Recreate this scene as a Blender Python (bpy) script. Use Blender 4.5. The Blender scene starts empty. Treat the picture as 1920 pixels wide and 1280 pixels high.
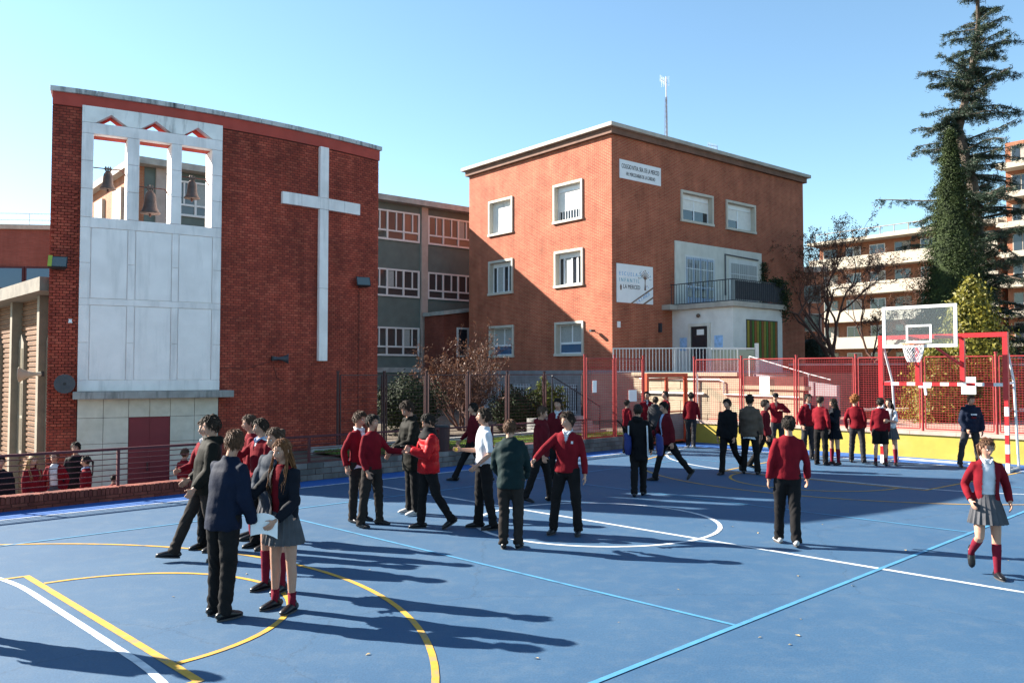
import bpy, bmesh, math, random
import numpy as np
from mathutils import Vector, Matrix, Euler

R_ = math.radians
random.seed(7)
rng = np.random.default_rng(11)
scene = bpy.context.scene
COL = scene.collection

# ------------------------------------------------------------------ camera
cam_d = bpy.data.cameras.new('camera')
cam = bpy.data.objects.new('camera', cam_d)
COL.objects.link(cam)
cam.location = (0, 0, 2.35)
cam.rotation_euler = (R_(90) + math.atan(58 / 1576.0), 0, 0)
cam_d.sensor_width = 36
cam_d.sensor_fit = 'HORIZONTAL'
cam_d.lens = 1576.0 / 1920 * 36
cam_d.clip_end = 3000
scene.camera = cam

# ------------------------------------------------------------------ sky + sun
SUN_AZ = 70.0      # degrees from +Y towards -X
SUN_EL = 29.5
world = bpy.data.worlds.new('World')
scene.world = world
world.use_nodes = True
wn = world.node_tree
sky = wn.nodes.new('ShaderNodeTexSky')
sky.sky_type = 'NISHITA'
sky.sun_disc = False
sky.sun_elevation = R_(SUN_EL)
sky.sun_rotation = R_(-SUN_AZ)
sky.altitude = 650
sky.air_density = 1.1
sky.dust_density = 0.35
sky.ozone_density = 2.6
_tint = wn.nodes.new('ShaderNodeMix'); _tint.data_type = 'RGBA'; _tint.blend_type = 'MULTIPLY'; _tint.inputs[0].default_value = 1.0
_tint.inputs[7].default_value = (0.98, 1.08, 1.02, 1)
wn.links.new(sky.outputs[0], _tint.inputs[6])
wn.links.new(_tint.outputs[2], wn.nodes['Background'].inputs[0])
wn.nodes['Background'].inputs[1].default_value = 0.065

sd = bpy.data.lights.new('sun', 'SUN')
sun = bpy.data.objects.new('sun', sd)
COL.objects.link(sun)
sd.energy = 5.0
sd.angle = R_(0.53)
sd.color = (1.0, 0.93, 0.82)
_s = Vector((-math.sin(R_(SUN_AZ)) * math.cos(R_(SUN_EL)), math.cos(R_(SUN_AZ)) * math.cos(R_(SUN_EL)), math.sin(R_(SUN_EL))))
sun.rotation_euler = _s.to_track_quat('Z', 'Y').to_euler()
sun.location = (-30, 20, 40)

scene.render.engine = 'CYCLES'
scene.view_settings.view_transform = 'Standard'
scene.view_settings.look = 'None'
scene.view_settings.gamma = 1.0
scene.view_settings.exposure = 1.98
scene.cycles.max_bounces = 6
scene.cycles.transparent_max_bounces = 16

# ------------------------------------------------------------------ materials
MATS = {}
def nd(nt, typ, **kw):
    n = nt.nodes.new(typ)
    for k, v in kw.items():
        setattr(n, k, v)
    return n
def lk(nt, a, b):
    nt.links.new(a, b)
def base_mat(name):
    m = bpy.data.materials.new(name)
    m.use_nodes = True
    nt = m.node_tree
    return m, nt, nt.nodes['Principled BSDF']
def mat(name, col, rough=0.7, var=0.15, scale=6.0, bump=0.0, bscale=60.0, metal=0.0, spec=0.4, stain=None, stain_scale=1.2, stain_amt=0.5, sheen=0.0, streak=False, coord='Object'):
    """plain surface: base colour, noise variation, optional stains and bump."""
    if name in MATS: return MATS[name]
    m, nt, b = base_mat(name)
    tc = nd(nt, 'ShaderNodeTexCoord')
    vec = tc.outputs[coord]
    b.inputs['Roughness'].default_value = rough
    b.inputs['Metallic'].default_value = metal
    b.inputs['Specular IOR Level'].default_value = spec
    if sheen: 
        b.inputs['Sheen Weight'].default_value = sheen
    n = nd(nt, 'ShaderNodeTexNoise'); n.inputs['Scale'].default_value = scale; n.inputs['Detail'].default_value = 6
    lk(nt, vec, n.inputs['Vector'])
    mr = nd(nt, 'ShaderNodeMapRange')
    mr.inputs['From Min'].default_value = 0.3; mr.inputs['From Max'].default_value = 0.7
    mr.inputs['To Min'].default_value = 1 - var; mr.inputs['To Max'].default_value = 1 + var
    lk(nt, n.outputs['Fac'], mr.inputs['Value'])
    mx = nd(nt, 'ShaderNodeMix', data_type='RGBA', blend_type='MULTIPLY')
    mx.inputs[0].default_value = 1
    mx.inputs[6].default_value = (*col, 1)
    cmb = nd(nt, 'ShaderNodeCombineColor')
    for i in range(3): lk(nt, mr.outputs[0], cmb.inputs[i])
    lk(nt, cmb.outputs[0], mx.inputs[7])
    out = mx.outputs[2]
    if stain is not None:
        n2 = nd(nt, 'ShaderNodeTexNoise'); n2.inputs['Scale'].default_value = stain_scale; n2.inputs['Detail'].default_value = 8; n2.inputs['Roughness'].default_value = 0.65
        if streak:
            mp = nd(nt, 'ShaderNodeMapping'); mp.inputs['Scale'].default_value = (6, 6, 0.7)
            lk(nt, vec, mp.inputs[0]); lk(nt, mp.outputs[0], n2.inputs['Vector'])
        else:
            lk(nt, vec, n2.inputs['Vector'])
        r2 = nd(nt, 'ShaderNodeMapRange')
        r2.inputs['From Min'].default_value = 0.5; r2.inputs['From Max'].default_value = 0.72
        r2.inputs['To Min'].default_value = 0; r2.inputs['To Max'].default_value = stain_amt
        lk(nt, n2.outputs['Fac'], r2.inputs['Value'])
        m2 = nd(nt, 'ShaderNodeMix', data_type='RGBA')
        lk(nt, r2.outputs[0], m2.inputs[0]); lk(nt, out, m2.inputs[6]); m2.inputs[7].default_value = (*stain, 1)
        out = m2.outputs[2]
    lk(nt, out, b.inputs['Base Color'])
    if bump:
        n3 = nd(nt, 'ShaderNodeTexNoise'); n3.inputs['Scale'].default_value = bscale; n3.inputs['Detail'].default_value = 5
        lk(nt, vec, n3.inputs['Vector'])
        bp = nd(nt, 'ShaderNodeBump'); bp.inputs['Strength'].default_value = bump; bp.inputs['Distance'].default_value = 0.02
        lk(nt, n3.outputs['Fac'], bp.inputs['Height']); lk(nt, bp.outputs[0], b.inputs['Normal'])
    MATS[name] = m
    return m

def brick_mat(name, c1, c2, mortar, bw=0.25, rh=0.065, ms=0.012, dirt=0.35, off=0.5):
    """brickwork in the object's own frame (x+y along the wall, z up)."""
    if name in MATS: return MATS[name]
    m, nt, b = base_mat(name)
    tc = nd(nt, 'ShaderNodeTexCoord')
    sp = nd(nt, 'ShaderNodeSeparateXYZ'); lk(nt, tc.outputs['Object'], sp.inputs[0])
    ad = nd(nt, 'ShaderNodeMath', operation='ADD'); lk(nt, sp.outputs[0], ad.inputs[0]); lk(nt, sp.outputs[1], ad.inputs[1])
    cb = nd(nt, 'ShaderNodeCombineXYZ'); lk(nt, ad.outputs[0], cb.inputs[0]); lk(nt, sp.outputs[2], cb.inputs[1])
    br = nd(nt, 'ShaderNodeTexBrick'); br.offset = off
    br.inputs['Color1'].default_value = (*c1, 1); br.inputs['Color2'].default_value = (*c2, 1); br.inputs['Mortar'].default_value = (*mortar, 1)
    br.inputs['Scale'].default_value = 1; br.inputs['Mortar Size'].default_value = ms; br.inputs['Mortar Smooth'].default_value = 0.2
    br.inputs['Brick Width'].default_value = bw; br.inputs['Row Height'].default_value = rh
    lk(nt, cb.outputs[0], br.inputs['Vector'])
    n = nd(nt, 'ShaderNodeTexNoise'); n.inputs['Scale'].default_value = 0.9; n.inputs['Detail'].default_value = 8; n.inputs['Roughness'].default_value = 0.7
    lk(nt, tc.outputs['Object'], n.inputs['Vector'])
    mr = nd(nt, 'ShaderNodeMapRange'); mr.inputs['From Min'].default_value = 0.3; mr.inputs['From Max'].default_value = 0.7
    mr.inputs['To Min'].default_value = 1 - dirt; mr.inputs['To Max'].default_value = 1 + dirt * 0.6
    lk(nt, n.outputs['Fac'], mr.inputs['Value'])

    mp_ = nd(nt, 'ShaderNodeMapping'); mp_.inputs['Scale'].default_value = (2.6, 2.6, 0.28)
    lk(nt, tc.outputs['Object'], mp_.inputs[0])
    ns_ = nd(nt, 'ShaderNodeTexNoise'); ns_.inputs['Scale'].default_value = 1.0; ns_.inputs['Detail'].default_value = 6; lk(nt, mp_.outputs[0], ns_.inputs['Vector'])
    rs_ = nd(nt, 'ShaderNodeMapRange'); rs_.inputs['From Min'].default_value = 0.35; rs_.inputs['From Max'].default_value = 0.65; rs_.inputs['To Min'].default_value = 0.87; rs_.inputs['To Max'].default_value = 1.06
    lk(nt, ns_.outputs['Fac'], rs_.inputs['Value'])
    mm_ = nd(nt, 'ShaderNodeMath', operation='MULTIPLY'); lk(nt, mr.outputs[0], mm_.inputs[0]); lk(nt, rs_.outputs[0], mm_.inputs[1])
    mx = nd(nt, 'ShaderNodeMix', data_type='RGBA', blend_type='MULTIPLY'); mx.inputs[0].default_value = 1
    cmb = nd(nt, 'ShaderNodeCombineColor')
    for i in range(3): lk(nt, mm_.outputs[0], cmb.inputs[i])
    lk(nt, br.outputs['Color'], mx.inputs[6]); lk(nt, cmb.outputs[0], mx.inputs[7])
    lk(nt, mx.outputs[2], b.inputs['Base Color'])
    b.inputs['Roughness'].default_value = 0.85; b.inputs['Specular IOR Level'].default_value = 0.25
    bp = nd(nt, 'ShaderNodeBump'); bp.invert = True; bp.inputs['Strength'].default_value = 0.6; bp.inputs['Distance'].default_value = 0.012
    lk(nt, br.outputs['Fac'], bp.inputs['Height']); lk(nt, bp.outputs[0], b.inputs['Normal'])
    MATS[name] = m
    return m

def piece_mat(name, c1, c2, c3, rough=0.85):
    """colour varies piece by piece: face attribute 'rnd' plus object random."""
    if name in MATS: return MATS[name]
    m, nt, b = base_mat(name)
    at = nd(nt, 'ShaderNodeAttribute', attribute_name='rnd')
    oi = nd(nt, 'ShaderNodeObjectInfo')
    ad = nd(nt, 'ShaderNodeMath', operation='ADD'); lk(nt, at.outputs['Fac'], ad.inputs[0]); lk(nt, oi.outputs['Random'], ad.inputs[1])
    fr = nd(nt, 'ShaderNodeMath', operation='FRACT'); lk(nt, ad.outputs[0], fr.inputs[0])
    cr = nd(nt, 'ShaderNodeValToRGB')
    cr.color_ramp.elements[0].color = (*c1, 1); cr.color_ramp.elements[1].color = (*c3, 1)
    e = cr.color_ramp.elements.new(0.55); e.color = (*c2, 1)
    lk(nt, fr.outputs[0], cr.inputs[0])
    ge = nd(nt, 'ShaderNodeNewGeometry')
    n = nd(nt, 'ShaderNodeTexNoise'); n.inputs['Scale'].default_value = 0.9; n.inputs['Detail'].default_value = 9; n.inputs['Roughness'].default_value = 0.72
    lk(nt, ge.outputs['Position'], n.inputs['Vector'])
    mr = nd(nt, 'ShaderNodeMapRange'); mr.inputs['From Min'].default_value = 0.32; mr.inputs['From Max'].default_value = 0.68
    mr.inputs['To Min'].default_value = 0.62; mr.inputs['To Max'].default_value = 1.22
    lk(nt, n.outputs['Fac'], mr.inputs['Value'])

    mp_ = nd(nt, 'ShaderNodeMapping'); mp_.inputs['Scale'].default_value = (2.6, 2.6, 0.28)
    lk(nt, ge.outputs['Position'], mp_.inputs[0])
    ns_ = nd(nt, 'ShaderNodeTexNoise'); ns_.inputs['Scale'].default_value = 1.0; ns_.inputs['Detail'].default_value = 6; lk(nt, mp_.outputs[0], ns_.inputs['Vector'])
    rs_ = nd(nt, 'ShaderNodeMapRange'); rs_.inputs['From Min'].default_value = 0.35; rs_.inputs['From Max'].default_value = 0.65; rs_.inputs['To Min'].default_value = 0.74; rs_.inputs['To Max'].default_value = 1.1
    lk(nt, ns_.outputs['Fac'], rs_.inputs['Value'])
    mm_ = nd(nt, 'ShaderNodeMath', operation='MULTIPLY'); lk(nt, mr.outputs[0], mm_.inputs[0]); lk(nt, rs_.outputs[0], mm_.inputs[1])
    cmb = nd(nt, 'ShaderNodeCombineColor')
    for i in range(3): lk(nt, mm_.outputs[0], cmb.inputs[i])
    mx = nd(nt, 'ShaderNodeMix', data_type='RGBA', blend_type='MULTIPLY'); mx.inputs[0].default_value = 1
    lk(nt, cr.outputs[0], mx.inputs[6]); lk(nt, cmb.outputs[0], mx.inputs[7])
    lk(nt, mx.outputs[2], b.inputs['Base Color'])
    b.inputs['Roughness'].default_value = rough; b.inputs['Specular IOR Level'].default_value = 0.3
    n3 = nd(nt, 'ShaderNodeTexNoise'); n3.inputs['Scale'].default_value = 70; lk(nt, ge.outputs['Position'], n3.inputs['Vector'])
    bp = nd(nt, 'ShaderNodeBump'); bp.inputs['Strength'].default_value = 0.35; bp.inputs['Distance'].default_value = 0.01
    lk(nt, n3.outputs['Fac'], bp.inputs['Height']); lk(nt, bp.outputs[0], b.inputs['Normal'])
    MATS[name] = m
    return m

def glass_mat(name, tint=(0.03, 0.035, 0.045), rough=0.05):
    if name in MATS: return MATS[name]
    m, nt, b = base_mat(name)
    tc = nd(nt, 'ShaderNodeTexCoord')
    n = nd(nt, 'ShaderNodeTexNoise'); n.inputs['Scale'].default_value = 1.5; lk(nt, tc.outputs['Object'], n.inputs['Vector'])
    bp = nd(nt, 'ShaderNodeBump'); bp.inputs['Strength'].default_value = 0.08; bp.inputs['Distance'].default_value = 0.02
    lk(nt, n.outputs['Fac'], bp.inputs['Height']); lk(nt, bp.outputs[0], b.inputs['Normal'])
    b.inputs['Base Color'].default_value = (*tint, 1); b.inputs['Roughness'].default_value = rough
    b.inputs['Specular IOR Level'].default_value = 0.8
    MATS[name] = m
    return m

def leaf_mat(name, c1, c2, trans=0.25, rough=0.55, scale=3.0):
    if name in MATS: return MATS[name]
    m, nt, b = base_mat(name)
    ge = nd(nt, 'ShaderNodeNewGeometry')
    n = nd(nt, 'ShaderNodeTexNoise'); n.inputs['Scale'].default_value = scale; n.inputs['Detail'].default_value = 5
    lk(nt, ge.outputs['Position'], n.inputs['Vector'])
    wn_ = nd(nt, 'ShaderNodeTexWhiteNoise', noise_dimensions='1D')
    lk(nt, ge.outputs['Random Per Island'], wn_.inputs['W'])
    ad = nd(nt, 'ShaderNodeMath', operation='MULTIPLY_ADD'); ad.inputs[1].default_value = 0.5
    lk(nt, wn_.outputs['Value'], ad.inputs[0]); lk(nt, n.outputs['Fac'], ad.inputs[2])
    cr = nd(nt, 'ShaderNodeValToRGB')
    cr.color_ramp.elements[0].position = 0.4; cr.color_ramp.elements[1].position = 1.05 if False else 1.0
    cr.color_ramp.elements[0].color = (*c1, 1); cr.color_ramp.elements[1].color = (*c2, 1)
    lk(nt, ad.outputs[0], cr.inputs[0])
    lk(nt, cr.outputs[0], b.inputs['Base Color'])
    b.inputs['Roughness'].default_value = rough; b.inputs['Specular IOR Level'].default_value = 0.3
    tr = nd(nt, 'ShaderNodeBsdfTranslucent'); lk(nt, cr.outputs[0], tr.inputs['Color'])
    ms = nd(nt, 'ShaderNodeMixShader'); ms.inputs[0].default_value = trans
    o = nt.nodes['Material Output']
    lk(nt, b.outputs[0], ms.inputs[1]); lk(nt, tr.outputs[0], ms.inputs[2]); lk(nt, ms.outputs[0], o.inputs['Surface'])
    MATS[name] = m
    return m

# ------------------------------------------------------------------ object helpers
def link(o, parent=None):
    COL.objects.link(o)
    if parent is not None: o.parent = parent
    return o
def tag(o, label=None, cat=None, group=None, kind=None):
    if label: o['label'] = label
    if cat: o['category'] = cat
    if group: o['group'] = group
    if kind: o['kind'] = kind
    return o
def empty(name, loc=(0, 0, 0), rz=0.0, label=None, cat=None, group=None, kind=None):
    o = bpy.data.objects.new(name, None)
    o.empty_display_size = 0.2
    o.location = loc; o.rotation_euler = (0, 0, rz)
    link(o)
    return tag(o, label, cat, group, kind)

class MB:
    """collects boxes, prisms, tubes and quads; build() links ONE mesh object."""
    def __init__(self): self.v = []; self.f = []; self.r = []
    def add(self, vs, fs, rnd=0.0):
        n = len(self.v); self.v += [tuple(p) for p in vs]
        self.f += [tuple(i + n for i in q) for q in fs]; self.r += [rnd] * len(fs)
        return self
    def box(self, x0, x1, y0, y1, z0, z1, rnd=0.0):
        vs = [(x0, y0, z0), (x1, y0, z0), (x1, y1, z0), (x0, y1, z0), (x0, y0, z1), (x1, y0, z1), (x1, y1, z1), (x0, y1, z1)]
        return self.add(vs, [(0, 3, 2, 1), (4, 5, 6, 7), (0, 1, 5, 4), (1, 2, 6, 5), (2, 3, 7, 6), (3, 0, 4, 7)], rnd)
    def hexa(self, lo, hi, rnd=0.0):
        """lo, hi: two 4-point loops."""
        return self.add(list(lo) + list(hi), [(0, 3, 2, 1), (4, 5, 6, 7), (0, 1, 5, 4), (1, 2, 6, 5), (2, 3, 7, 6), (3, 0, 4, 7)], rnd)
    def prism(self, poly, fn, a, b, rnd=0.0):
        """polygon (2-D points) extruded between a and b; fn(p, q, depth) -> xyz."""
        n = len(poly)
        vs = [fn(p[0], p[1], a) for p in poly] + [fn(p[0], p[1], b) for p in poly]
        fs = [tuple(range(n))[::-1], tuple(range(n, 2 * n))] + [(i, (i + 1) % n, n + (i + 1) % n, n + i) for i in range(n)]
        return self.add(vs, fs, rnd)
    def tube(self, pts, rad, n=8, ref=None, cap=True):
        """rad: one number, or per-point numbers or (rx, ry) pairs."""
        pts = [Vector(p) for p in pts]; m = len(pts)
        if not hasattr(rad, '__len__'): rad = [rad] * m
        base = len(self.v)
        t0 = (pts[1] - pts[0]).normalized()
        if ref is None:
            ref = Vector((1, 0, 0)) if abs(t0.x) < 0.8 else Vector((0, 1, 0))
        ref = Vector(ref)
        for i, p in enumerate(pts):
            if i == 0: t = pts[1] - pts[0]
            elif i == m - 1: t = pts[-1] - pts[-2]
            else: t = (pts[i + 1] - pts[i]).normalized() + (pts[i] - pts[i - 1]).normalized()
            if t.length < 1e-9: t = t0
            t.normalize()
            u = ref - t * ref.dot(t)
            if u.length < 1e-6: u = t.orthogonal()
            u.normalize(); w = t.cross(u); ref = u
            rr = rad[i]
            rx, ry = rr if hasattr(rr, '__len__') else (rr, rr)
            for k in range(n):
                a = 2 * math.pi * k / n
                self.v.append(tuple(p + u * (math.cos(a) * rx) + w * (math.sin(a) * ry)))
        for i in range(m - 1):
            for k in range(n):
                a = base + i * n + k; b = base + i * n + (k + 1) % n
                self.f.append((a, b, b + n, a + n)); self.r.append(0.0)
        if cap:
            self.f.append(tuple(base + k for k in range(n))[::-1]); self.f.append(tuple(base + (m - 1) * n + k for k in range(n)))
            self.r += [0.0, 0.0]
        return self
    def bar(self, a, b, w, d=None, up=(0, 0, 1)):
        """straight bar with rectangular section."""
        a = Vector(a); b = Vector(b); d = w if d is None else d
        t = (b - a).normalized(); u = t.cross(Vector(up))
        if u.length < 1e-6: u = Vector((1, 0, 0))
        u.normalize(); v = u.cross(t)
        lo = [a + u * (sx * w / 2) + v * (sy * d / 2) for sx, sy in ((-1, -1), (1, -1), (1, 1), (-1, 1))]
        hi = [p + (b - a) for p in lo]
        return self.hexa(lo, hi)
    def ball(self, c, r, nu=10, nv=7, fn=None):
        c = Vector(c); rx, ry, rz = r if hasattr(r, '__len__') else (r, r, r)
        base = len(self.v)
        self.v.append((c.x, c.y, c.z + rz))
        for j in range(1, nv):
            th = math.pi * j / nv
            for k in range(nu):
                ph = 2 * math.pi * k / nu
                self.v.append((c.x + rx * math.sin(th) * math.cos(ph), c.y + ry * math.sin(th) * math.sin(ph), c.z + rz * math.cos(th)))
        self.v.append((c.x, c.y, c.z - rz))
        last = len(self.v) - 1
        q0 = len(self.f)
        for k in range(nu):
            self.f.append((base, base + 1 + k, base + 1 + (k + 1) % nu))
            self.f.append((last, last - nu + (k + 1) % nu, last - nu + k))
        for j in range(nv - 2):
            for k in range(nu):
                a = base + 1 + j * nu + k; b = base + 1 + j * nu + (k + 1) % nu
                self.f.append((a, a + nu, b + nu, b))
        self.r += [0.0] * (len(self.f) - q0)
        return self
    def xf(self, M):
        self.v = [tuple(M @ Vector(p)) for p in self.v]; return self
    def mesh(self, name, smooth=False, rnd=False):
        me = bpy.data.meshes.new(name)
        me.from_pydata(self.v, [], self.f)
        if smooth: me.polygons.foreach_set('use_smooth', [True] * len(me.polygons))
        if rnd:
            a = me.attributes.new('rnd', 'FLOAT', 'FACE'); a.data.foreach_set('value', self.r)
        me.update()
        return me
    def build(self, name, m, parent=None, smooth=False, rnd=False, kind=None, label=None):
        me = self.mesh(name, smooth, rnd)
        if m is not None: me.materials.append(m)
        o = bpy.data.objects.new(name, me)
        link(o, parent)
        return tag(o, label, None, None, kind)

def bevel(o, w=0.01, seg=2):
    b = o.modifiers.new('bevel', 'BEVEL'); b.width = w; b.segments = seg; b.limit_method = 'ANGLE'; b.angle_limit = R_(40)
    return o
def quad_cloud(name, P, size, m, parent=None, aspect=1.0, normals=None, up_bias=0.0, kind=None, jitter=0.5):
    """many leaf-sized quads at points P (N,3)."""
    P = np.asarray(P, float); N = len(P)
    if normals is None:
        d = rng.normal(size=(N, 3))
    else:
        d = np.asarray(normals, float) + rng.normal(size=(N, 3)) * jitter
    d[:, 2] += up_bias
    d /= np.linalg.norm(d, axis=1, keepdims=True) + 1e-9
    a = rng.normal(size=(N, 3)); u = np.cross(d, a); u /= np.linalg.norm(u, axis=1, keepdims=True) + 1e-9
    w = np.cross(d, u)
    s = (np.asarray(size) * (0.6 + 0.8 * rng.random(N)))[:, None]
    V = np.empty((N, 4, 3))
    V[:, 0] = P - u * s; V[:, 1] = P + w * s * aspect * 0.55; V[:, 2] = P + u * s; V[:, 3] = P - w * s * aspect * 0.55
    me = bpy.data.meshes.new(name)
    me.vertices.add(N * 4); me.vertices.foreach_set('co', V.reshape(-1))
    me.loops.add(N * 4); me.loops.foreach_set('vertex_index', np.arange(N * 4, dtype=np.int32))
    me.polygons.add(N); me.polygons.foreach_set('loop_start', np.arange(0, N * 4, 4, dtype=np.int32))
    me.update(calc_edges=True)
    me.materials.append(m)
    o = bpy.data.objects.new(name, me); link(o, parent)
    return tag(o, kind=kind)
def text(name, s, size, m, parent, loc, rot, align='LEFT', extrude=0.002, sx=1.0):
    c = bpy.data.curves.new(name, 'FONT'); c.body = s; c.size = size; c.extrude = extrude; c.align_x = align; c.align_y = 'CENTER'
    tmp = bpy.data.objects.new('tmp', c); COL.objects.link(tmp)
    me = bpy.data.meshes.new_from_object(tmp.evaluated_get(bpy.context.evaluated_depsgraph_get()))
    bpy.data.objects.remove(tmp); me.name = name; me.materials.clear(); me.materials.append(m)
    o = bpy.data.objects.new(name, me); link(o, parent); o.location = loc; o.rotation_euler = rot; o.scale = (sx, 1, 1)
    return o
# ================================================================== SETTING
CA = R_(44.3)
E1 = Vector((math.cos(CA), math.sin(CA), 0)); E2 = Vector((math.sin(CA), -math.cos(CA), 0))
def C(s, n, z=0.0):
    p = E1 * s + E2 * n
    return (p.x, p.y, z)
S0, N0 = 10.26, -8.62       # centre spot of the court
def sheet(name, pts, z, m, parent=None, kind=None, thick=0.0):
    b = MB(); n = len(pts)
    if thick:
        b.prism([(p[0], p[1]) for p in pts], lambda x, y, d: (x, y, d), z - thick, z)
    else:
        b.add([(p[0], p[1], z) for p in pts], [tuple(range(n))])
    o = b.build(name, m, parent, kind=kind)
    # make the faces point up / outwards
    bm = bmesh.new(); bm.from_mesh(o.data); bmesh.ops.recalc_face_normals(bm, faces=bm.faces)
    if not thick and bm.faces:
        bm.faces.ensure_lookup_table()
        if bm.faces[0].normal.z < 0: bmesh.ops.reverse_faces(bm, faces=bm.faces)
    bm.to_mesh(o.data); bm.free()
    return o

# ---- court paint: blue acrylic with scuffs, dust and hairline cracks
def court_mat(name, c1, c2, scuff):
    m, nt, b = base_mat(name)
    ge = nd(nt, 'ShaderNodeNewGeometry')
    n = nd(nt, 'ShaderNodeTexNoise'); n.inputs['Scale'].default_value = 0.35; n.inputs['Detail'].default_value = 9; n.inputs['Roughness'].default_value = 0.62
    lk(nt, ge.outputs['Position'], n.inputs['Vector'])
    cr = nd(nt, 'ShaderNodeValToRGB'); cr.color_ramp.elements[0].position = 0.36; cr.color_ramp.elements[1].position = 0.64
    cr.color_ramp.elements[0].color = (*c1, 1); cr.color_ramp.elements[1].color = (*c2, 1)
    lk(nt, n.outputs['Fac'], cr.inputs[0])
    n2 = nd(nt, 'ShaderNodeTexNoise'); n2.inputs['Scale'].default_value = 3.2; n2.inputs['Detail'].default_value = 10; n2.inputs['Roughness'].default_value = 0.75
    lk(nt, ge.outputs['Position'], n2.inputs['Vector'])
    r2 = nd(nt, 'ShaderNodeMapRange'); r2.inputs['From Min'].default_value = 0.48; r2.inputs['From Max'].default_value = 0.74; r2.inputs['To Min'].default_value = 0; r2.inputs['To Max'].default_value = 0.45
    lk(nt, n2.outputs['Fac'], r2.inputs['Value'])
    mx = nd(nt, 'ShaderNodeMix', data_type='RGBA'); lk(nt, r2.outputs[0], mx.inputs[0]); lk(nt, cr.outputs[0], mx.inputs[6]); mx.inputs[7].default_value = (*scuff, 1)
    # grain
    n3 = nd(nt, 'ShaderNodeTexNoise'); n3.inputs['Scale'].default_value = 55; n3.inputs['Detail'].default_value = 4
    lk(nt, ge.outputs['Position'], n3.inputs['Vector'])
    r3 = nd(nt, 'ShaderNodeMapRange'); r3.inputs['From Min'].default_value = 0.3; r3.inputs['From Max'].default_value = 0.7; r3.inputs['To Min'].default_value = 0.84; r3.inputs['To Max'].default_value = 1.14
    lk(nt, n3.outputs['Fac'], r3.inputs['Value'])
    cmb = nd(nt, 'ShaderNodeCombineColor')
    for i in range(3): lk(nt, r3.outputs[0], cmb.inputs[i])
    m2 = nd(nt, 'ShaderNodeMix', data_type='RGBA', blend_type='MULTIPLY'); m2.inputs[0].default_value = 1
    lk(nt, mx.outputs[2], m2.inputs[6]); lk(nt, cmb.outputs[0], m2.inputs[7])
    # hairline cracks: thin level lines of a warped voronoi
    vo = nd(nt, 'ShaderNodeTexVoronoi', feature='DISTANCE_TO_EDGE'); vo.inputs['Scale'].default_value = 0.19
    wv = nd(nt, 'ShaderNodeMix', data_type='RGBA', blend_type='ADD'); wv.inputs[0].default_value = 0.35
    lk(nt, ge.outputs['Position'], wv.inputs[6]); lk(nt, n2.outputs['Color'], wv.inputs[7]); lk(nt, wv.outputs[2], vo.inputs['Vector'])
    r4 = nd(nt, 'ShaderNodeMapRange'); r4.inputs['From Min'].default_value = 0.0; r4.inputs['From Max'].default_value = 0.0022; r4.inputs['To Min'].default_value = 0.72; r4.inputs['To Max'].default_value = 1
    lk(nt, vo.outputs['Distance'], r4.inputs['Value'])
    cm4 = nd(nt, 'ShaderNodeCombineColor')
    for i in range(3): lk(nt, r4.outputs[0], cm4.inputs[i])
    m4 = nd(nt, 'ShaderNodeMix', data_type='RGBA', blend_type='MULTIPLY'); m4.inputs[0].default_value = 1
    lk(nt, m2.outputs[2], m4.inputs[6]); lk(nt, cm4.outputs[0], m4.inputs[7])
    mps = nd(nt, 'ShaderNodeMapping'); mps.inputs['Rotation'].default_value = (0, 0, 0.9); mps.inputs['Scale'].default_value = (1.0, 9.0, 1.0); lk(nt, ge.outputs['Position'], mps.inputs[0])
    n6 = nd(nt, 'ShaderNodeTexNoise'); n6.inputs['Scale'].default_value = 2.4; n6.inputs['Detail'].default_value = 7; n6.inputs['Roughness'].default_value = 0.7; lk(nt, mps.outputs[0], n6.inputs['Vector'])
    r6 = nd(nt, 'ShaderNodeMapRange'); r6.inputs['From Min'].default_value = 0.58; r6.inputs['From Max'].default_value = 0.72; r6.inputs['To Min'].default_value = 0; r6.inputs['To Max'].default_value = 0.35; lk(nt, n6.outputs['Fac'], r6.inputs['Value'])
    m6 = nd(nt, 'ShaderNodeMix', data_type='RGBA'); lk(nt, r6.outputs[0], m6.inputs[0]); lk(nt, m4.outputs[2], m6.inputs[6]); m6.inputs[7].default_value = (*scuff, 1)
    lk(nt, m6.outputs[2], b.inputs['Base Color'])
    r5 = nd(nt, 'ShaderNodeMapRange'); r5.inputs['To Min'].default_value = 0.68; r5.inputs['To Max'].default_value = 0.86
    lk(nt, n2.outputs['Fac'], r5.inputs['Value']); lk(nt, r5.outputs[0], b.inputs['Roughness'])
    b.inputs['Specular IOR Level'].default_value = 0.35
    bp = nd(nt, 'ShaderNodeBump'); bp.inputs['Strength'].default_value = 0.3; bp.inputs['Distance'].default_value = 0.006
    lk(nt, n3.outputs['Fac'], bp.inputs['Height']); lk(nt, bp.outputs[0], b.inputs['Normal'])
    MATS[name] = m
    return m
M_court = court_mat('court_blue', (0.023, 0.073, 0.146), (0.034, 0.088, 0.162), (0.09, 0.13, 0.175))
M_border = court_mat('border_blue', (0.010, 0.085, 0.30), (0.018, 0.105, 0.34), (0.07, 0.15, 0.30))
M_white_line = mat('line_white', (0.56, 0.58, 0.60), 0.7, 0.15, 9, stain=(0.07, 0.13, 0.19), stain_scale=4.5, stain_amt=0.95)
M_yellow_line = mat('line_yellow', (0.50, 0.275, 0.025), 0.7, 0.15, 9, stain=(0.08, 0.12, 0.14), stain_scale=4.5, stain_amt=0.9)
M_cyan_line = mat('line_light_blue', (0.055, 0.215, 0.37), 0.7, 0.15, 9, stain=(0.04, 0.10, 0.17), stain_scale=4.5, stain_amt=0.95)
M_asphalt = mat('asphalt', (0.06, 0.06, 0.062), 0.9, 0.25, 4, 0.3, 80)
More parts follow.
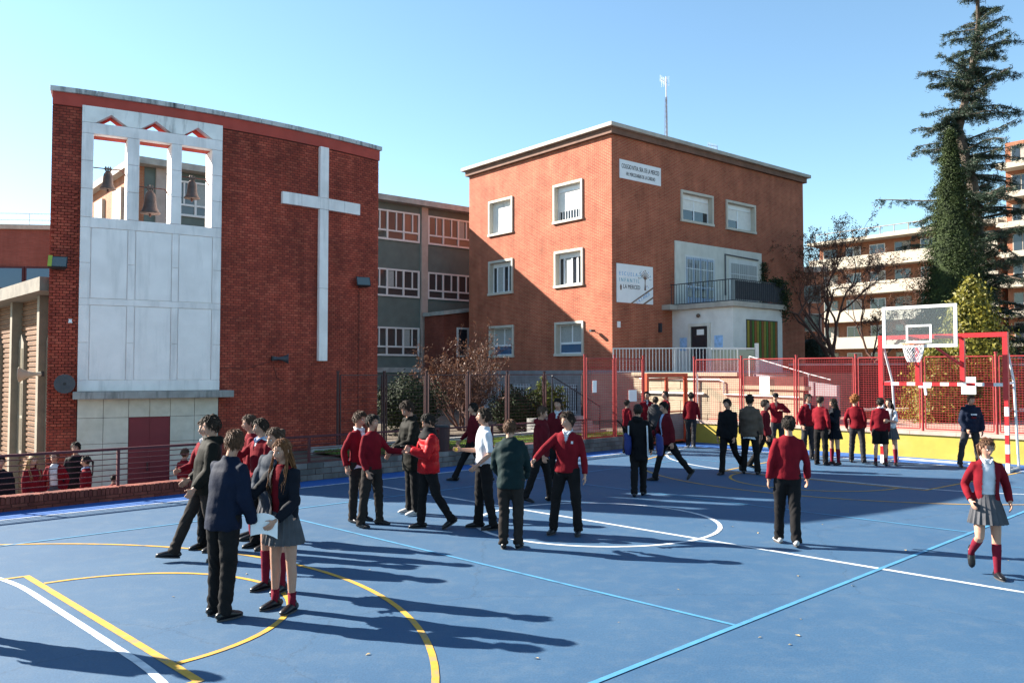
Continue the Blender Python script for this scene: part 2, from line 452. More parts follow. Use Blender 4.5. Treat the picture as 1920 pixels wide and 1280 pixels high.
M_concrete = mat('concrete', (0.36, 0.35, 0.33), 0.85, 0.18, 3, 0.25, 40, stain=(0.13, 0.125, 0.12), stain_scale=1.3, stain_amt=0.6)
M_yard = mat('yard_concrete', (0.22, 0.21, 0.2), 0.9, 0.2, 2, 0.25, 40, stain=(0.12, 0.115, 0.11), stain_amt=0.5)
M_paving = mat('pink_paving', (0.34, 0.225, 0.175), 0.85, 0.14, 2.5, 0.2, 30, stain=(0.3, 0.22, 0.18), stain_amt=0.4)
M_red_paint = mat('maroon_paint', (0.075, 0.008, 0.014), 0.55, 0.2, 8, 0.1, 50, stain=(0.12, 0.03, 0.02), stain_scale=6, stain_amt=0.4)
M_bright_red = mat('bright_red_paint', (0.46, 0.017, 0.022), 0.4, 0.12, 8, 0.05, 50)
M_fence_red = mat('fence_red_paint', (0.30, 0.022, 0.023), 0.5, 0.2, 8, 0.1, 50, stain=(0.2, 0.05, 0.03), stain_scale=6, stain_amt=0.3)
M_fence_dark = mat('fence_brown_paint', (0.045, 0.014, 0.016), 0.5, 0.2, 8)
M_white_paint = mat('white_paint', (0.66, 0.66, 0.65), 0.45, 0.06, 5, stain=(0.5, 0.48, 0.44), stain_scale=4, stain_amt=0.3)
M_orange_frame = mat('gate_orange_paint', (0.48, 0.07, 0.025), 0.5, 0.12, 8, stain=(0.4, 0.1, 0.05), stain_scale=5, stain_amt=0.3)

ground = sheet('ground', [(-900, -300), (900, -300), (900, 1600), (-900, 1600)], -1.0, M_asphalt, kind='structure')
yard = sheet('lower_yard', [C(-20, -16.3), C(9.2, -16.3), C(9.2, -60), C(-20, -60)], -0.9, M_yard, kind='structure')
court = sheet('sports_court', [C(-14, -16.2), C(24.3, -16.2), C(24.3, 16), C(-14, 16)], 0.0, M_court, kind='structure', thick=0.98)

def strip(name, pts, w, m, z=0.008, closed=False):
    P = [Vector((p[0], p[1], 0)) for p in pts]; n = len(P); L = []; Rr = []
    for i in range(n):
        a = P[i - 1] if (i > 0 or closed) else P[i]; b = P[(i + 1) % n] if (i < n - 1 or closed) else P[i]
        t = (b - a).normalized(); u = Vector((-t.y, t.x, 0))
        L.append(P[i] + u * w / 2); Rr.append(P[i] - u * w / 2)
    z = .004 + (z - .008) * .12
    b = MB(); fs = []
    for i in range(n if closed else n - 1):
        j = (i + 1) % n; fs.append((n + i, n + j, j, i))
    b.add([(p.x, p.y, z) for p in L] + [(p.x, p.y, z) for p in Rr], fs)
    return b.build(name, m, court)
def CS(s, n): return C(s, n)
def arcp(s, n, r, a0, a1, k=40):
    return [CS(s + r * math.cos(R_(a0 + (a1 - a0) * i / k)), n + r * math.sin(R_(a0 + (a1 - a0) * i / k))) for i in range(k + 1)]
# the border outside the side line and the far end line is painted a stronger blue
sheet('court_border', [C(-14, -16.19), C(24.29, -16.19), C(24.29, -15.36), C(-14, -15.36)], 0.002, M_border, court)
sheet('court_border', [C(22.82, -15.355), C(24.29, -15.355), C(24.29, 16), C(22.82, 16)], 0.002, M_border, court)
strip('side_line', [CS(-13.9, -15.31), CS(22.7, -15.31)], 0.075, M_white_line, 0.012)
strip('end_line', [CS(22.76, -15.35), CS(22.76, -1.9)], 0.075, M_white_line, 0.014)
strip('halfway_line', [CS(S0, -15.26), CS(S0, -1.9)], 0.075, M_white_line, 0.010)
strip('centre_circle', arcp(S0, N0, 1.9, 0, 354, 70), 0.07, M_white_line, 0.013, closed=True)
for sg in (-1, 1):
    f = lambda s, n: CS(S0 + sg * (s - S0), N0 + sg * (n - N0))
    def arcf(s, n, r, a0, a1, k=40): return [f(s + r * math.cos(R_(a0 + (a1 - a0) * i / k)), n + r * math.sin(R_(a0 + (a1 - a0) * i / k))) for i in range(k + 1)]
    sgn = sg
    q = 1
    # mirrored copies: sg=1 is the near half, sg=-1 the far half
    area = arcf(-2.24, N0 - 1.5, 4.9, -90, 0, 24) + arcf(-2.24, N0 + 1.5, 4.9, 0, 90, 24)
    strip('goal_area_line', area, 0.07, M_white_line, 0.015)
    strip('free_throw_line', [f(2.83, N0 - 2.32), f(2.83, N0 + 2.32)], 0.075, M_yellow_line, 0.017)
    strip('key_line', [f(2.86, N0 - 2.30), f(-1.9, N0 - 2.75)], 0.06, M_yellow_line, 0.019)
    strip('key_line', [f(2.86, N0 + 2.30), f(-1.9, N0 + 2.75)], 0.06, M_yellow_line, 0.019)
    strip('free_throw_arc', arcf(2.83, N0, 1.8, -88.5, 88.5, 40), 0.06, M_yellow_line, 0.021)
    strip('three_point_line', arcf(-0.2, N0, 5.6, -90, 90, 70), 0.06, M_yellow_line, 0.023)
    strip('volleyball_attack_line', [f(S0 - 3.25, -13.02), f(S0 - 3.25, -4.22)], 0.05, M_cyan_line, 0.025)
    strip('volleyball_end_line', [f(S0 - 9.2, -13.02), f(S0 - 9.2, -4.22)], 0.05, M_cyan_line, 0.025)
strip('volleyball_side_line', [CS(S0 - 9.2, -4.19), CS(S0 + 9.2, -4.19)], 0.056, M_cyan_line, 0.027)
strip('volleyball_side_line', [CS(S0 - 9.2, -13.05), CS(S0 + 9.2, -13.05)], 0.05, M_cyan_line, 0.027)

# ---- garden level behind the court, lawn, terrace by the brick block
M_soil = mat('garden_soil', (0.11, 0.085, 0.06), 0.95, 0.3, 3, 0.4, 20)
M_lawn = mat('lawn_green', (0.07, 0.11, 0.02), 0.9, 0.3, 3, 0.6, 90, stain=(0.16, 0.15, 0.04), stain_scale=0.8, stain_amt=0.5)
sheet('garden_ground', [C(9.2, -16.62), C(24.28, -16.62), C(24.28, -19), C(36, -19), C(36, -46), C(9.2, -70)], 0.34, M_soil, kind='structure')
lawn = sheet('lawn', [C(11, -16.63), C(21.6, -16.63), C(21.6, -18.3), C(11, -18.3)], 0.40, M_lawn, kind='structure')
# grass blades on the lawn
gp = np.array([C(random.uniform(11, 21.6), random.uniform(-18.3, -16.65), 0.42) for _ in range(9000)])
gr = quad_cloud('grass', gp, 0.035, leaf_mat('grass_blades', (0.06, 0.10, 0.015), (0.17, 0.22, 0.04), 0.35), None, 0.4, np.tile((0.7, -0.7, 0.25), (len(gp), 1)), 0, 'stuff')
tag(gr, 'short green grass on the strip behind the railing', 'grass')
kerb = MB()
for i in range(14):
    a = 11 + i * 0.76
    kerb.add([C(a + .005, -18.31, 0.34), C(a + .75, -18.31, 0.34), C(a + .75, -18.47, 0.34), C(a + .005, -18.47, 0.34), C(a + .005, -18.31, 0.5), C(a + .75, -18.31, 0.5), C(a + .75, -18.47, 0.5), C(a + .005, -18.47, 0.5)],
             [(0, 3, 2, 1), (4, 5, 6, 7), (0, 1, 5, 4), (1, 2, 6, 5), (2, 3, 7, 6), (3, 0, 4, 7)])
tag(kerb.build('lawn_kerb', M_concrete, None, kind='structure'))

path = sheet('garden_path', [C(24.5, -16.4), C(24.5, 22), C(44, 26), C(44, -16.4)], 0.62, M_paving, kind='structure')
terr = sheet('terrace', [(3.4, 36.0), (8.0, 33.6), (9.6, 33.6), (24, 42), (24, 60), (3.4, 60)], 2.32, M_paving, kind='structure', thick=2.4)

# ---- low parapet along the court edge: red brick, then grey blocks
M_brick_piece = piece_mat('chapel_brick', (0.29, 0.049, 0.031), (0.40, 0.066, 0.038), (0.46, 0.095, 0.055))
M_mortar = mat('mortar_dark', (0.10, 0.036, 0.030), 0.95, 0.2, 5, stain=(0.08, 0.05, 0.045), stain_amt=0.4)
M_parapet = piece_mat('parapet_brick', (0.15, 0.034, 0.024), (0.20, 0.046, 0.03), (0.26, 0.07, 0.045))
par = empty('brick_parapet', C(2, -16.32, 0), label='low red brick parapet under the railing along the lower yard', cat='wall')
inv = Matrix.Translation(-Vector(C(2, -16.32, 0)))
b = MB(); b.prism([(-6, -16.21), (8.0, -16.21), (8.0, -16.44), (-6, -16.44)], lambda s, n, d: C(s, n, d), -0.9, 0.235); b.xf(inv); b.build('core', M_mortar, par)
b = MB(); s = -6.0
while s < 7.98:
    r = random.random(); e = min(s + 0.062, 7.99)
    dz = random.uniform(-0.004, 0.004)
    lo = [C(s, -16.185, 0.125), C(e, -16.185, 0.125), C(e, -16.46, 0.125), C(s, -16.46, 0.125)]
    hi = [(p[0], p[1], 0.252 + dz) for p in lo]
    b.hexa(lo, hi, r); s += 0.073
b.xf(inv); b.build('soldier_course', M_parapet, par, rnd=True, kind='stuff')
b = MB()
for row in range(2):
    s = -6 + (0.12 if row else 0)
    while s < 7.9:
        e = min(s + 0.24, 7.99)
        lo = [C(s, -16.19, 0.002 + row * 0.062), C(e, -16.19, 0.002 + row * 0.062), C(e, -16.3, 0.002 + row * 0.062), C(s, -16.3, 0.002 + row * 0.062)]
        hi = [(p[0], p[1], p[2] + 0.05) for p in lo]
        b.hexa(lo, hi, random.random()); s += 0.252
b.xf(inv); b.build('brick_courses', M_parapet, par, rnd=True, kind='stuff')

M_block = piece_mat('grey_block', (0.13, 0.125, 0.12), (0.19, 0.18, 0.17), (0.25, 0.235, 0.22))
gw = empty('block_wall', C(13, -16.4, 0), label='low grey concrete block wall below the railing in front of the chapel', cat='wall')
inv = Matrix.Translation(-Vector(C(13, -16.4, 0)))
b = MB(); b.prism([(8.01, -16.225), (21.8, -16.225), (21.8, -16.6), (8.01, -16.6)], lambda s, n, d: C(s, n, d), -0.9, 0.385); b.xf(inv); b.build('core', M_mortar, gw)
blk = MB(); blk.box(0.004, 0.391, -0.19, 0.19, 0.004, 0.121); bme = blk.mesh('block'); bme.materials.append(M_block)
for row in range(3):
    k = 0
    s = 8.02 - (0.2 if row % 2 else 0)
    while s < 21.4:
        if s >= 8.0:
            o = bpy.data.objects.new('block', bme); link(o, gw)
            p = Vector(C(s, -16.4, row * 0.13)) - Vector(C(13, -16.4, 0)); o.location = p; o.rotation_euler = (0, 0, CA)
        s += 0.40

# ---- maroon railing on the parapet
def rail_run(name, label, s0, s1, step, zb, zt, m, nbars=6, n=-16.33):
    root = empty(name, C(s0, n, 0), label=label, cat='railing')
    inv = Matrix.Translation(-Vector(C(s0, n, 0)))
    k = max(1, round((s1 - s0) / step))
    for i in range(k + 1):
        s = s0 + (s1 - s0) * i / k
        MB().bar(C(s, n, zb), C(s, n, zt - 0.02), 0.05, 0.05, up=E1).xf(inv).build('post', m, root)
    MB().bar(C(s0 - .03, n, zt), C(s1 + .03, n, zt), 0.06, 0.045).xf(inv).build('top_rail', m, root)
    for j in range(nbars):
        z = zb + 0.10 + (zt - zb - 0.18) * j / (nbars - 1)
        MB().bar(C(s0, n, z), C(s1, n, z), 0.016, 0.016).xf(inv).build('bar', m, root)
    return root
rail_run('court_railing', 'maroon metal railing on the red brick parapet above the lower yard', -4.2, 7.7, 1.98, 0.252, 0.93, M_red_paint, 6)
rail_run('court_railing', 'maroon metal railing above grey blocks in front of the chapel and lawn', 7.9, 18.85, 1.83, 0.39, 0.95, M_red_paint, 5)

# ---- tall fences
def fence(name, label, pts, z0, z1, m, mesh_sp, mesh_w, post_w=0.07, post_up=0.08, frame=True, mesh_z=None, mat_mesh=None, n_extra=0.0):
    o0 = Vector(pts[0]); root = empty(name, (o0.x, o0.y, z0), label=label, cat='fence')
    inv = Matrix.Translation(-Vector((o0.x, o0.y, z0)))
    for p in pts:
        b = MB(); b.tube([(p[0], p[1], z0), (p[0], p[1], z1 + post_up)], post_w / 2, 8); b.tube([(p[0], p[1], z1 + post_up), (p[0], p[1], z1 + post_up + 0.03)], post_w / 2 + 0.012, 8)
        b.xf(inv).build('post', m, root)
    for i in range(len(pts) - 1):
        a = Vector((pts[i][0], pts[i][1], 0)); c = Vector((pts[i + 1][0], pts[i + 1][1], 0)); t = (c - a).normalized()
        a2 = a + t * 0.075; c2 = c - t * 0.075
        zz0 = z0 + 0.06; zz1 = z1
        if frame:
            b = MB()
            up = Vector((0, 0, 1))
            b.bar(a2 + up * zz0, c2 + up * zz0, 0.03, 0.03); b.bar(a2 + up * zz1, c2 + up * zz1, 0.03, 0.03)
            b.bar(a2 + up * (zz0 + .016), a2 + up * (zz1 - .016), 0.03, 0.03, up=t); b.bar(c2 + up * (zz0 + .016), c2 + up * (zz1 - .016), 0.03, 0.03, up=t)
            b.xf(inv).build('panel_frame', m, root)
        b = MB(); L = (c2 - a2).length
        nrm = Vector((-t.y, t.x, 0))
        h = zz0 + mesh_sp
        while h < zz1 - 0.03:
            p0 = a2 + Vector((0, 0, h)); p1 = c2 + Vector((0, 0, h)); w = mesh_w / 2
            b.add([p0 + Vector((0, 0, -w)) + nrm * w, p1 + Vector((0, 0, -w)) + nrm * w, p1 + Vector((0, 0, w)) + nrm * w, p0 + Vector((0, 0, w)) + nrm * w, p0 - nrm * w, p1 - nrm * w], [(0, 1, 2, 3), (3, 2, 5, 4), (4, 5, 1, 0)])
            h += mesh_sp
        d = mesh_sp
        while d < L - 0.03:
            p0 = a2 + t * d + Vector((0, 0, zz0)) + nrm * mesh_w; p1 = a2 + t * d + Vector((0, 0, zz1)) + nrm * mesh_w; w = mesh_w / 3
            b.add([p0 - t * w, p0 + t * w, p1 + t * w, p1 - t * w, p0 + nrm * w, p1 + nrm * w], [(0, 1, 2, 3), (1, 4, 5, 2), (4, 0, 3, 5)])
            d += mesh_sp * 1.15
        b.xf(inv).build('wire_mesh', mat_mesh or m, root, kind='stuff')
    return root
fence('mesh_fence', 'dark brown mesh fence behind the lawn and the bare shrub', [C(s, -18.6) for s in (11.9, 13.35, 14.8, 16.35, 17.95, 19.6, 21.5)], 0.34, 2.28, M_fence_dark, 0.10, 0.006)
fence('mesh_fence', 'red mesh fence beside the orange gate at the court corner', [C(s, -16.33) for s in (18.95, 20.35, 21.82)], 0.34, 2.78, M_fence_red, 0.075, 0.014)
# small fence bottom: dark steps behind the first red panels are added with the retaining walls
Nn = [-16.15, -14.35, -12.45, -10.6, -8.75, -6.9, -5.05, -3.2, -1.3, 0.6, 2.5]
fence('mesh_fence', 'long red mesh fence standing on the yellow wall behind the goal', [C(24.42, n) for n in Nn], 0.74, 2.78, M_fence_red, 0.065, 0.012)

# ---- yellow wall with pink stone coping under the long fence
M_yellow_wall = mat('yellow_wall_paint', (0.44, 0.33, 0.05), 0.75, 0.1, 3, 0.15, 40, stain=(0.45, 0.36, 0.12), stain_scale=1.6, stain_amt=0.5)
M_coping = mat('pink_stone', (0.50, 0.36, 0.29), 0.85, 0.15, 4, 0.2, 40)
yw = empty('yellow_wall', C(24.4, -6, 0), label='low yellow painted wall behind the goal with pink stone coping', cat='wall')
inv = Matrix.Translation(-Vector(C(24.4, -6, 0)))
b = MB(); b.prism([(24.3, -16.2), (24.3, 16), (24.55, 16), (24.55, -16.2)], lambda s, n, d: C(s, n, d), -0.5, 0.64); b.xf(inv).build('wall_body', M_yellow_wall, yw)
for i in range(24):
    n = -16.25 + i * 1.2
    b = MB(); b.prism([(24.26, n + .004), (24.26, n + 1.196), (24.6, n + 1.196), (24.6, n + .004)], lambda s, n_, d: C(s, n_, d), 0.642, 0.735); b.xf(inv).build('coping_stone', M_coping, yw)

# ---- orange double gate
gt = empty('court_gate', C(23.05, -16.33, 0), label='orange framed double mesh gate in the corner of the court', cat='gate')
inv = Matrix.Translation(-Vector(C(23.05, -16.33, 0)))
def gbar(s0, z0, s1, z1, w, name, m=M_orange_frame, n=-16.33):
    MB().bar(C(s0, n, z0), C(s1, n, z1), w, w, up=(E1 if s0 == s1 else (0, 0, 1))).xf(inv).build(name, m, gt)
gbar(21.97, 0, 21.97, 2.2, 0.11, 'gate_post'); gbar(24.16, 0, 24.16, 2.2, 0.11, 'gate_post'); gbar(21.92, 2.26, 24.21, 2.26, 0.12, 'lintel'); gbar(23.06, 0.03, 23.06, 2.19, 0.07, 'middle_post')
for a0, a1 in ((22.04, 23.02), (23.1, 24.09)):
    lf = MB()
    for z in (0.08, 1.05, 2.14): lf.bar(C(a0, -16.33, z), C(a1, -16.33, z), 0.045)
    for a in (a0 + .02, a1 - .02): lf.bar(C(a, -16.33, 0.105), C(a, -16.33, 2.115), 0.04, up=E1)
    leaf = lf.xf(inv).build('gate_leaf', M_orange_frame, gt)
    wm = MB(); h = 0.14
    while h < 2.1:
        if abs(h - 1.05) > 0.04: wm.bar(C(a0 + .04, -16.33, h), C(a1 - .04, -16.33, h), 0.007)
        h += 0.075
    wm.xf(inv).build('gate_mesh', M_fence_red, leaf, kind='stuff')
b = MB(); b.box(-0.48, 0.48, -0.012, 0.012, 0.06, 0.98); 
pl = b.build('kick_plate', mat('grey_plate', (0.16, 0.16, 0.17), 0.5, 0.2, 4), gt); pl.location = Vector(C(23.6, -16.36, 0)) - Vector(C(23.05, -16.33, 0)); pl.rotation_euler = (0, 0, CA)

# notices fixed to the fence
M_paper = mat('paper_white', (0.80, 0.80, 0.79), 0.7, 0.04, 3)
M_ink = mat('ink_blue', (0.1, 0.2, 0.45), 0.7, 0.05, 3)
def notice(loc, w, h, label, rz=CA, lines=True):
    o = empty('notice', loc, rz, label, 'notice', None)
    MB().box(-w / 2, w / 2, -0.004, 0.004, -h / 2, h / 2).build('sheet', M_paper, o)
    if lines:
        for i in range(4):
            MB().box(-w * 0.38, w * (0.36 - 0.1 * (i % 2)), -0.007, -0.0045, h * (0.28 - 0.17 * i), h * (0.28 - 0.17 * i) + 0.012).build('text_line', M_ink, o)
    return o
notice(C(19.35, -16.29, 1.93), 0.18, 0.36, 'tall narrow white notice on the fence near its left corner post', CA, False)
notice(C(21.2, -16.29, 1.62), 0.40, 0.36, 'square white notice on the fence beside the orange gate', CA, False)
notice(C(24.36, -13.5, 1.95), 0.34, 0.55, 'white printed notice tied to the fence above the group of pupils', CA - math.pi / 2)
notice(C(24.36, -7.55, 2.0), 0.36, 0.46, 'blank white notice on the fence seen through the goal', CA - math.pi / 2, False)
# ================================================================== CHAPEL with the curved brick front
CK = Vector((-17.8903, 34.9057, 0)); CR = 18.1592
CA0 = math.atan2(18.46 - CK.y, -10.19 - CK.x)
CO = Vector((-6.6, 20.6, -0.9))             # base point of the chapel root
def ap(a, z, off=0.0):
    """arc length a from the left corner, height z, off metres proud of the brick line -> chapel-local xyz"""
    g = CA0 + a / CR
    return (CK.x + (CR + off) * math.cos(g) - CO.x, CK.y + (CR + off) * math.sin(g) - CO.y, z - CO.z)
def arc_box(b, a0, a1, z0, z1, o0, o1, seg=0.5, rnd=0.0):
    k = max(1, math.ceil((a1 - a0) / seg))
    vs = []
    for i in range(k + 1):
        a = a0 + (a1 - a0) * i / k
        vs += [ap(a, z0, o1), ap(a, z1, o1), ap(a, z1, o0), ap(a, z0, o0)]
    fs = [(0, 3, 2, 1), (4 * k, 4 * k + 1, 4 * k + 2, 4 * k + 3)]
    for i in range(k):
        q = 4 * i
        for j in range(4):
            fs.append((q + j, q + (j + 1) % 4, q + 4 + (j + 1) % 4, q + 4 + j))
    return b.add(vs, fs, rnd)
def fixn(o):
    bm = bmesh.new(); bm.from_mesh(o.data); bmesh.ops.recalc_face_normals(bm, faces=bm.faces); bm.to_mesh(o.data); bm.free(); return o

M_white_conc = mat('white_precast', (0.84, 0.765, 0.735), 0.8, 0.10, 2.2, 0.12, 45, stain=(0.30, 0.28, 0.27), stain_scale=0.55, stain_amt=0.45, streak=True)
M_white_panel = mat('white_panel', (0.86, 0.785, 0.755), 0.8, 0.07, 2.0, 0.1, 45, stain=(0.50, 0.47, 0.45), stain_scale=0.8, stain_amt=0.4, streak=True)
M_white_head = mat('weathered_precast', (0.80, 0.76, 0.72), 0.85, 0.12, 2.2, 0.12, 45, stain=(0.05, 0.05, 0.052), stain_scale=0.7, stain_amt=0.85, streak=True)
M_eave = mat('eave_brown_concrete', (0.17, 0.145, 0.115), 0.85, 0.2, 3, 0.3, 30, stain=(0.07, 0.06, 0.05), stain_scale=1.3, stain_amt=0.8)
M_red_band = mat('red_render_band', (0.42, 0.060, 0.040), 0.8, 0.15, 3, 0.15, 40, stain=(0.2, 0.05, 0.04), stain_scale=1.5, stain_amt=0.5)
M_coping_w = mat('coping_zinc', (0.50, 0.49, 0.47), 0.8, 0.15, 3, 0.1, 40, stain=(0.03, 0.03, 0.03), stain_scale=0.8, stain_amt=0.95, streak=True)
M_stone_tile = mat('cream_stone_tile', (0.56, 0.52, 0.44), 0.75, 0.1, 5, 0.1, 60, stain=(0.42, 0.37, 0.28), stain_scale=2.2, stain_amt=0.5)
M_door_red = mat('maroon_door', (0.16, 0.012, 0.02), 0.5, 0.12, 3, 0.06, 60)
M_canopy = mat('stained_concrete', (0.30, 0.29, 0.275), 0.85, 0.2, 3, 0.3, 30, stain=(0.06, 0.06, 0.058), stain_scale=1.1, stain_amt=0.9, streak=True)

chapel = empty('chapel', CO, 0, 'curved red brick chapel front with white bell openings and a tall cross', 'chapel')
AL = 8.24
b = MB()
arc_box(b, 0, 0.58, -0.9, 8.30, -0.45, -0.012); arc_box(b, 3.62, AL, -0.9, 8.30, -0.45, -0.012)
arc_box(b, 0.581, 3.619, -0.9, 5.80, -0.45, -0.014)
fixn(b.build('wall_core', M_mortar, chapel))
b = MB(); arc_box(b, -0.01, AL + 0.01, 8.302, 8.585, -0.46, 0.035); fixn(b.build('red_band', M_red_band, chapel))
for i in range(9):
    b = MB(); arc_box(b, -0.06 + i * 0.929, -0.06 + (i + 1) * 0.929 - 0.006, 8.587, 8.70, -0.52, 0.09); bevel(fixn(b.build('coping_slab', M_coping_w, chapel)), 0.008)

# brickwork: header bond, every brick real; the nearest 300 on the left pier are single parts
BW, BH, BJ = 0.132, 0.0625, 0.012
me_b = MB(); me_b.box(-BW / 2 + BJ / 2, BW / 2 - BJ / 2, -0.05, 0.0, 0, BH - BJ); me_b = me_b.mesh('brick'); me_b.materials.append(M_brick_piece)
stuff = MB(); nsingle = 0
rows = int((8.30 + 0.9) / BH)
zones = [(0.0, 0.575), (3.625, AL)]
for r in range(rows):
    z = -0.9 + r * BH
    for za, zb in zones:
        a = za - (BW / 2 if r % 2 else 0)
        while a < zb - 0.02:
            a0 = max(a, za) + (BJ / 2 if a >= za else 0); a1 = min(a + BW, zb) - (BJ / 2 if a + BW <= zb else 0)
            full = (a >= za and a + BW <= zb)
            pr = random.uniform(-0.003, 0.003)
            if full and za == 0.0 and 1.1 < z < 7.2 and nsingle < 300:
                o = bpy.data.objects.new('brick', me_b); link(o, chapel)
                am = (a0 + a1) / 2; p = ap(am, z, pr); o.location = p
                g = CA0 + am / CR; o.rotation_euler = (0, 0, g + math.pi / 2); nsingle += 1
            elif a1 - a0 > 0.015:
                lo = [ap(a0, z, pr), ap(a1, z, pr), ap(a1, z, -0.03), ap(a0, z, -0.03)]
                hi = [ap(a0, z + BH - BJ, pr), ap(a1, z + BH - BJ, pr), ap(a1, z + BH - BJ, -0.03), ap(a0, z + BH - BJ, -0.03)]
                stuff.add(lo + hi, [(0, 3, 2, 1), (4, 5, 6, 7), (0, 1, 5, 4), (1, 2, 6, 5), (3, 0, 4, 7)], random.random())
            a += BW
stuff.build('brickwork', M_brick_piece, chapel, rnd=True, kind='stuff')
# side bricks: the left end of the curved wall (toothed brick edge)
b = MB()
for r in range(rows):
    z = -0.9 + r * BH
    for k in range(2):
        d0 = -0.44 + k * 0.22 + (0.0 if r % 2 else 0.05); d1 = min(d0 + 0.2, -0.015)
        lo = [ap(-0.012, z, d0), ap(0.01, z, d0), ap(0.01, z, d1), ap(-0.012, z, d1)]
        hi = [ap(-0.012, z + 0.05, d0), ap(0.01, z + 0.05, d0), ap(0.01, z + 0.05, d1), ap(-0.012, z + 0.05, d1)]
        b.hexa(lo, hi, random.random())
fixn(b.build('end_brickwork', M_brick_piece, chapel, rnd=True, kind='stuff'))

# white precast bell frame
fr = empty('bell_frame'); fr.parent = chapel
def fpart(name, a0, a1, z0, z1, o0, o1, m=M_white_conc, par=None):
    b = MB(); arc_box(b, a0, a1, z0, z1, o0, o1); return bevel(fixn(b.build(name, m, par or fr)), 0.006, 1)
OP = [(0.82, 1.51), (1.765, 2.455), (2.685, 3.38)]
piers = [(0.58, 0.82), (1.51, 1.765), (2.455, 2.685), (3.38, 3.62)]
for a0, a1 in piers:
    zc = 5.83
    for z1 in (6.47, 7.10, 7.72):      # precast lengths with visible joints
        fpart('pier', a0, a1, zc + 0.003, z1 - 0.003, -0.45, 0.085); zc = z1
fpart('lintel', 0.58, 3.62, 7.723, 7.965, -0.13, 0.086)
b = MB(); arc_box(b, 0.583, 3.617, 7.721, 7.968, -0.448, -0.135); fixn(b.build('rear_lintel', M_red_band, fr))
# head piece with three triangular openings
def azp(poly, o0, o1, name, m):
    b = MB(); b.prism(poly, lambda a, z, d: ap(a, z, d), o0, o1); return fixn(b.build(name, m, fr))
edges = [0.58, 0.84, 1.17, 1.51, 1.78, 2.11, 2.45, 2.71, 3.04, 3.39, 3.62]
def zlow(a):
    for l, m_, r in ((0.84, 1.17, 1.51), (1.78, 2.11, 2.45), (2.71, 3.04, 3.39)):
        if l <= a <= r: return 7.97 + 0.225 * (1 - abs(a - m_) / ((m_ - l) if a < m_ else (r - m_)))
    return 7.97
for i in range(len(edges) - 1):
    a0, a1 = edges[i], edges[i + 1]
    poly = [(a0, zlow(a0 + 1e-9)), (a1, zlow(a1 - 1e-9)), (a1, 8.34), (a0, 8.34)]
    azp(poly, -0.13, 0.088, 'head_piece', M_white_head)
    poly = [(a0, zlow(a0 + 1e-9)), (a1, zlow(a1 - 1e-9)), (a1, 8.30), (a0, 8.30)]
    azp(poly, -0.447, -0.133, 'rear_head_piece', M_red_band)
# closed lower part: frame bars and recessed panels
fpart('sill_beam', 0.58, 3.62, 5.60, 5.828, -0.44, 0.08)
b = MB(); arc_box(b, 0.585, 3.615, 1.92, 5.60, -0.02, 0.045); fixn(b.build('backing', M_white_panel, fr))
fpart('cross_beam', 0.58, 3.62, 3.86, 4.00, -0.01, 0.078)
fpart('base_beam', 0.58, 3.62, 1.93, 2.17, -0.01, 0.078)
cols = [(0.58, 0.79), (1.555, 1.705), (2.50, 2.64), (3.42, 3.62)]
for z0, z1 in ((2.173, 3.857), (4.003, 5.597)):
    for a0, a1 in cols:
        zm = z0 + (z1 - z0) * 0.5
        fpart('mullion', a0, a1, z0, zm - 0.003, -0.01, 0.077); fpart('mullion', a0, a1, zm + 0.003, z1, -0.01, 0.077)
    for a0, a1 in ((0.80, 1.545), (1.715, 2.49), (2.65, 3.41)):
        b = MB(); arc_box(b, a0 + 0.008, a1 - 0.004, z0 + 0.012, z1 - 0.006, 0.03, 0.062 + random.uniform(0, 0.012)); bevel(fixn(b.build('panel', M_white_panel, fr)), 0.004, 1)

# tall cross
cr_ = empty('cross'); cr_.parent = chapel
for z0, z1 in ((2.65, 4.55), (4.556, 6.64), (6.646, 6.94), (6.946, 8.30)):
    b = MB(); arc_box(b, 6.225, 6.485, z0, z1, -0.005, 0.10); bevel(fixn(b.build('upright', M_white_conc, cr_)), 0.006, 1)
for a0, a1 in ((5.16, 5.69), (5.695, 6.222), (6.488, 6.99), (6.995, 7.51)):
    b = MB(); arc_box(b, a0, a1, 6.645, 6.95, -0.005, 0.099); bevel(fixn(b.build('cross_arm', M_white_conc, cr_)), 0.006, 1)

# canopy slab, stone tiles and door
b = MB(); arc_box(b, 0.50, 3.86, 1.762, 1.925, -0.05, 0.42); bevel(fixn(b.build('canopy', M_canopy, chapel)), 0.012)
b = MB(); arc_box(b, 0.585, 3.615, -0.9, 1.765, -0.01, 0.015); fixn(b.build('tile_bed', M_mortar, chapel))
DA0, DA1, DZ = 1.63, 2.52, 1.33
tcols = [0.59, 1.11, 1.63, 2.075, 2.52, 3.06, 3.61]; trows = [-0.9, -0.37, 0.18, 0.75, 1.33, 1.758]
for i in range(len(tcols) - 1):
    for j in range(len(trows) - 1):
        if tcols[i] >= DA0 - .01 and tcols[i + 1] <= DA1 + .01 and trows[j + 1] <= DZ + .01: continue
        b = MB(); arc_box(b, tcols[i] + .004, tcols[i + 1] - .004, trows[j] + .004, trows[j + 1] - .004, 0.0, 0.032 + random.uniform(0, 0.004)); bevel(fixn(b.build('tile', M_stone_tile, chapel)), 0.003, 1)
b = MB(); arc_box(b, DA0 + .005, DA1 - .005, -0.9, DZ - .006, 0.0, 0.022); dr = fixn(b.build('door', M_door_red, chapel))
for a0, a1 in ((DA0 + .03, 2.068), (2.082, DA1 - .03)):
    b = MB(); arc_box(b, a0, a1, -0.86, DZ - .04, 0.015, 0.03); bevel(fixn(b.build('door_leaf', M_door_red, dr)), 0.004, 1)
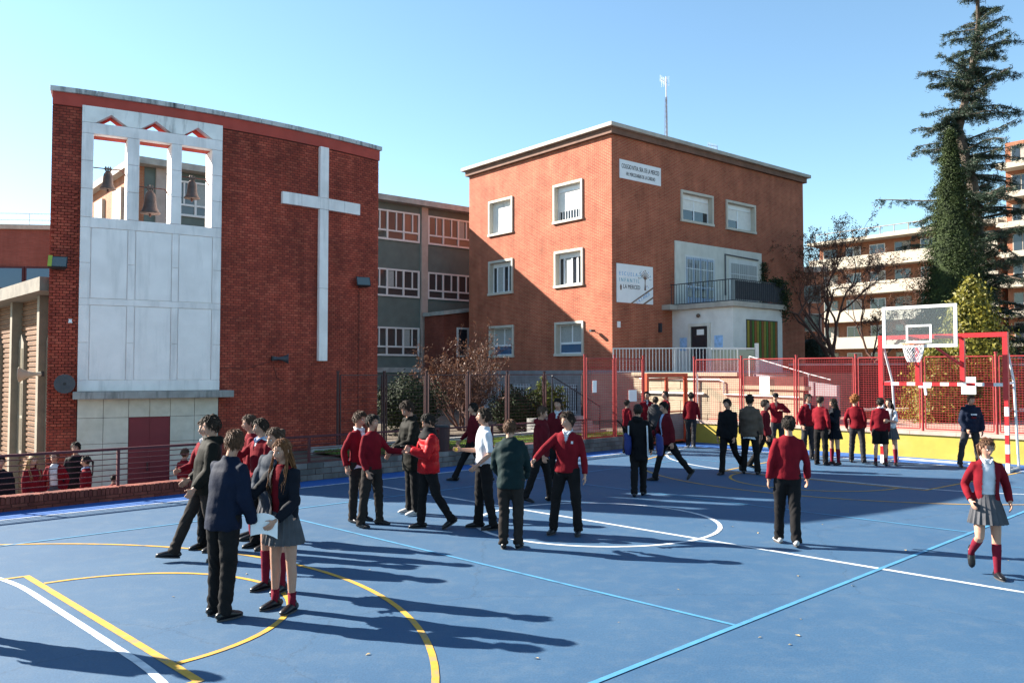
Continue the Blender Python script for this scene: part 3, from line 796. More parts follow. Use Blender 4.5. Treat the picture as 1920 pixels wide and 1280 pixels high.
b = MB(); arc_box(b, 2.02, 2.05, 0.1, 0.3, 0.03, 0.075); fixn(b.build('handle', M_fence_dark, dr))

# bells on their rods
M_bronze = mat('bell_bronze', (0.13, 0.095, 0.085), 0.6, 0.3, 5, 0.2, 30, metal=0.6, stain=(0.16, 0.075, 0.045), stain_scale=6, stain_amt=0.6)
M_rust = mat('rusty_iron', (0.13, 0.045, 0.035), 0.7, 0.3, 8, 0.2, 40)
def bell(am, ztop, zbot, a0, a1, label, rope=False):
    c = Vector(ap(am, zbot, -0.16)) + CO
    o = empty('bell', c, CA0 + am / CR + math.pi / 2, label, 'bell', 'bells in the chapel openings')
    h = ztop - zbot; hb = h * 0.80
    prof = [(0.035, 0.0), (0.235, 0.0), (0.245, 0.03), (0.20, 0.12), (0.165, 0.26), (0.145, 0.5), (0.14, 0.68), (0.125, 0.82), (0.085, 0.94), (0.03, 1.0)]
    n = 22; b = MB(); k = hb / 0.46
    vs = []; fs = []
    for r, z in prof:
        for i in range(n): vs.append((r * k * math.cos(2 * math.pi * i / n) * 0.79, r * k * math.sin(2 * math.pi * i / n) * 0.79, z * hb))
    for j in range(len(prof) - 1):
        for i in range(n): fs.append((j * n + i, j * n + (i + 1) % n, (j + 1) * n + (i + 1) % n, (j + 1) * n + i))
    fs.append(tuple(range(len(vs) - n, len(vs)))); b.add(vs, fs); fixn(b.build('bell_body', M_bronze, o, smooth=True))
    b = MB()
    for sx in (-1, 0, 1): b.tube([(sx * 0.03, 0, hb * 0.97), (sx * 0.065, 0, hb * 1.1), (sx * 0.045, 0, hb * 1.25)], [0.02, 0.018, 0.014], 6)
    b.box(-0.07, 0.07, -0.035, 0.035, hb * 1.08, hb * 1.17); b.build('crown_loops', M_bronze, o)
    b = MB(); b.tube([(0, 0, hb * 0.7), (0, 0, -0.03)], [0.012, 0.018], 6); b.ball((0, 0, -0.045), 0.03, 8, 6); b.build('clapper', M_rust, o)
    zr = hb * 1.12
    b = MB(); b.tube([(-(am - a0) - 0.02, 0, zr), ((a1 - am) - 0.1, 0, zr), ((a1 - am) + 0.03, 0.06, zr - 0.15)], 0.014, 6); b.build('rod', M_rust, o)
    if rope:
        b = MB(); b.tube([(-0.03, 0, -0.02), (-0.05, 0.02, -0.14), (-0.045, 0.02, -0.24)], [0.008, 0.012, 0.016], 6); b.build('rope', M_fence_dark, o)
        b = MB(); b.tube([(-0.19, 0.05, zr + 0.02), (-0.2, 0.05, -0.25)], 0.013, 6); b.build('strut', M_rust, o)
bell(1.13, 7.06, 6.53, 0.82, 1.51, 'bronze bell hanging in the first opening, next to the brick pier')
bell(2.04, 6.74, 6.06, 1.765, 2.455, 'lowest bronze bell hanging in the middle opening')
bell(2.98, 7.08, 6.52, 2.685, 3.38, 'bronze bell in the opening nearest the cross')

# cables clipped to the brick front
for pts_ in ([(7.55, 4.6), (7.56, 3.4), (7.54, 2.2), (7.55, 0.4)], [(3.7, 2.46), (4.3, 2.44), (4.9, 2.62)], [(5.0, 2.5), (5.1, 2.2), (5.35, 2.1)], [(0.02, 3.5), (0.2, 3.49), (0.4, 3.49)], [(0.2, 4.5), (0.3, 4.2), (0.31, 3.55)]):
    b = MB(); b.tube([ap(a_, z_, 0.012) for a_, z_ in pts_], 0.007, 5); b.build('cable', M_mortar, chapel)
# floodlights, horn speakers, box
M_lamp_body = mat('lamp_black', (0.02, 0.02, 0.022), 0.5, 0.2, 8)
M_lamp_glass = glass_mat('lamp_glass', (0.10, 0.12, 0.12), 0.12)
M_lamp_green = mat('lamp_hood_green', (0.35, 0.40, 0.05), 0.5, 0.15, 6)
M_horn = mat('horn_grey', (0.05, 0.055, 0.065), 0.5, 0.15, 6)
M_horn_w = mat('horn_beige', (0.40, 0.36, 0.27), 0.6, 0.15, 6)
def on_chapel(name, am, z, off, label, cat, yaw=0.0):
    p = Vector(ap(am, z, off)) + CO
    return empty(name, p, CA0 + am / CR + math.pi / 2 + yaw, label, cat)
def floodlight(am, z, label, yaw, green):
    o = on_chapel('floodlight', am, z, 0.0, label, 'floodlight')      # local -y points out of the wall
    MB().box(-0.03, 0.03, -0.10, 0.02, -0.03, 0.03).build('bracket', M_lamp_body, o)
    hd = empty('lamp_head'); hd.parent = o; hd.location = (0, -0.18, 0.03); hd.rotation_euler = (R_(-28), 0, yaw)
    b = MB(); lo = [(-0.13, 0.10, -0.09), (0.13, 0.10, -0.09), (0.13, 0.10, 0.09), (-0.13, 0.10, 0.09)]; hi = [(-0.19, -0.08, -0.14), (0.19, -0.08, -0.14), (0.19, -0.08, 0.14), (-0.19, -0.08, 0.14)]
    b.hexa(lo, hi); fixn(b.build('housing', M_lamp_body, hd))
    MB().box(-0.17, 0.17, -0.088, -0.081, -0.12, 0.12).build('lens', M_lamp_glass, hd)
    if green: MB().box(-0.19, -0.11, -0.10, -0.089, -0.13, 0.15).build('hood', M_lamp_green, hd)
    return o
floodlight(0.17, 4.70, 'floodlight with yellow-green hood high on the left brick pier', R_(-5), True)
floodlight(7.55, 4.76, 'tilted black floodlight on the brick wall beside the cross', R_(-25), False)
def horn(o, L, r, m, dirv=(0, -1, 0)):
    b = MB(); d = Vector(dirv).normalized()
    b.tube([d * 0.02, d * 0.12], 0.05, 12); b.tube([d * 0.12, d * (0.12 + L * 0.5), d * (0.12 + L * 0.85), d * (0.12 + L)], [0.035, r * 0.45, r * 0.8, r], 20, cap=True); b.build('horn_bell', m, o, smooth=False)
    b = MB(); b.tube([d * (0.115 + L), d * (0.128 + L)], [r * 1.05, r * 1.05], 20); b.build('rim', m, o)
    b = MB(); b.tube([d * (0.13 + L), d * (0.05 + L)], [0.035, 0.03], 10); b.build('driver', M_lamp_body, o)
    MB().box(-0.03, 0.03, -0.04, 0.03, -0.06, 0.06).build('bracket', M_lamp_body, o)
horn(on_chapel('horn_speaker', 4.95, 2.70, 0.06, 'grey horn loudspeaker on the brick wall left of the cross foot', 'loudspeaker'), 0.26, 0.13, M_horn, (0.9, -0.45, -0.02))
horn(on_chapel('horn_speaker', 0.36, 2.12, 0.02, 'round black horn loudspeaker on the left pier beside the canopy', 'loudspeaker'), 0.22, 0.20, M_horn, (-0.05, -1, -0.05))
jb = on_chapel('junction_box', 0.42, 3.49, 0.0, 'small white junction box on the left brick pier', 'box')
MB().box(-0.04, 0.04, -0.05, 0.0, -0.045, 0.045).build('case', M_white_paint, jb); MB().box(-0.03, 0.03, -0.056, -0.051, -0.03, 0.03).build('cover', M_paper, jb)
b = MB()
b.tube([(0.0, -0.012, -0.05), (0.005, -0.012, -0.6), (0.0, -0.012, -1.2)], 0.006, 5); b.build('cable', M_lamp_body, jb)

# nave: side wall with concrete columns, brick infill, pointed windows and a concrete eave
M_nave_brick = brick_mat('nave_brick', (0.30, 0.155, 0.08), (0.24, 0.115, 0.06), (0.12, 0.075, 0.05), 0.25, 0.066, 0.014, 0.25)
M_col_conc = mat('cream_concrete', (0.21, 0.175, 0.13), 0.8, 0.12, 4, 0.15, 40, stain=(0.35, 0.30, 0.22), stain_scale=1.2, stain_amt=0.5)
nang = math.atan2(0.733, -0.68)
nave = empty('chapel_nave', (-10.02, 18.85, -0.9), nang, 'lower side of the chapel with cream columns, pointed windows and concrete eave', 'building')
# local x runs back along the wall, local y points away from the yard (inside is -y)
MB().box(0.05, 16, -5.0, -0.001, 0, 5.05).build('wall', M_nave_brick, nave)
MB().box(-0.02, 16.3, -5.1, 0.55, 5.052, 5.36).build('eave', M_eave, nave)
b = MB()
for k in range(37): b.box(0.06, 15.9, 0.0, 0.022, 0.1 + k * 0.132, 0.16 + k * 0.132)
b.build('projecting_courses', M_nave_brick, nave, kind='stuff')
for i in range(6):
    x = 1.25 + i * 2.6
    MB().box(x, x + 0.20, 0.0, 0.24, 0, 5.05).build('column', M_col_conc, nave)
for i in range(6):
    for dx in (0.55,):
        x = 2.1 + i * 2.6 + dx - 1.95
        if x < 0.2: continue
        poly = [(x, 1.2), (x + 0.5, 1.2), (x + 0.5, 4.0), (x + 0.25, 4.22), (x, 4.0)]
        b = MB(); b.prism(poly, lambda p, z, d: (p, d, z), 0.0, 0.09); w = fixn(b.build('window_box', M_col_conc, nave))
        for k in range(3):
            MB().box(x + 0.05, x + 0.45, 0.092, 0.098, 1.3 + k * 0.88, 2.1 + k * 0.88).build('pane', mat('nave_pane', (0.16, 0.13, 0.095), 0.3, 0.1, 4), w)
sp = empty('horn_speaker', Vector((-10.02, 18.85, 0)) + Vector((-0.68, 0.733, 0)) * 1.0 + Vector((-0.733, -0.68, 0)) * 0.2 + Vector((0, 0, 2.32)), R_(-60), 'beige horn loudspeaker on the sunlit nave wall at the left', 'loudspeaker')
horn(sp, 0.36, 0.17, M_horn_w, (-0.25, -1, -0.05))
# ================================================================== BRICK BLOCK (school house)
BD = (4.394, 36.8); BANG = math.atan2(0.636, 0.772)
# local frame: +x along the shaded front (to the right), +y along the sunlit side (to the back left); z up from the court
blockb = empty('school_block', (BD[0], BD[1], 0.0), BANG, 'three storey brick block with flat roof, sunlit on one side', 'building')
M_blk = brick_mat('block_brick', (0.335, 0.057, 0.035), (0.43, 0.094, 0.052), (0.38, 0.215, 0.125), 0.25, 0.066, 0.012, 0.34)
M_band = mat('grey_plinth', (0.24, 0.235, 0.24), 0.85, 0.15, 3, 0.2, 40, stain=(0.14, 0.14, 0.14), stain_amt=0.5)
M_bed = mat('cornice_shade_brown', (0.16, 0.085, 0.06), 0.85, 0.2, 3)  # shadow line under the slab put into the bed's dark brown
M_cornice = mat('cornice_concrete', (0.40, 0.375, 0.335), 0.8, 0.12, 3, 0.15, 40, stain=(0.2, 0.19, 0.17), stain_scale=1.0, stain_amt=0.6)
M_win_stone = mat('window_stone', (0.52, 0.48, 0.41), 0.75, 0.08, 4, 0.1, 50, stain=(0.4, 0.37, 0.3), stain_scale=2, stain_amt=0.4)
M_alu = mat('white_aluminium', (0.72, 0.73, 0.75), 0.35, 0.05, 4)
M_blind = mat('roller_blind', (0.70, 0.69, 0.66), 0.6, 0.06, 5)
M_glass = glass_mat('window_glass', (0.02, 0.025, 0.033), 0.04)
M_glass_sky = glass_mat('window_glass_sky_tint', (0.05, 0.11, 0.2), 0.04)  # reflected sky put into the pane's blue base colour
M_curtain = mat('window_curtain', (0.33, 0.34, 0.33), 0.8, 0.15, 20)
W, D_, ZT = 15.33, 10.53, 12.88
WIN_Y = ((1.80, 3.80, 9.35, 11.22, 'blind'), (6.82, 8.80, 9.38, 11.23, 'shut'), (1.78, 3.73, 6.31, 8.05, 'slide'), (6.80, 8.80, 6.31, 8.09, 'slide'), (1.76, 3.70, 3.10, 4.70, 'net'), (6.74, 8.74, 3.10, 4.73, 'net'))
WIN_X = ((4.70, 7.20, 9.53, 11.06, 'half'), (8.23, 10.76, 9.53, 11.04, 'halfbig'))
REC = 0.24; WT = 0.12
def holed(b, L, z0, z1, wins, fn):
    ts = sorted({0, L} | {w[0] + WT for w in wins} | {w[1] - WT for w in wins}); zs = sorted({z0, z1} | {w[2] + WT for w in wins} | {w[3] - WT for w in wins})
    for i in range(len(ts) - 1):
        for j in range(len(zs) - 1):
            tm, zm = (ts[i] + ts[i + 1]) / 2, (zs[j] + zs[j + 1]) / 2
            if any(w[0] + WT < tm < w[1] - WT and w[2] + WT < zm < w[3] - WT for w in wins): continue
            b.add([fn(ts[i], zs[j]), fn(ts[i + 1], zs[j]), fn(ts[i + 1], zs[j + 1]), fn(ts[i], zs[j + 1])], [(0, 1, 2, 3)])
b = MB()
holed(b, D_, 2.45, ZT, WIN_Y, lambda t_, z_: (0, t_, z_)); holed(b, W, 2.45, ZT, WIN_X, lambda t_, z_: (t_, 0, z_))
b.add([(W, 0, 2.45), (W, D_, 2.45), (W, D_, ZT), (W, 0, ZT), (0, D_, 2.45), (0, D_, ZT)], [(0, 1, 2, 3), (1, 4, 5, 2)])
b.add([(0, 0, ZT), (W, 0, ZT), (W, D_, ZT), (0, D_, ZT)], [(0, 1, 2, 3)])
b.build('wall', M_blk, blockb)
b = MB(); b.box(-0.03, W + 0.02, -0.03, D_ + 0.02, 0.0, 2.448); b.build('plinth', M_band, blockb)
b = MB(); b.box(-0.33, W + 0.33, -0.33, D_ + 0.33, 13.15, 13.33); bevel(b.build('cornice', M_cornice, blockb), 0.02)
b = MB(); b.box(-0.16, W + 0.16, -0.16, D_ + 0.16, 12.882, 13.148); b.build('cornice_shade_bed', M_bed, blockb)

def win_side(face, t0, t1, z0, z1, kind):
    """window on the sunlit side ('y', plane x=0, t along +y) or the front ('x', plane y=0)."""
    o = empty('window'); o.parent = blockb
    def bx(name, a0, a1, o0, o1, zz0, zz1, m, par=o, bev=0.0):
        b = MB()
        if face == 'y': b.box(-o1, -o0, a0, a1, zz0, zz1)
        else: b.box(a0, a1, -o1, -o0, zz0, zz1)
        q = b.build(name, m, par)
        if bev: bevel(q, bev, 1)
        return q
    T = WT; pr = 0.07
    # stone surround slightly proud of the brick, lining the recess; the window sits at its back
    bx('surround', t0, t1, -REC, pr, z1 - T, z1, M_win_stone, bev=.006); bx('sill', t0 - .02, t1 + .02, -REC, pr + .03, z0, z0 + T, M_win_stone, bev=.006)
    bx('surround', t0, t0 + T, -REC, pr, z0 + T + .001, z1 - T - .001, M_win_stone, bev=.006); bx('surround', t1 - T, t1, -REC, pr, z0 + T + .001, z1 - T - .001, M_win_stone, bev=.006)
    a0, a1, b0, b1 = t0 + T, t1 - T, z0 + T, z1 - T
    bx('back_board', a0, a1, -REC - .05, -REC - .002, b0, b1, M_glass)
    bx_ = bx
    def bx(name, a0_, a1_, o0, o1, zz0, zz1, m, par=o, bev=0.0): return bx_(name, a0_, a1_, o0 - REC, o1 - REC, zz0, zz1, m, par, bev)
    bx('pane', a0 + .04, a1 - .04, 0.002, 0.012, b0 + .04, b1 - .04, M_glass_sky if kind == 'net' else M_glass)
    f = .055; m_ = (a0 + a1) / 2
    fr_ = MB()
    def fb(x0, x1, zz0, zz1, o0=0.0, o1=0.045):
        o0 -= REC; o1 -= REC
        if face == 'y': fr_.box(-o1, -o0, x0, x1, zz0, zz1)
        else: fr_.box(x0, x1, -o1, -o0, zz0, zz1)
    fb(a0, a1, b0, b0 + f, .001, .05); fb(a0, a1, b1 - f, b1, .001, .05); fb(a0, a0 + f, b0 + f, b1 - f); fb(a1 - f, a1, b0 + f, b1 - f)
    hgt = b1 - b0
    if kind in ('blind', 'half', 'halfbig'):
        zb = {'blind': 0.28, 'half': 0.42, 'halfbig': 0.36}[kind]
        bx('shutter_box', a0 + f, a1 - f, 0.014, 0.07, b1 - f - .2, b1 - f, M_alu)
        if kind == 'blind':
            bx('roller_blind', a0 + f, a1 - f, 0.014, 0.03, b0 + hgt * zb, b1 - f - .2, M_blind)
        else:
            bx('roller_blind', a0 + f, m_ - .04, 0.014, 0.03, b0 + hgt * zb, b1 - f - .2, M_blind); bx('roller_blind', m_ + .04, a1 - f, 0.014, 0.03, b0 + (hgt * zb if kind == 'half' else .06), b1 - f - .2, M_blind)
            fb(m_ - .04, m_ + .04, b0 + f, b1 - f - .2)
        if kind == 'blind':
            for k in range(9):
                x = a0 + f + (a1 - a0 - 2 * f) * (k + .5) / 9; fb(x - .012, x + .012, b0 + f, b0 + hgt * .33, .05, .07)
    elif kind == 'shut':
        bx('shutter', a0 + f, m_ - .02, 0.014, 0.04, b0 + f, b1 - f, M_blind); bx('shutter', m_ + .02, a1 - f, 0.014, 0.04, b0 + f, b1 - f, M_blind)
    elif kind == 'slide':
        bx('shutter_box', a0 + f, a1 - f, 0.014, 0.06, b1 - f - .17, b1 - f, M_alu)
        for x in (a0 + .28 * (a1 - a0), m_, a0 + .80 * (a1 - a0)): fb(x - .05, x + .05, b0 + f, b1 - f - .17)
        bx('curtain', m_ + .05, a0 + .76 * (a1 - a0), 0.013, 0.02, b0 + f, b1 - f - .17, M_curtain)
    else:
        zt = b0 + hgt * .36
        fb(a0 + f, a1 - f, zt - .05, zt + .05); fb(m_ - .035, m_ + .035, zt + .05, b1 - f)
        if kind == 'net': bx('net_curtain', a0 + f, a1 - f, 0.013, 0.018, zt, b1 - f, M_curtain)
    fr_.build('sash_frame', M_alu, o)
for w_ in WIN_Y: win_side('y', *w_)
for w_ in WIN_X: win_side('x', *w_)

# front: white panel with two barred openings above the balcony
M_cream = mat('cream_render', (0.62, 0.60, 0.54), 0.8, 0.08, 2, 0.12, 40, stain=(0.42, 0.40, 0.34), stain_scale=0.8, stain_amt=0.4, streak=True)
M_white_r = mat('white_render', (0.66, 0.66, 0.64), 0.8, 0.07, 2, 0.1, 40, stain=(0.45, 0.44, 0.42), stain_scale=0.9, stain_amt=0.4)
M_blue_door = mat('blue_grey_door', (0.26, 0.36, 0.5), 0.45, 0.08, 5)
MB().box(4.22, 11.22, -0.06, -0.001, 5.46, 8.57).build('white_panel', M_cream, blockb)
bd = empty('balcony_door'); bd.parent = blockb
MB().box(4.92, 7.2, -0.075, -0.062, 5.47, 7.96).build('door_frame', M_white_r, bd)
for i in range(4):
    x0 = 5.02 + i * 0.53
    MB().box(x0, x0 + 0.49, -0.10, -0.078, 5.5, 7.86).build('door_leaf', M_blue_door, bd)
    MB().box(x0 + .07, x0 + .42, -0.112, -0.102, 6.5, 7.75).build('pane', M_glass, bd)
    MB().box(x0 + .07, x0 + .42, -0.112, -0.102, 5.95, 6.38).build('pane', M_glass, bd)
b = MB()
for i in range(17): b.box(5.0 + i * .133, 5.016 + i * .133, -0.15, -0.135, 5.5, 7.9)
for z in (6.45, 7.3): b.box(4.95, 7.17, -0.134, -0.12, z, z + .03)
b.build('window_bars', M_alu, bd, kind='stuff')
bw2 = empty('balcony_window'); bw2.parent = blockb
MB().box(8.36, 10.82, -0.075, -0.062, 5.9, 8.06).build('window_frame', M_white_r, bw2)
for i in range(3): MB().box(8.52 + i * .75, 9.22 + i * .75, -0.09, -0.078, 6.0, 7.85).build('pane', M_curtain, bw2)
b = MB()
for i in range(14): b.box(8.45 + i * .17, 8.464 + i * .17, -0.14, -0.125, 5.95, 7.9)
b.box(8.4, 10.75, -0.124, -0.11, 7.3, 7.33); b.build('window_bars', M_alu, bw2, kind='stuff')
b = MB(); b.tube([(8.05, -0.09, 6.2), (8.05, -0.09, 8.25), (10.85, -0.09, 8.18)], 0.045, 8); b.build('cable_duct', mat('duct_grey', (0.12, 0.12, 0.13), 0.6), bw2)

# projecting entrance with the balcony on top: side face x=4.05 looks left, front at y=-3.4
EX0, EX1, EY = 4.05, 7.84, -3.4
ent = empty('entrance'); ent.parent = blockb
MB().box(EX0, EX1, EY, -0.002, 2.33, 5.24).build('wall', M_white_r, ent)
b = MB(); b.box(EX0 - 0.22, EX1 + 0.1, EY - 0.18, -0.003, 5.242, 5.47); bevel(b.build('balcony_slab', M_cornice, ent), 0.015)
MB().box(EX0 - 0.75, EX0 - 0.222, -0.5, -0.003, 5.243, 5.468).build('slab_end', M_cornice, ent)
M_rail_blk = mat('balcony_iron', (0.025, 0.03, 0.04), 0.5, 0.1, 6)
br = empty('balcony_railing'); br.parent = blockb
b = MB()
n = 22
for i in range(n + 1):
    y = -0.1 + (EY - 0.05 + 0.1) * i / n; b.box(EX0 - .17, EX0 - .152, y - .009, y + .009, 5.5, 6.42)
for i in range(27):
    x = EX0 - .16 + (EX1 - EX0 + .2) * i / 26; b.box(x - .009, x + .009, EY - .14, EY - .122, 5.5, 6.42)
b.build('balusters', M_rail_blk, br, kind='stuff')
for z in (5.5, 6.43):
    MB().bar((EX0 - .16, -0.05, z), (EX0 - .16, EY - .14, z), .04).build('rail', M_rail_blk, br); MB().bar((EX0 - .17, EY - .13, z + .002), (EX1 + .05, EY - .13, z + .002), .04).build('rail', M_rail_blk, br)
MB().box(EX0 + .05, EX1, EY - .115, EY - .108, 5.56, 6.38).build('screen', mat('dark_screen', (0.04, 0.045, 0.055), 0.8, 0.2, 8), br)
# door on the side face (plane x=EX0), lamp, posters
ed = empty('entrance_door'); ed.parent = blockb
def side(name, y0, y1, z0, z1, o0, o1, m, par): return MB().box(EX0 - o1, EX0 - o0, y0, y1, z0, z1).build(name, m, par)
side('door_frame', -2.20, -0.98, 4.44, 4.58, 0.001, 0.08, M_cream, ed); side('door_frame', -2.20, -2.06, 2.34, 4.438, 0.001, 0.08, M_cream, ed); side('door_frame', -1.12, -0.98, 2.34, 4.438, 0.001, 0.08, M_cream, ed)
side('door_leaf', -2.055, -1.125, 2.34, 4.435, 0.001, 0.03, mat('dark_door', (0.025, 0.025, 0.03), 0.3, 0.1, 4), ed); side('pane', -1.95, -1.22, 2.9, 4.0, 0.032, 0.036, M_glass, ed); side('door_sign', -1.85, -1.45, 4.05, 4.3, 0.032, 0.04, M_paper, ed)
M_poster = mat('poster_blue', (0.3, 0.48, 0.75), 0.6, 0.25, 9)
side('poster', -0.85, -0.45, 3.35, 3.95, 0.001, 0.012, M_poster, ed); side('poster', -2.85, -2.4, 3.4, 4.0, 0.001, 0.012, M_poster, ed)
lm = MB(); lm.ball((EX0 - .06, -1.55, 4.93), (0.06, 0.11, 0.09), 12, 8); lm.build('wall_lamp', mat('lamp_shade_brown', (0.12, 0.08, 0.06), 0.4), ed, smooth=True)
# striped window on the front face
sw = empty('striped_window'); sw.parent = blockb
cols = [(0.42, 0.30, 0.03), (0.10, 0.03, 0.02), (0.05, 0.20, 0.03), (0.40, 0.10, 0.02), (0.35, 0.28, 0.03), (0.04, 0.17, 0.03), (0.36, 0.08, 0.02), (0.40, 0.30, 0.04), (0.05, 0.2, 0.03), (0.34, 0.07, 0.02), (0.30, 0.25, 0.03), (0.05, 0.16, 0.02), (0.38, 0.1, 0.02)]
MB().box(EX0 + .95, EX0 + 3.4, EY - .012, EY - .001, 2.9, 4.72).build('window_frame', M_rail_blk, sw)
for i, c in enumerate(cols):
    x = EX0 + 1.0 + i * .18; MB().box(x + .01, x + .155, EY - .04, EY - .014, 2.95, 4.67).build('slat', mat('stripe_%d' % i, (c[0] * .55 + .02, c[1] * .6 + .02, c[2] * .6), 0.6, 0.1, 6), sw)
# wall lamp and intercom on the brick
MB().box(3.05, 3.17, -0.14, -0.002, 4.2, 4.62).build('wall_lantern', M_rail_blk, blockb); MB().box(0.30, 0.50, -0.03, -0.002, 4.33, 4.60).build('intercom', M_alu, blockb)
b = MB(); b.tube([(-0.02, 0.98, 4.15), (-0.16, 0.98, 4.2)], .02, 6); b.box(-0.40, -0.14, 0.9, 1.04, 4.15, 4.25); b.build('security_camera', M_rail_blk, blockb)
# hanging plant at the end of the balcony
hp = []
for _ in range(3200):
    t = random.random()
    cx_, cz_ = (EX1 + .0 + random.gauss(0, .22), 5.9 + random.gauss(0, .35)) if t < .6 else ((EX1 + .1 + random.gauss(0, .12), 5.2 + random.gauss(0, .28)) if t < .75 else (EX1 - .5 + 3.3 * 0 + random.gauss(0, .1), 6.5 + random.gauss(0, .1)))
    hp.append((cx_, EY - .05 + random.gauss(0, .16), cz_))
pl_ = empty('hanging_plant', Vector(blockb.location), BANG, 'dark climbing plant spilling over the end of the balcony', 'plant')
quad_cloud('foliage', hp, .045, leaf_mat('ivy_leaf', (0.008, 0.018, 0.006), (0.03, 0.05, 0.015), .2), pl_)
pv = []
for _ in range(1300): pv.append((11.35 + random.gauss(0, .16), -0.12 + random.gauss(0, .05), random.uniform(5.6, 8.1)))
pl2 = empty('climbing_plant', Vector(blockb.location), BANG, 'thin dark climber on the brick beside the white panel', 'plant')
quad_cloud('foliage', pv, .045, MATS['ivy_leaf'], pl2)
b = MB(); b.tube([(11.3, -0.04, 5.5), (11.38, -0.05, 7.0), (11.3, -0.04, 8.2)], .02, 6); b.build('stem', M_soil, pl2)
b = MB(); b.tube([(EX1 - .05, EY - .05, 5.48), (EX1, EY - .06, 6.3)], .02, 6); b.build('stem', M_soil, pl_)

# signs
RX = (math.pi / 2, 0, 0)
M_black = mat('sign_black', (0.015, 0.015, 0.018), 0.6, 0.05, 5)
M_sign_w = mat('sign_white', (0.74, 0.75, 0.77), 0.5, 0.05, 2, stain=(0.6, 0.6, 0.6), stain_amt=0.3)
s1 = empty('school_sign', (Vector(blockb.location) + Matrix.Rotation(BANG, 3, 'Z') @ Vector((0.48, 0, 11.0))), BANG, 'long white sign with two lines of black lettering under the cornice', 'sign')
MB().box(0, 2.78, -0.04, -0.003, 0.0, 0.84).build('board', M_sign_w, s1)
text('lettering', 'COLEGIO NTRA. SRA. DE LA MERCED', 0.29, M_black, s1, (1.39, -0.043, 0.55), RX, 'CENTER', 0.004, 0.52)
text('lettering', 'HH. MERCEDARIAS DE LA CARIDAD', 0.235, M_black, s1, (1.39, -0.043, 0.23), RX, 'CENTER', 0.004, 0.52)
s2 = empty('nursery_sign', (Vector(blockb.location) + Matrix.Rotation(BANG, 3, 'Z') @ Vector((0.26, 0, 5.45))), BANG, 'square white nursery sign with a tree drawing and diagonal stripe', 'sign')
SW, SH = 2.4, 1.72
MB().box(0, SW, -0.04, -0.003, 0.0, SH).build('board', M_sign_w, s2)
M_sgblue = mat('sign_light_blue', (0.16, 0.36, 0.62), 0.6, 0.15, 6); M_sgteal = mat('sign_teal', (0.08, 0.33, 0.45), 0.6, 0.15, 6); M_sgbrown = mat('sign_brown', (0.16, 0.09, 0.06), 0.6, 0.15, 6)
text('lettering', 'E S C U E L A', 0.24, M_sgblue, s2, (0.15, -0.043, 1.28), RX, 'LEFT', 0.003, 0.88)
text('lettering', 'I N F A N T I L', 0.24, M_sgteal, s2, (0.15, -0.043, 1.0), RX, 'LEFT', 0.003, 0.88)
text('lettering', 'LA MERCED', 0.26, M_black, s2, (0.40, -0.043, 0.71), RX, 'LEFT', 0.004, 0.82)
def spoly(name, pts, m, d=0.045):
    b = MB(); b.prism(pts, lambda x, z, dd: (x, dd, z), -0.0405, -d); return fixn(b.build(name, m, s2))
spoly('diagonal_stripe', [(0.90, 0.0), (1.02, 0.0), (2.4, 0.72), (2.4, 0.80)], M_sgbrown); spoly('diagonal_stripe', [(1.70, 0.0), (1.86, 0.0), (2.4, 0.28), (2.4, 0.36)], M_sgbrown)
tx = text('lettering', '1 A 3 AÑOS', 0.24, MATS['sign_light_blue'], s2, (1.72, -0.043, 0.26), (math.pi / 2, 0, 0), 'CENTER', 0.003, 0.8); tx.rotation_euler = Euler((math.pi / 2, R_(-27.5), 0), 'XYZ')
spoly('drawn_trunk', [(1.80, 0.62), (1.92, 0.62), (1.88, 0.95), (1.90, 1.15), (1.82, 1.15), (1.84, 0.95)], M_sgbrown)
b = MB()
for i in range(9):
    a = R_(25 + i * 16); b.bar((1.86, -0.043, 1.1), (1.86 + math.cos(a) * .33, -0.043, 1.1 + math.sin(a) * .38), .022, .006, up=(0, 1, 0))
b.build('drawn_branches', M_sgbrown, s2)
for i in range(30):
    a = R_(random.uniform(0, 180)); r = random.uniform(.22, .5); x, z = 1.86 + math.cos(a) * r, 1.12 + math.sin(a) * r
    if i > 25: x, z = 1.86 + random.uniform(-.2, .25), random.uniform(.68, .85)
    spoly('drawn_leaf', [(x - .025, z), (x, z - .03), (x + .025, z), (x, z + .03)], [M_sgbrown, M_sgteal, M_sgblue][i % 3])
spoly('emblem', [(0.22, 0.55), (0.30, 0.55), (0.32, 0.72), (0.26, 0.82), (0.20, 0.72)], M_sgbrown)

# aerials on the roof
M_mast = mat('aerial_steel', (0.22, 0.2, 0.22), 0.4, 0.2, 6, metal=0.5)
def bw(x, y, z): return Vector(blockb.location) + Matrix.Rotation(BANG, 3, 'Z') @ Vector((x, y, z))
am = empty('aerial_mast', bw(6.35, 2.2, 13.33), BANG + 0.3, 'tall lattice aerial mast on the flat roof of the brick block', 'aerial')
b = MB()
for a in range(3): b.tube([(.11 * math.cos(a * 2.09), .11 * math.sin(a * 2.09), -.45), (.06 * math.cos(a * 2.09), .06 * math.sin(a * 2.09), 3.1)], .014, 5)
for i in range(11):
    z = .1 + i * .27; r = .105 - .004 * i
    for a in range(3): b.bar((r * math.cos(a * 2.09), r * math.sin(a * 2.09), z), (r * math.cos((a + 1) * 2.09), r * math.sin((a + 1) * 2.09), z + .2), .01)
b.build('lattice', M_mast, am); MB().tube([(0, 0, -.4), (0, 0, 4.15)], .022, 6).build('pole', M_mast, am)
b = MB(); b.bar((0, 0, 3.85), (-.95, -.1, 3.72), .03)
for i in range(7): b.bar((-.15 - i * .11, -.02, 3.65 + .0 * i), (-.15 - i * .11, -.02, 4.0), .012, up=(1, 0, 0))
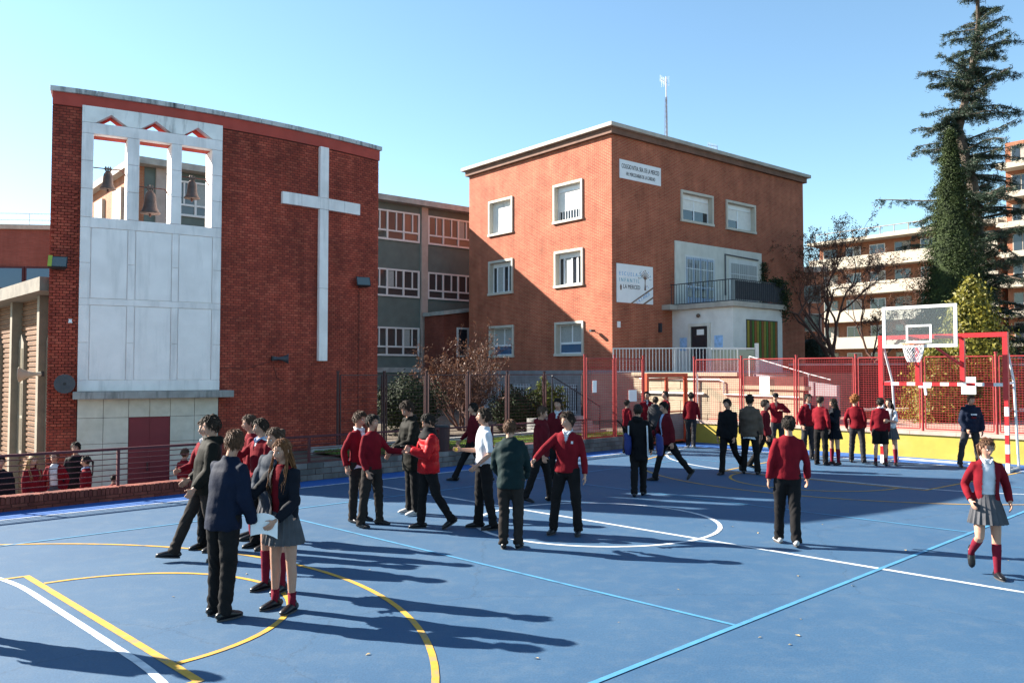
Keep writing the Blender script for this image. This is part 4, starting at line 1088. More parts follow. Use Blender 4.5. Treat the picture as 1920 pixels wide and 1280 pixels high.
for i in range(5): b.bar((-.12, -.2 + i * .1, 3.6), (-.12, -.2 + i * .1, 4.1), .012, up=(1, 0, 0))
b.build('antenna', M_alu, am)
am2 = empty('small_aerial', bw(9.6, 1.5, 13.33), BANG, 'small thin aerial on the roof towards the right end', 'aerial')
b = MB(); b.tube([(0, 0, -.3), (0, 0, 1.0)], .018, 6); b.build('pole', M_mast, am2)
b = MB(); b.bar((0, 0, .95), (-.8, 0, .9), .02)
for i in range(6): b.bar((-.1 - i * .13, 0, .8), (-.1 - i * .13, 0, 1.05), .01, up=(1, 0, 0))
b.build('antenna', M_mast, am2)

# plinth details behind the mesh fence: white barred basement windows
for y0 in (2.2, 5.4, 7.6):
    g_ = empty('basement_window'); g_.parent = blockb
    MB().box(-0.05, -0.031, y0, y0 + 1.5, 0.5, 1.75).build('opening', M_glass, g_)
    b = MB()
    for i in range(13): b.box(-0.09, -0.07, y0 + .05 + i * .115, y0 + .075 + i * .115, .45, 1.8)
    for z in (.55, 1.65): b.box(-0.069, -0.055, y0, y0 + 1.5, z, z + .03)
    b.build('window_bars', M_alu, g_, kind='stuff')

# ================================================================== GREEN REAR WING
GO = (-2.494, 49.1)
gw_ = empty('rear_wing', (GO[0], GO[1], 0), BANG, 'rear wing with green spandrels and bands of white framed windows', 'building')
M_green = mat('green_render', (0.115, 0.14, 0.13), 0.8, 0.12, 2, 0.1, 40, stain=(0.14, 0.17, 0.155), stain_scale=0.7, stain_amt=0.5)
M_pink_col = mat('pink_concrete', (0.42, 0.33, 0.29), 0.8, 0.1, 3, 0.1, 40, stain=(0.3, 0.24, 0.2), stain_amt=0.4)
M_frame_w = mat('window_frame_white', (0.66, 0.63, 0.62), 0.45, 0.05, 4)
M_frame_eave = mat('eave_concrete', (0.40, 0.37, 0.33), 0.85, 0.15, 3, 0.2, 40, stain=(0.18, 0.16, 0.15), stain_scale=0.9, stain_amt=0.7)
XL = -18.2
MB().box(XL, 9.5, 0, 10, 0.3, 11.60).build('wall', M_green, gw_)
b = MB(); b.box(XL - .65, 9.9, -.62, 10.6, 11.60, 11.90); b.build('roof_slab', M_frame_eave, gw_)
MB().box(XL + .5, 9.2, .5, 9.6, 11.902, 12.0).build('roof', M_concrete, gw_)
bays = [(-17.1, -13.6), (-13.0, -9.5), (-8.8, -6.75), (-6.65, -3.52), (-2.97, 0.2)]
colx = [-17.75, -13.45, -9.35, -3.45]
for x in colx: MB().box(x + .03, x + .45, -.14, -.001, .3, 11.598).build('column', M_pink_col, gw_)
M_win_warm = glass_mat('pane_with_reflection', (0.06, 0.05, 0.05), 0.05)
for x0, x1 in bays:
    for (z0, z1) in ((9.56, 11.2), (6.48, 8.0), (3.25, 4.82)):
        o = empty('window'); o.parent = gw_
        f = MB(); zt = z0 + (z1 - z0) * .32; nb = 3
        f.box(x0, x1, -.09, -.002, z0, z0 + .1); f.box(x0, x1, -.09, -.002, z1 - .09, z1); f.box(x0 + .1, x1 - .1, -.085, -.002, zt - .045, zt + .045)
        for i in range(nb + 1):
            x = x0 + (x1 - x0) * i / nb; w = .1
            f.box(max(x0, x - w / 2 if 0 < i < nb else (x if i == 0 else x - w)), min(x1, x + w / 2 if 0 < i < nb else (x + w if i == 0 else x)), -.088, -.003, z0 + .1, z1 - .09)
        for i in range(nb):
            x = x0 + (x1 - x0) * (i + .55) / nb; f.box(x - .035, x + .035, -.08, -.004, zt + .045, z1 - .09)
        f.build('frame', M_frame_w, o)
        for i in range(nb):
            a0 = x0 + (x1 - x0) * i / nb; a1 = x0 + (x1 - x0) * (i + 1) / nb
            MB().box(a0 + .05, a1 - .05, -.03, -.006, zt + .04, z1 - .08).build('pane', M_win_warm, o); MB().box(a0 + .05, a1 - .05, -.031, -.007, z0 + .09, zt - .04).build('pane', M_win_warm, o)
            if random.random() < .35: MB().box(a0 + .07, a0 + .07 + (a1 - a0) * .35, -.036, -.032, zt + .06, z1 - .1).build('curtain', M_curtain, o)
MB().box(XL, 9.5, -.10, -.002, 2.35, 2.62).build('ledge', M_concrete, gw_)
# lit brick end of the wing, seen through the bell openings
M_end_brick = brick_mat('wing_end_brick', (0.36, 0.115, 0.06), (0.42, 0.15, 0.08), (0.36, 0.22, 0.14), 0.25, 0.066, 0.01, 0.2)
MB().box(XL - .28, XL - .001, .02, 10, .3, 11.598).build('end_wall', M_end_brick, gw_)
for y0 in (2.2, 5.6):
    o = empty('window'); o.parent = gw_
    MB().box(XL - .42, XL - .282, y0, y0 + 1.5, 9.2, 11.0).build('frame', M_win_stone, o); MB().box(XL - .43, XL - .421, y0 + .15, y0 + 1.35, 9.35, 10.85).build('pane', M_curtain, o)
# small brick annex with sloping roof between wing and block
ax = empty('brick_annex', (GO[0], GO[1], 0), BANG, 'small brick annex with lean-to roof between rear wing and block', 'building')
M_annex = brick_mat('annex_brick', (0.20, 0.042, 0.028), (0.25, 0.06, 0.038), (0.13, 0.065, 0.05), 0.25, 0.066, 0.01, 0.25)
b = MB(); b.prism([(-3.35, 0.3), (2.2, 0.3), (2.2, 6.2), (-3.35, 5.45)], lambda x, z, d: (x, d, z), -0.35, -2.2); fixn(b.build('wall', M_annex, ax))
b = MB(); b.prism([(-3.45, 5.45), (2.3, 6.22), (2.3, 6.42), (-3.45, 5.65)], lambda x, z, d: (x, d, z), -0.3, -2.35); fixn(b.build('roof', M_concrete, ax))
MB().box(-2.5, -1.05, -2.26, -2.201, 3.2, 4.8).build('window_frame', M_frame_w, ax); MB().box(-2.4, -1.85, -2.28, -2.261, 3.3, 4.7).build('pane', M_glass, ax); MB().box(-1.72, -1.15, -2.28, -2.261, 3.3, 4.7).build('pane', M_glass, ax)
b = MB(); b.tube([(-0.12, -2.3, 0.4), (-0.12, -2.3, 6.1)], .05, 8); b.build('downpipe', M_alu, ax)

# ================================================================== RED BUILDING far left
rb = empty('red_building', (-34.0, 44.0, -0.9), R_(6), 'red brick building at the far left with window band and roof railing', 'building')
M_rbrick = brick_mat('far_red_brick', (0.30, 0.065, 0.045), (0.35, 0.085, 0.06), (0.24, 0.1, 0.08), 0.25, 0.066, 0.008, 0.15)
MB().box(0, 16, 0, 8, 0, 10.9).build('wall', M_rbrick, rb)
MB().box(-.15, 16.15, -.15, 8.1, 10.902, 11.15).build('coping', M_coping, rb)
for i in range(8):
    o = empty('window'); o.parent = rb; x = .2 + i * 1.95
    MB().box(x, x + 1.9, -.08, -.002, 6.9, 8.9).build('frame', M_red_paint, o); MB().box(x + .1, x + 1.8, -.10, -.081, 7.75, 8.8).build('pane', M_glass_sky, o); MB().box(x + .1, x + 1.8, -.10, -.081, 7.0, 7.65).build('pane', M_rbrick, o)
b = MB()
for z in (11.45, 11.8): b.tube([(0, .3, z), (16, .3, z)], .025, 6)
for i in range(9): b.tube([(i * 2, .3, 11.15), (i * 2, .3, 11.8)], .025, 6)
b.build('roof_railing', M_alu, rb)
MB().box(12.2, 13.6, 3, 4, 11.15, 11.85).build('roof_unit', M_alu, rb)
for o_ in (s1,): pass

# ================================================================== WALLS, STEPS, RAMP by the block
M_stone = mat('beige_stone', (0.36, 0.285, 0.20), 0.85, 0.15, 3, 0.2, 40, stain=(0.38, 0.31, 0.22), stain_scale=1.2, stain_amt=0.5)
rw = empty('retaining_wall', (6.1, 33.2, 0.3), 0, 'sunlit beige stone retaining wall with pipes below the terrace', 'wall')

ra = math.atan2(-6.2, 5.1); RO = Vector((5.0, 34.5, 0)); ru = Vector((math.cos(ra), math.sin(ra), 0)); rn = Vector((math.sin(ra), -math.cos(ra), 0))
RINV = Matrix.Translation(-Vector((6.1, 33.2, 0.3)))
def rwp(x, y, z): return RO + ru * x + rn * y + Vector((0, 0, z))
def rbox(name, x0, x1, y0, y1, z0, z1, m, par=rw, inv=RINV, bev=0):
    lo = [rwp(x0, y0, z0), rwp(x1, y0, z0), rwp(x1, y1, z0), rwp(x0, y1, z0)]; hi = [rwp(x0, y0, z1), rwp(x1, y0, z1), rwp(x1, y1, z1), rwp(x0, y1, z1)]
    q = fixn(MB().hexa(lo, hi).xf(inv).build(name, m, par))
    return bevel(q, bev, 1) if bev else q
rbox('core', 0, 7.7, -0.3, -0.02, 0.2, 2.2, M_mortar)
zr = [0.3, 0.78, 1.26, 1.72, 2.18]
for j in range(4):
    x = 0.0 - (.35 if j % 2 else 0)
    while x < 7.6:
        a0, a1 = max(0, x) + .004, min(7.7, x + .92) - .004
        if a1 - a0 > .1 and not (j == 3 and a0 > 5.0): rbox('stone', a0, a1, -.02, .02 + random.uniform(0, .012), zr[j] + .004, zr[j + 1] - .004, M_stone, bev=.006)
        x += .93
rbox('coping', -.05, 5.1, -.32, .1, 2.2, 2.34, M_stone, bev=.01)
rbox('coping', 5.12, 7.8, -.32, .1, 1.74, 1.88, M_stone, bev=.01)
b = MB()
b.tube([rwp(0.4, .08, 2.1), rwp(4.3, .08, 2.08), rwp(4.5, .08, 2.0), rwp(4.5, .08, 1.55), rwp(7.6, .08, 1.5)], .03, 8); b.tube([rwp(0.5, .09, 1.55), rwp(3.6, .09, 1.55)], .045, 8); b.tube([rwp(3.3, .085, 2.3), rwp(3.3, .085, 0.4)], .04, 8)
b.xf(RINV).build('pipe', M_white_paint, rw)
# white stair wall and ramp wall (shade painted in as lilac) up to the entrance
rp = empty('ramp_wall', (11.5, 32.4, 0.6), 0, 'white ramp wall coloured lilac as if in shade, with handrail right of the retaining wall', 'wall')
RI2 = Matrix.Translation(-Vector((11.5, 32.4, 0.6)))
b = MB(); b.add([rwp(5.1, -.9, .6), rwp(8.4, -.9, .6), rwp(8.4, -.9, 1.9), rwp(5.1, -.9, 2.3), rwp(5.1, -1.1, .6), rwp(8.4, -1.1, .6), rwp(8.4, -1.1, 1.9), rwp(5.1, -1.1, 2.3)], [(0, 1, 2, 3), (7, 6, 5, 4), (0, 4, 5, 1), (1, 5, 6, 2), (2, 6, 7, 3), (3, 7, 4, 0)]); fixn(b.xf(RI2).build('wall_body', mat('shade_tint_render', (0.27, 0.235, 0.25), 0.85, 0.1, 2), rp))
b = MB(); b.tube([rwp(5.0, -.8, 2.95), rwp(7.4, -.8, 2.3), rwp(8.2, -.85, 2.1)], .016, 6)
for x, z in ((5.0, 2.95), (7.4, 2.3)): b.tube([rwp(x, -.8, 1.0), rwp(x, -.8, z)], .02, 6)
b.xf(RI2).build('handrail', M_white_paint, rp)
for i in range(5):
    rbox('step', 5.2 + i * .34, 5.54 + i * .34, -2.4, -1.12, .6, 2.25 - i * .3, M_concrete, rp, RI2)
# terrace railing: white bars
tr = empty('terrace_railing', (4.2, 34.9, 2.32), math.atan2(-1.1, 4.9), 'white barred railing along the terrace in front of the entrance', 'railing')
b = MB()
for i in range(38): b.box(i * .135 - .014, i * .135 + .014, -.014, .014, .06, 1.0)
b.build('bars', M_white_paint, tr, kind='stuff')
for z in (.05, 1.02): MB().bar((-.02, 0, z), (5.03, 0, z), .045).build('rail', M_white_paint, tr)
for x in (0, 2.5, 5.0): MB().box(x - .025, x + .025, .02, .07, 0, 1.0).build('post', M_white_paint, tr)
tp = empty('terrace_post', (10.25, 35.2, 2.32), 0, 'white square post with glass screen beside the entrance ramp', 'post')
MB().box(-.07, .07, -.07, .07, 0, 1.25).build('post', M_white_paint, tp); MB().box(-1.9, -.075, -.02, .02, 1.0, 1.06).build('rail', M_white_paint, tp)
MB().box(-1.88, -.08, -.006, .006, .1, .98).build('pane', glass_mat('screen_glass', (.12, .16, .16), .1), tp)
# brick wall in shade at the foot of the trees, white kerb wall in front
sb = empty('shaded_brick_wall', (12.2, 36.6, 0.6), R_(2), 'dark red brick wall in shade behind the long fence', 'wall')
MB().box(0, 18, 0, .3, 0, 2.05).build('wall', M_annex, sb); MB().box(-.05, 18.05, -.05, .35, 2.052, 2.15).build('coping', M_concrete, sb)
wk = empty('planter_wall', (13.1, 31.4, 0.62), R_(-3), 'low brick planter wall with white coping behind the goal', 'wall')
MB().box(0, 2.1, 0, .25, 0, .30).build('wall', M_annex, wk); MB().box(-.04, 2.14, -.04, .29, .302, .40).build('coping', M_white_r, wk)
wk2 = empty('planter_wall', (17.6, 30.9, 0.62), R_(-3), 'low brick planter wall with white coping at the right edge', 'wall')
MB().box(0, 4.5, 0, .25, 0, .30).build('wall', M_annex, wk2); MB().box(-.04, 4.54, -.04, .29, .302, .40).build('coping', M_white_r, wk2)
# dark steps with a lit edge behind the first red fence panels
st = empty('garden_steps', C(20.3, -17.3, 0.34), CA, 'shaded steps with a dark handrail behind the first red fence panels', 'steps')
for i in range(4): MB().box(-1.3, 1.2, .3 + i * .3, .6 + i * .3, 0, .14 + i * .14).build('step', M_canopy, st)
b = MB(); b.tube([(-1.2, .5, 1.9), (1.1, .5, .9)], .02, 6); b.tube([(-1.2, .5, 1.9), (-1.2, .5, .2)], .02, 6); b.tube([(1.1, .5, .9), (1.1, .5, .1)], .02, 6); b.build('handrail', M_rail_blk, st)

# ================================================================== APARTMENTS behind the trees
M_apt_w = mat('white_balcony_render', (0.42, 0.365, 0.29), 0.8, 0.06, 1, stain=(0.36, 0.31, 0.24), stain_scale=0.5, stain_amt=0.4)
M_apt_b = brick_mat('apartment_brick', (0.33, 0.115, 0.06), (0.37, 0.14, 0.075), (0.3, 0.17, 0.11), 0.3, 0.08, 0.01, 0.2)
M_apt_sh = mat('apartment_shutter', (0.3, 0.26, 0.22), 0.7, 0.2, 3)
def apartments(name, loc, rz, label, w, depth, floors, fh, bandh, m_wall, taper=0.0, top=True):
    o = empty(name, loc, rz, label, 'building')
    H_ = floors * fh
    MB().box(0, w, 0, depth, 0, H_).build('wall', m_wall, o)
    for k in range(floors):
        z = k * fh; x0 = max(0, taper * (k - floors + 2)) if k < floors else 0
        b = MB(); xa = x0 - .4; b.prism([(xa + .5, z), (w + .3, z), (w + .3, z + bandh), (xa, z + bandh)], lambda x, zz, d: (x, d, zz), -1.7, -1.55); fixn(b.build('balcony_front', M_apt_w, o))
        MB().box(xa + .5, w + .3, -1.549, -.002, z, z + .18).build('balcony_floor', M_apt_w, o)
        MB().box(xa + .02, xa + .4, -1.549, -.002, z + .182, z + bandh - .01).build('balcony_end', M_apt_w, o)
        nw = int(w / 2.6)
        for i in range(nw):
            x = .5 + i * w / nw
            q = empty('window'); q.parent = o
            MB().box(x, x + 1.7, -.06, -.002, z + .2, z + fh - .4).build('frame', M_frame_w if i % 3 else M_apt_sh, q); MB().box(x + .1, x + .8, -.08, -.061, z + .3, z + fh - .5).build('pane', M_glass, q); MB().box(x + .9, x + 1.6, -.08, -.061, z + .3, z + fh - .5).build('pane', M_glass if (i + k) % 2 else M_apt_sh, q)
    if top:
        MB().box(-.5, w + .4, -1.75, depth, H_ + .002, H_ + .35).build('roof_edge', M_apt_w, o)
        b = MB()
        for i in range(int(w / 1.5)): b.tube([(.3 + i * 1.5, -1.4, H_ + .35), (.3 + i * 1.5, -1.4, H_ + 1.2)], .05, 6)
        b.tube([(.3, -1.4, H_ + 1.2), (w, -1.4, H_ + 1.2)], .05, 6); b.build('roof_pergola', M_apt_sh, o)
        MB().box(w * .3, w, 3.5, depth - 1, H_ + .352, H_ + 1.35).build('penthouse', M_apt_w, o)
    return o
apartments('apartment_block', (34.9, 95.0, -0.9), R_(-50.5), 'apartment block with long white balcony bands behind the bare tree', 19, 12, 6, 2.9, 1.25, M_apt_b, 0.0)
apartments('apartment_tower', (47.3, 79.9, -0.9), R_(-50.5), 'tall orange brick apartment tower at the right edge behind the cedar', 24, 14, 9, 2.8, 0.55, M_apt_b, 0.0, top=False)
lb = empty('orange_house', (20.3, 66.0, -0.9), R_(-17), 'low orange brick house between the block and the apartments', 'building')
MB().box(-4, 4, 0, 8, 0, 11.0).build('wall', M_apt_b, lb); MB().box(-4.3, 4.3, -.4, 8.3, 11.002, 11.4).build('roof', M_apt_sh, lb)
for z in (3.4, 6.4, 8.6):
    for x in (-1, 2.2): 
        q = empty('window'); q.parent = lb
        MB().box(x, x + 1.6, -.08, -.002, z, z + 1.4).build('frame', M_apt_sh, q); MB().box(x + .1, x + 1.5, -.1, -.081, z + .1, z + 1.3).build('pane', M_glass, q)
dw = empty('garden_wall', (16.5, 52.0, 0.6), R_(0), 'dark boundary wall under the bare tree', 'wall')
MB().box(0, 26, 0, .3, 0, 2.6).build('wall', M_annex, dw); MB().box(-.05, 26.05, -.05, .35, 2.602, 2.72).build('coping', M_concrete, dw)
# ================================================================== TREES AND SHRUBS
M_bark = mat('bark', (0.085, 0.065, 0.05), 0.95, 0.3, 6, 0.6, 25)
M_twig = mat('twig', (0.11, 0.055, 0.042), 0.9, 0.25, 6)
def branch_pts(p, d, L, n=4, wob=0.15, grav=0.0):
    pts = [Vector(p)]; d = Vector(d).normalized()
    for i in range(n):
        d = (d + Vector((random.gauss(0, wob), random.gauss(0, wob), random.gauss(0, wob) + grav))).normalized()
        pts.append(pts[-1] + d * (L / n))
    return pts, d

def cedar(loc, H, label):
    o = empty('cedar_tree', loc, 0, label, 'tree')
    tr = MB()
    tp = [(random.gauss(0, .06) * i, random.gauss(0, .06) * i, H * i / 8) for i in range(9)]
    tr.tube(tp, [0.42 * (1 - i / 8.6) + .02 for i in range(9)], 9)
    P = []; Nn_ = []
    z = 2.2
    while z < H - .3:
        f = z / H
        nb = 5 if f < .8 else 4
        for k in range(nb):
            if random.random() < .12: continue
            a = random.uniform(0, 2 * math.pi)
            L = ((1 - f) ** .5 * 3.7 * random.uniform(.3, 1.15) + .3) * (1.25 if random.random() < .12 else 1)
            up = .25 if f < .7 else .55
            i8 = min(7, int(f * 8)); c = Vector(tp[i8]).lerp(Vector(tp[i8 + 1]), f * 8 - i8); c.z = z
            d = Vector((math.cos(a), math.sin(a), up * random.uniform(.2, 1)))
            pts, _ = branch_pts(c, d, L, 6, .12, -.05)
            tr.tube(pts, [.07 * (1 - f) + .025 - (.05 * (1 - f) + .018) * j / 6 for j in range(7)], 5)
            # side sprays, flat plates that droop at the tips
            for j in range(1, 7):
                ns = 3 + int(L * .9)
                for s in range(ns):
                    q = pts[j].lerp(pts[j - 1], random.random())
                    side = Vector((-math.sin(a), math.cos(a), 0)) * random.choice((-1, 1))
                    sd = (side * random.uniform(.4, 1) + Vector((math.cos(a), math.sin(a), 0)) * random.uniform(.2, .9) + Vector((0, 0, random.uniform(-.7, .25)))).normalized()
                    Ls = random.uniform(.35, .95) * (.5 + .5 * (1 - f)) * (1.15 - .1 * j)
                    sp_, _ = branch_pts(q, sd, Ls, 2, .12, -.1)
                    tr.tube(sp_, [.012, .008, .003], 3, cap=False)
                    m = int(70 * Ls) + 12
                    for u in range(m):
                        t = random.random(); pt = sp_[0].lerp(sp_[1], t * 2) if t < .5 else sp_[1].lerp(sp_[2], t * 2 - 1)
                        P.append((pt.x + random.gauss(0, .055), pt.y + random.gauss(0, .055), pt.z + random.gauss(0, .05) - .05)); Nn_.append((0, 0, 1))
        z += random.uniform(.26, .54)
    tr.build('trunk', M_bark, o)
    quad_cloud('crown', P, .075, leaf_mat('cedar_needles', (0.010, 0.022, 0.014), (0.050, 0.078, 0.048), .15), o, .28, Nn_, 0, jitter=1.1)
    return o
def cone_tree(name, loc, H, R0, label, m, n, leaf, clumps=260, base=0.25, power=.8, ragged=.12, aspect=.9):
    o = empty(name, loc, 0, label, 'tree')
    MB().tube([(0, 0, 0), (0, 0, H * .4), (0.03, 0, H * .85)], [R0 * .16, R0 * .1, .02], 8).build('trunk', M_bark, o)
    P = []; Nl = []
    def rad(f): return R0 * max(0.02, (1 - f) ** power) * min(1, .55 + f * 4)
    cl = []
    for _ in range(clumps):
        f = random.random() ** 1.3; a = random.uniform(0, 2 * math.pi); r = rad(f) * random.uniform(.72, 1 + ragged)
        cl.append((r * math.cos(a), r * math.sin(a), base + f * (H - base), a, .045 * R0 + .17 * rad(f) * random.uniform(.7, 1.3)))
    for i in range(n):
        x, y, z, a, s = cl[i % clumps]
        th = random.gauss(0, 1); 
        P.append((x + random.gauss(0, s), y + random.gauss(0, s), z + random.gauss(0, s * 1.9)))
        Nl.append((math.cos(a), math.sin(a), .3))
    quad_cloud('crown', P, leaf, m, o, aspect, Nl, 0, jitter=.5)
    # dense inside so that it is not see-through
    b = MB(); k = 14
    vs = []; prof = [(0.02, .0)] + [(rad(f / 10) * .84, base + f / 10 * (H - base)) for f in range(0, 10)] + [(0.01, H * .97)]
    pts = [(0, 0, z) for r, z in prof]; b.tube(pts, [max(r, .01) for r, z in prof], k); b.build('inner_foliage', m, o)
    return o
cedar((20.9, 38.0, 0.6), 20.5, 'tall ragged cedar rising above the cypress on the right')
cone_tree('cypress_tree', (17.65, 33.5, 0.6), 11.3, 1.60, 'dense dark green conical cypress behind the basketball backboard', leaf_mat('cypress_leaf', (0.007, 0.015, 0.005), (0.040, 0.060, 0.013), .12, .85), 76000, .040, 760, .4, .85, .08)
M_gold = leaf_mat('golden_leaf', (0.045, 0.055, 0.008), (0.22, 0.19, 0.02), .22)
cone_tree('golden_shrub', (16.75, 30.6, 0.6), 5.0, 1.35, 'tall golden green conifer shrub right of the backboard', M_gold, 15000, .07, 230, .15, .6, .25)
cone_tree('golden_shrub', (14.75, 29.4, 0.6), 2.75, .95, 'smaller golden conifer shrub behind the goal mesh', M_gold, 8000, .06, 140, .1, .55, .25)
cone_tree('golden_shrub', (16.0, 30.0, 0.6), 2.3, .8, 'low golden conifer shrub between the two goal posts', M_gold, 6000, .06, 120, .1, .55, .25)

def bare_tree(name, loc, H, label, spread=.55, levels=5, leaves=0, m_leaf=None, seed=3, first=3, r0=.12, trunk=.3, upb=.25):
    random.seed(seed)
    o = empty(name, loc, 0, label, 'tree')
    b = MB(); tips = []
    def grow(p, d, L, r, lv):
        pts, d2 = branch_pts(p, d, L, 3, .16, .03)
        b.tube(pts, [r, r * .86, r * .72, r * .6], 6 if lv > 2 else 3, cap=False)
        if lv == 0:
            tips.append(pts[-1]); tips.append(pts[1]); return
        for k in range(random.choice((2, 3, 3)) if lv < levels else first):
            sd = (d2 + Vector((random.gauss(0, spread), random.gauss(0, spread), random.gauss(0, spread * .6) + upb))).normalized()
            grow(pts[-1] if k else pts[2], sd, L * random.uniform(.62, .86), r * .6, lv - 1)
    grow(Vector((0, 0, -.1)), Vector((0, 0, 1)), H * trunk, r0, levels)
    b.build('trunk', M_bark if not leaves else M_twig, o)
    if leaves:
        P = [tuple(random.choice(tips) + Vector((random.gauss(0, .07), random.gauss(0, .07), random.gauss(0, .07)))) for _ in range(leaves)]
        quad_cloud('crown', P, .05, m_leaf, o, .8)
    return o
M_dry = leaf_mat('dry_leaf', (0.055, 0.026, 0.016), (0.17, 0.08, 0.045), .25)
bare_tree('bare_tree', (18.4, 45.5, 0.6), 13.5, 'bare winter tree with a few brown leaves in front of the white apartments', .5, 6, 13000, M_dry, 5, 5, .17, .24, .2)
bare_tree('bare_tree', (21.3, 49.5, 0.6), 11.5, 'second bare tree with brown twigs beside the apartment balconies', .55, 6, 9000, M_dry, 8, 4, .14, .24, .2)
# large bare shrub behind the dark fence: many upright stems
def bare_shrub(loc, label):
    random.seed(21)
    o = empty('bare_shrub', loc, 0, label, 'shrub')
    b = MB(); tips = []
    def grow(p, d, L, r, lv):
        pts, d2 = branch_pts(p, d, L, 3, .13, .02)
        b.tube(pts, [r, r * .85, r * .7, r * .5], 4 if lv > 1 else 3, cap=False)
        for q in pts[1:]: tips.append(q)
        if lv == 0: return
        for k in range(random.choice((2, 3, 3))):
            sd = (d2 + Vector((random.gauss(0, .42), random.gauss(0, .42), random.gauss(0, .3) + .22))).normalized()
            grow(pts[random.choice((1, 2, 3))], sd, L * random.uniform(.55, .8), r * .62, lv - 1)
    for i in range(22):
        a = random.uniform(0, 6.28); t = random.uniform(.15, .95)
        grow(Vector((.3 * math.cos(a), .3 * math.sin(a), 0)), Vector((math.cos(a) * t, math.sin(a) * t, 1)), random.uniform(1.1, 1.75), .035, 4)
    b.build('stems', M_twig, o)
    P = [tuple(random.choice(tips) + Vector((random.gauss(0, .05), random.gauss(0, .05), random.gauss(0, .05)))) for _ in range(6500)]
    quad_cloud('crown', [p for p in P if p[2] > .7], .045, M_dry, o, .7)
bare_shrub((-1.55, 29.2, 0.34), 'wide bare shrub with dry reddish leaves behind the dark fence')
def leafy(name, loc, r, label, m, n, leaf, cat='shrub'):
    o = empty(name, loc, 0, label, cat)
    P = []; Nl = []
    for _ in range(n):
        v = Vector((random.gauss(0, 1), random.gauss(0, 1), random.gauss(0, 1))).normalized() * random.uniform(.78, 1.06)
        k = 1 + .12 * math.sin(7 * v.x + 3 * v.z) + .1 * math.sin(9 * v.y + 5 * v.x)
        P.append((v.x * r[0] * k, v.y * r[1] * k, max(.02, r[2] * (1 + v.z * k)))); Nl.append(tuple(v))
    quad_cloud('foliage', P, leaf, m, o, .8, Nl)
    b = MB(); b.ball((0, 0, r[2]), (r[0] * .75, r[1] * .75, r[2] * .78), 14, 10); b.build('inner_foliage', m, o)
    for i in range(3):
        a = i * 2.1; MB().tube([(0, 0, 0), (.25 * r[0] * math.cos(a), .25 * r[1] * math.sin(a), r[2])], [.03, .015], 5).build('stem', M_bark, o)
    return o
M_hedge = leaf_mat('hedge_leaf', (0.006, 0.013, 0.004), (0.026, 0.04, 0.011), .1, .8)
M_laurel = leaf_mat('laurel_leaf', (0.02, 0.035, 0.008), (0.15, 0.17, 0.02), .3)
leafy('hedge_shrub', (-3.3, 27.0, 0.34), (1.1, .8, .95), 'dark green hedge shrub right against the chapel corner', M_hedge, 5000, .05)
leafy('hedge_shrub', (0.05, 27.7, 0.34), (.8, .6, .75), 'dark evergreen shrub behind the fence under the block windows', M_hedge, 3600, .05)
leafy('laurel_shrub', (1.15, 28.4, 0.34), (.65, .5, .85), 'glossy yellow green laurel behind the dark fence', M_laurel, 1500, .07)
leafy('dark_bush', (17.3, 48.5, 2.0), (1.15, .9, 1.3), 'round dark bush at the end of the brick block', leaf_mat('dark_bush_leaf', (0.006, 0.012, 0.004), (0.02, 0.03, 0.01), .15), 4500, .06)
# fallen leaves on the court
random.seed(4)
M_fallen = mat('fallen_leaf', (0.36, 0.27, 0.14), 0.8, 0.2, 30)
lm_ = MB()
lm_.add([(-.035, 0, .004), (-.012, -.016, .012), (.02, -.012, .008), (.036, 0, .006), (.015, .017, .014), (-.015, .015, .007)], [(0, 1, 2, 3, 4, 5)])
lme = lm_.mesh('fallen_leaf'); lme.materials.append(M_fallen)
for (x, y) in ((4.05, 12.7), (3.35, 12.9), (2.95, 12.95), (3.6, 12.4), (4.8, 13.1), (3.3, 9.8), (3.75, 9.35), (2.75, 8.1), (2.2, 7.55), (2.55, 7.6), (2.4, 7.35), (1.0, 8.0), (4.6, 7.6), (-1.7, 10.1), (-3.55, 8.9), (-3.1, 9.9), (3.2, 15.2), (1.5, 16.3), (8.9, 13.9), (5.2, 11.2), (0.2, 7.0), (-1.2, 7.1), (1.8, 9.2), (6.2, 10.6)):
    o = bpy.data.objects.new('fallen_leaf', lme); link(o); o.location = (x, y, .003); o.rotation_euler = (random.uniform(-.2, .2), random.uniform(-.2, .2), random.uniform(0, 6.28)); k = random.uniform(.4, .8); o.scale = (k, k, k)
    tag(o, 'small dry yellow leaf lying flat on the blue court', 'leaf', 'dry leaves scattered on the court')

# ================================================================== GOAL + BASKETBALL HOOP
gl = Vector((9.66, 22.0, 0)); grr = Vector((11.66, 19.85, 0))
gd_ = (grr - gl).normalized(); gback = Vector((-gd_.y, gd_.x, 0)); 
if gback.dot(E1) < 0: gback = -gback
GW = (grr - gl).length
hoop = empty('goal_with_hoop', gl, math.atan2(gd_.y, gd_.x), 'red and white handball goal with basketball backboard mounted above', 'goal')
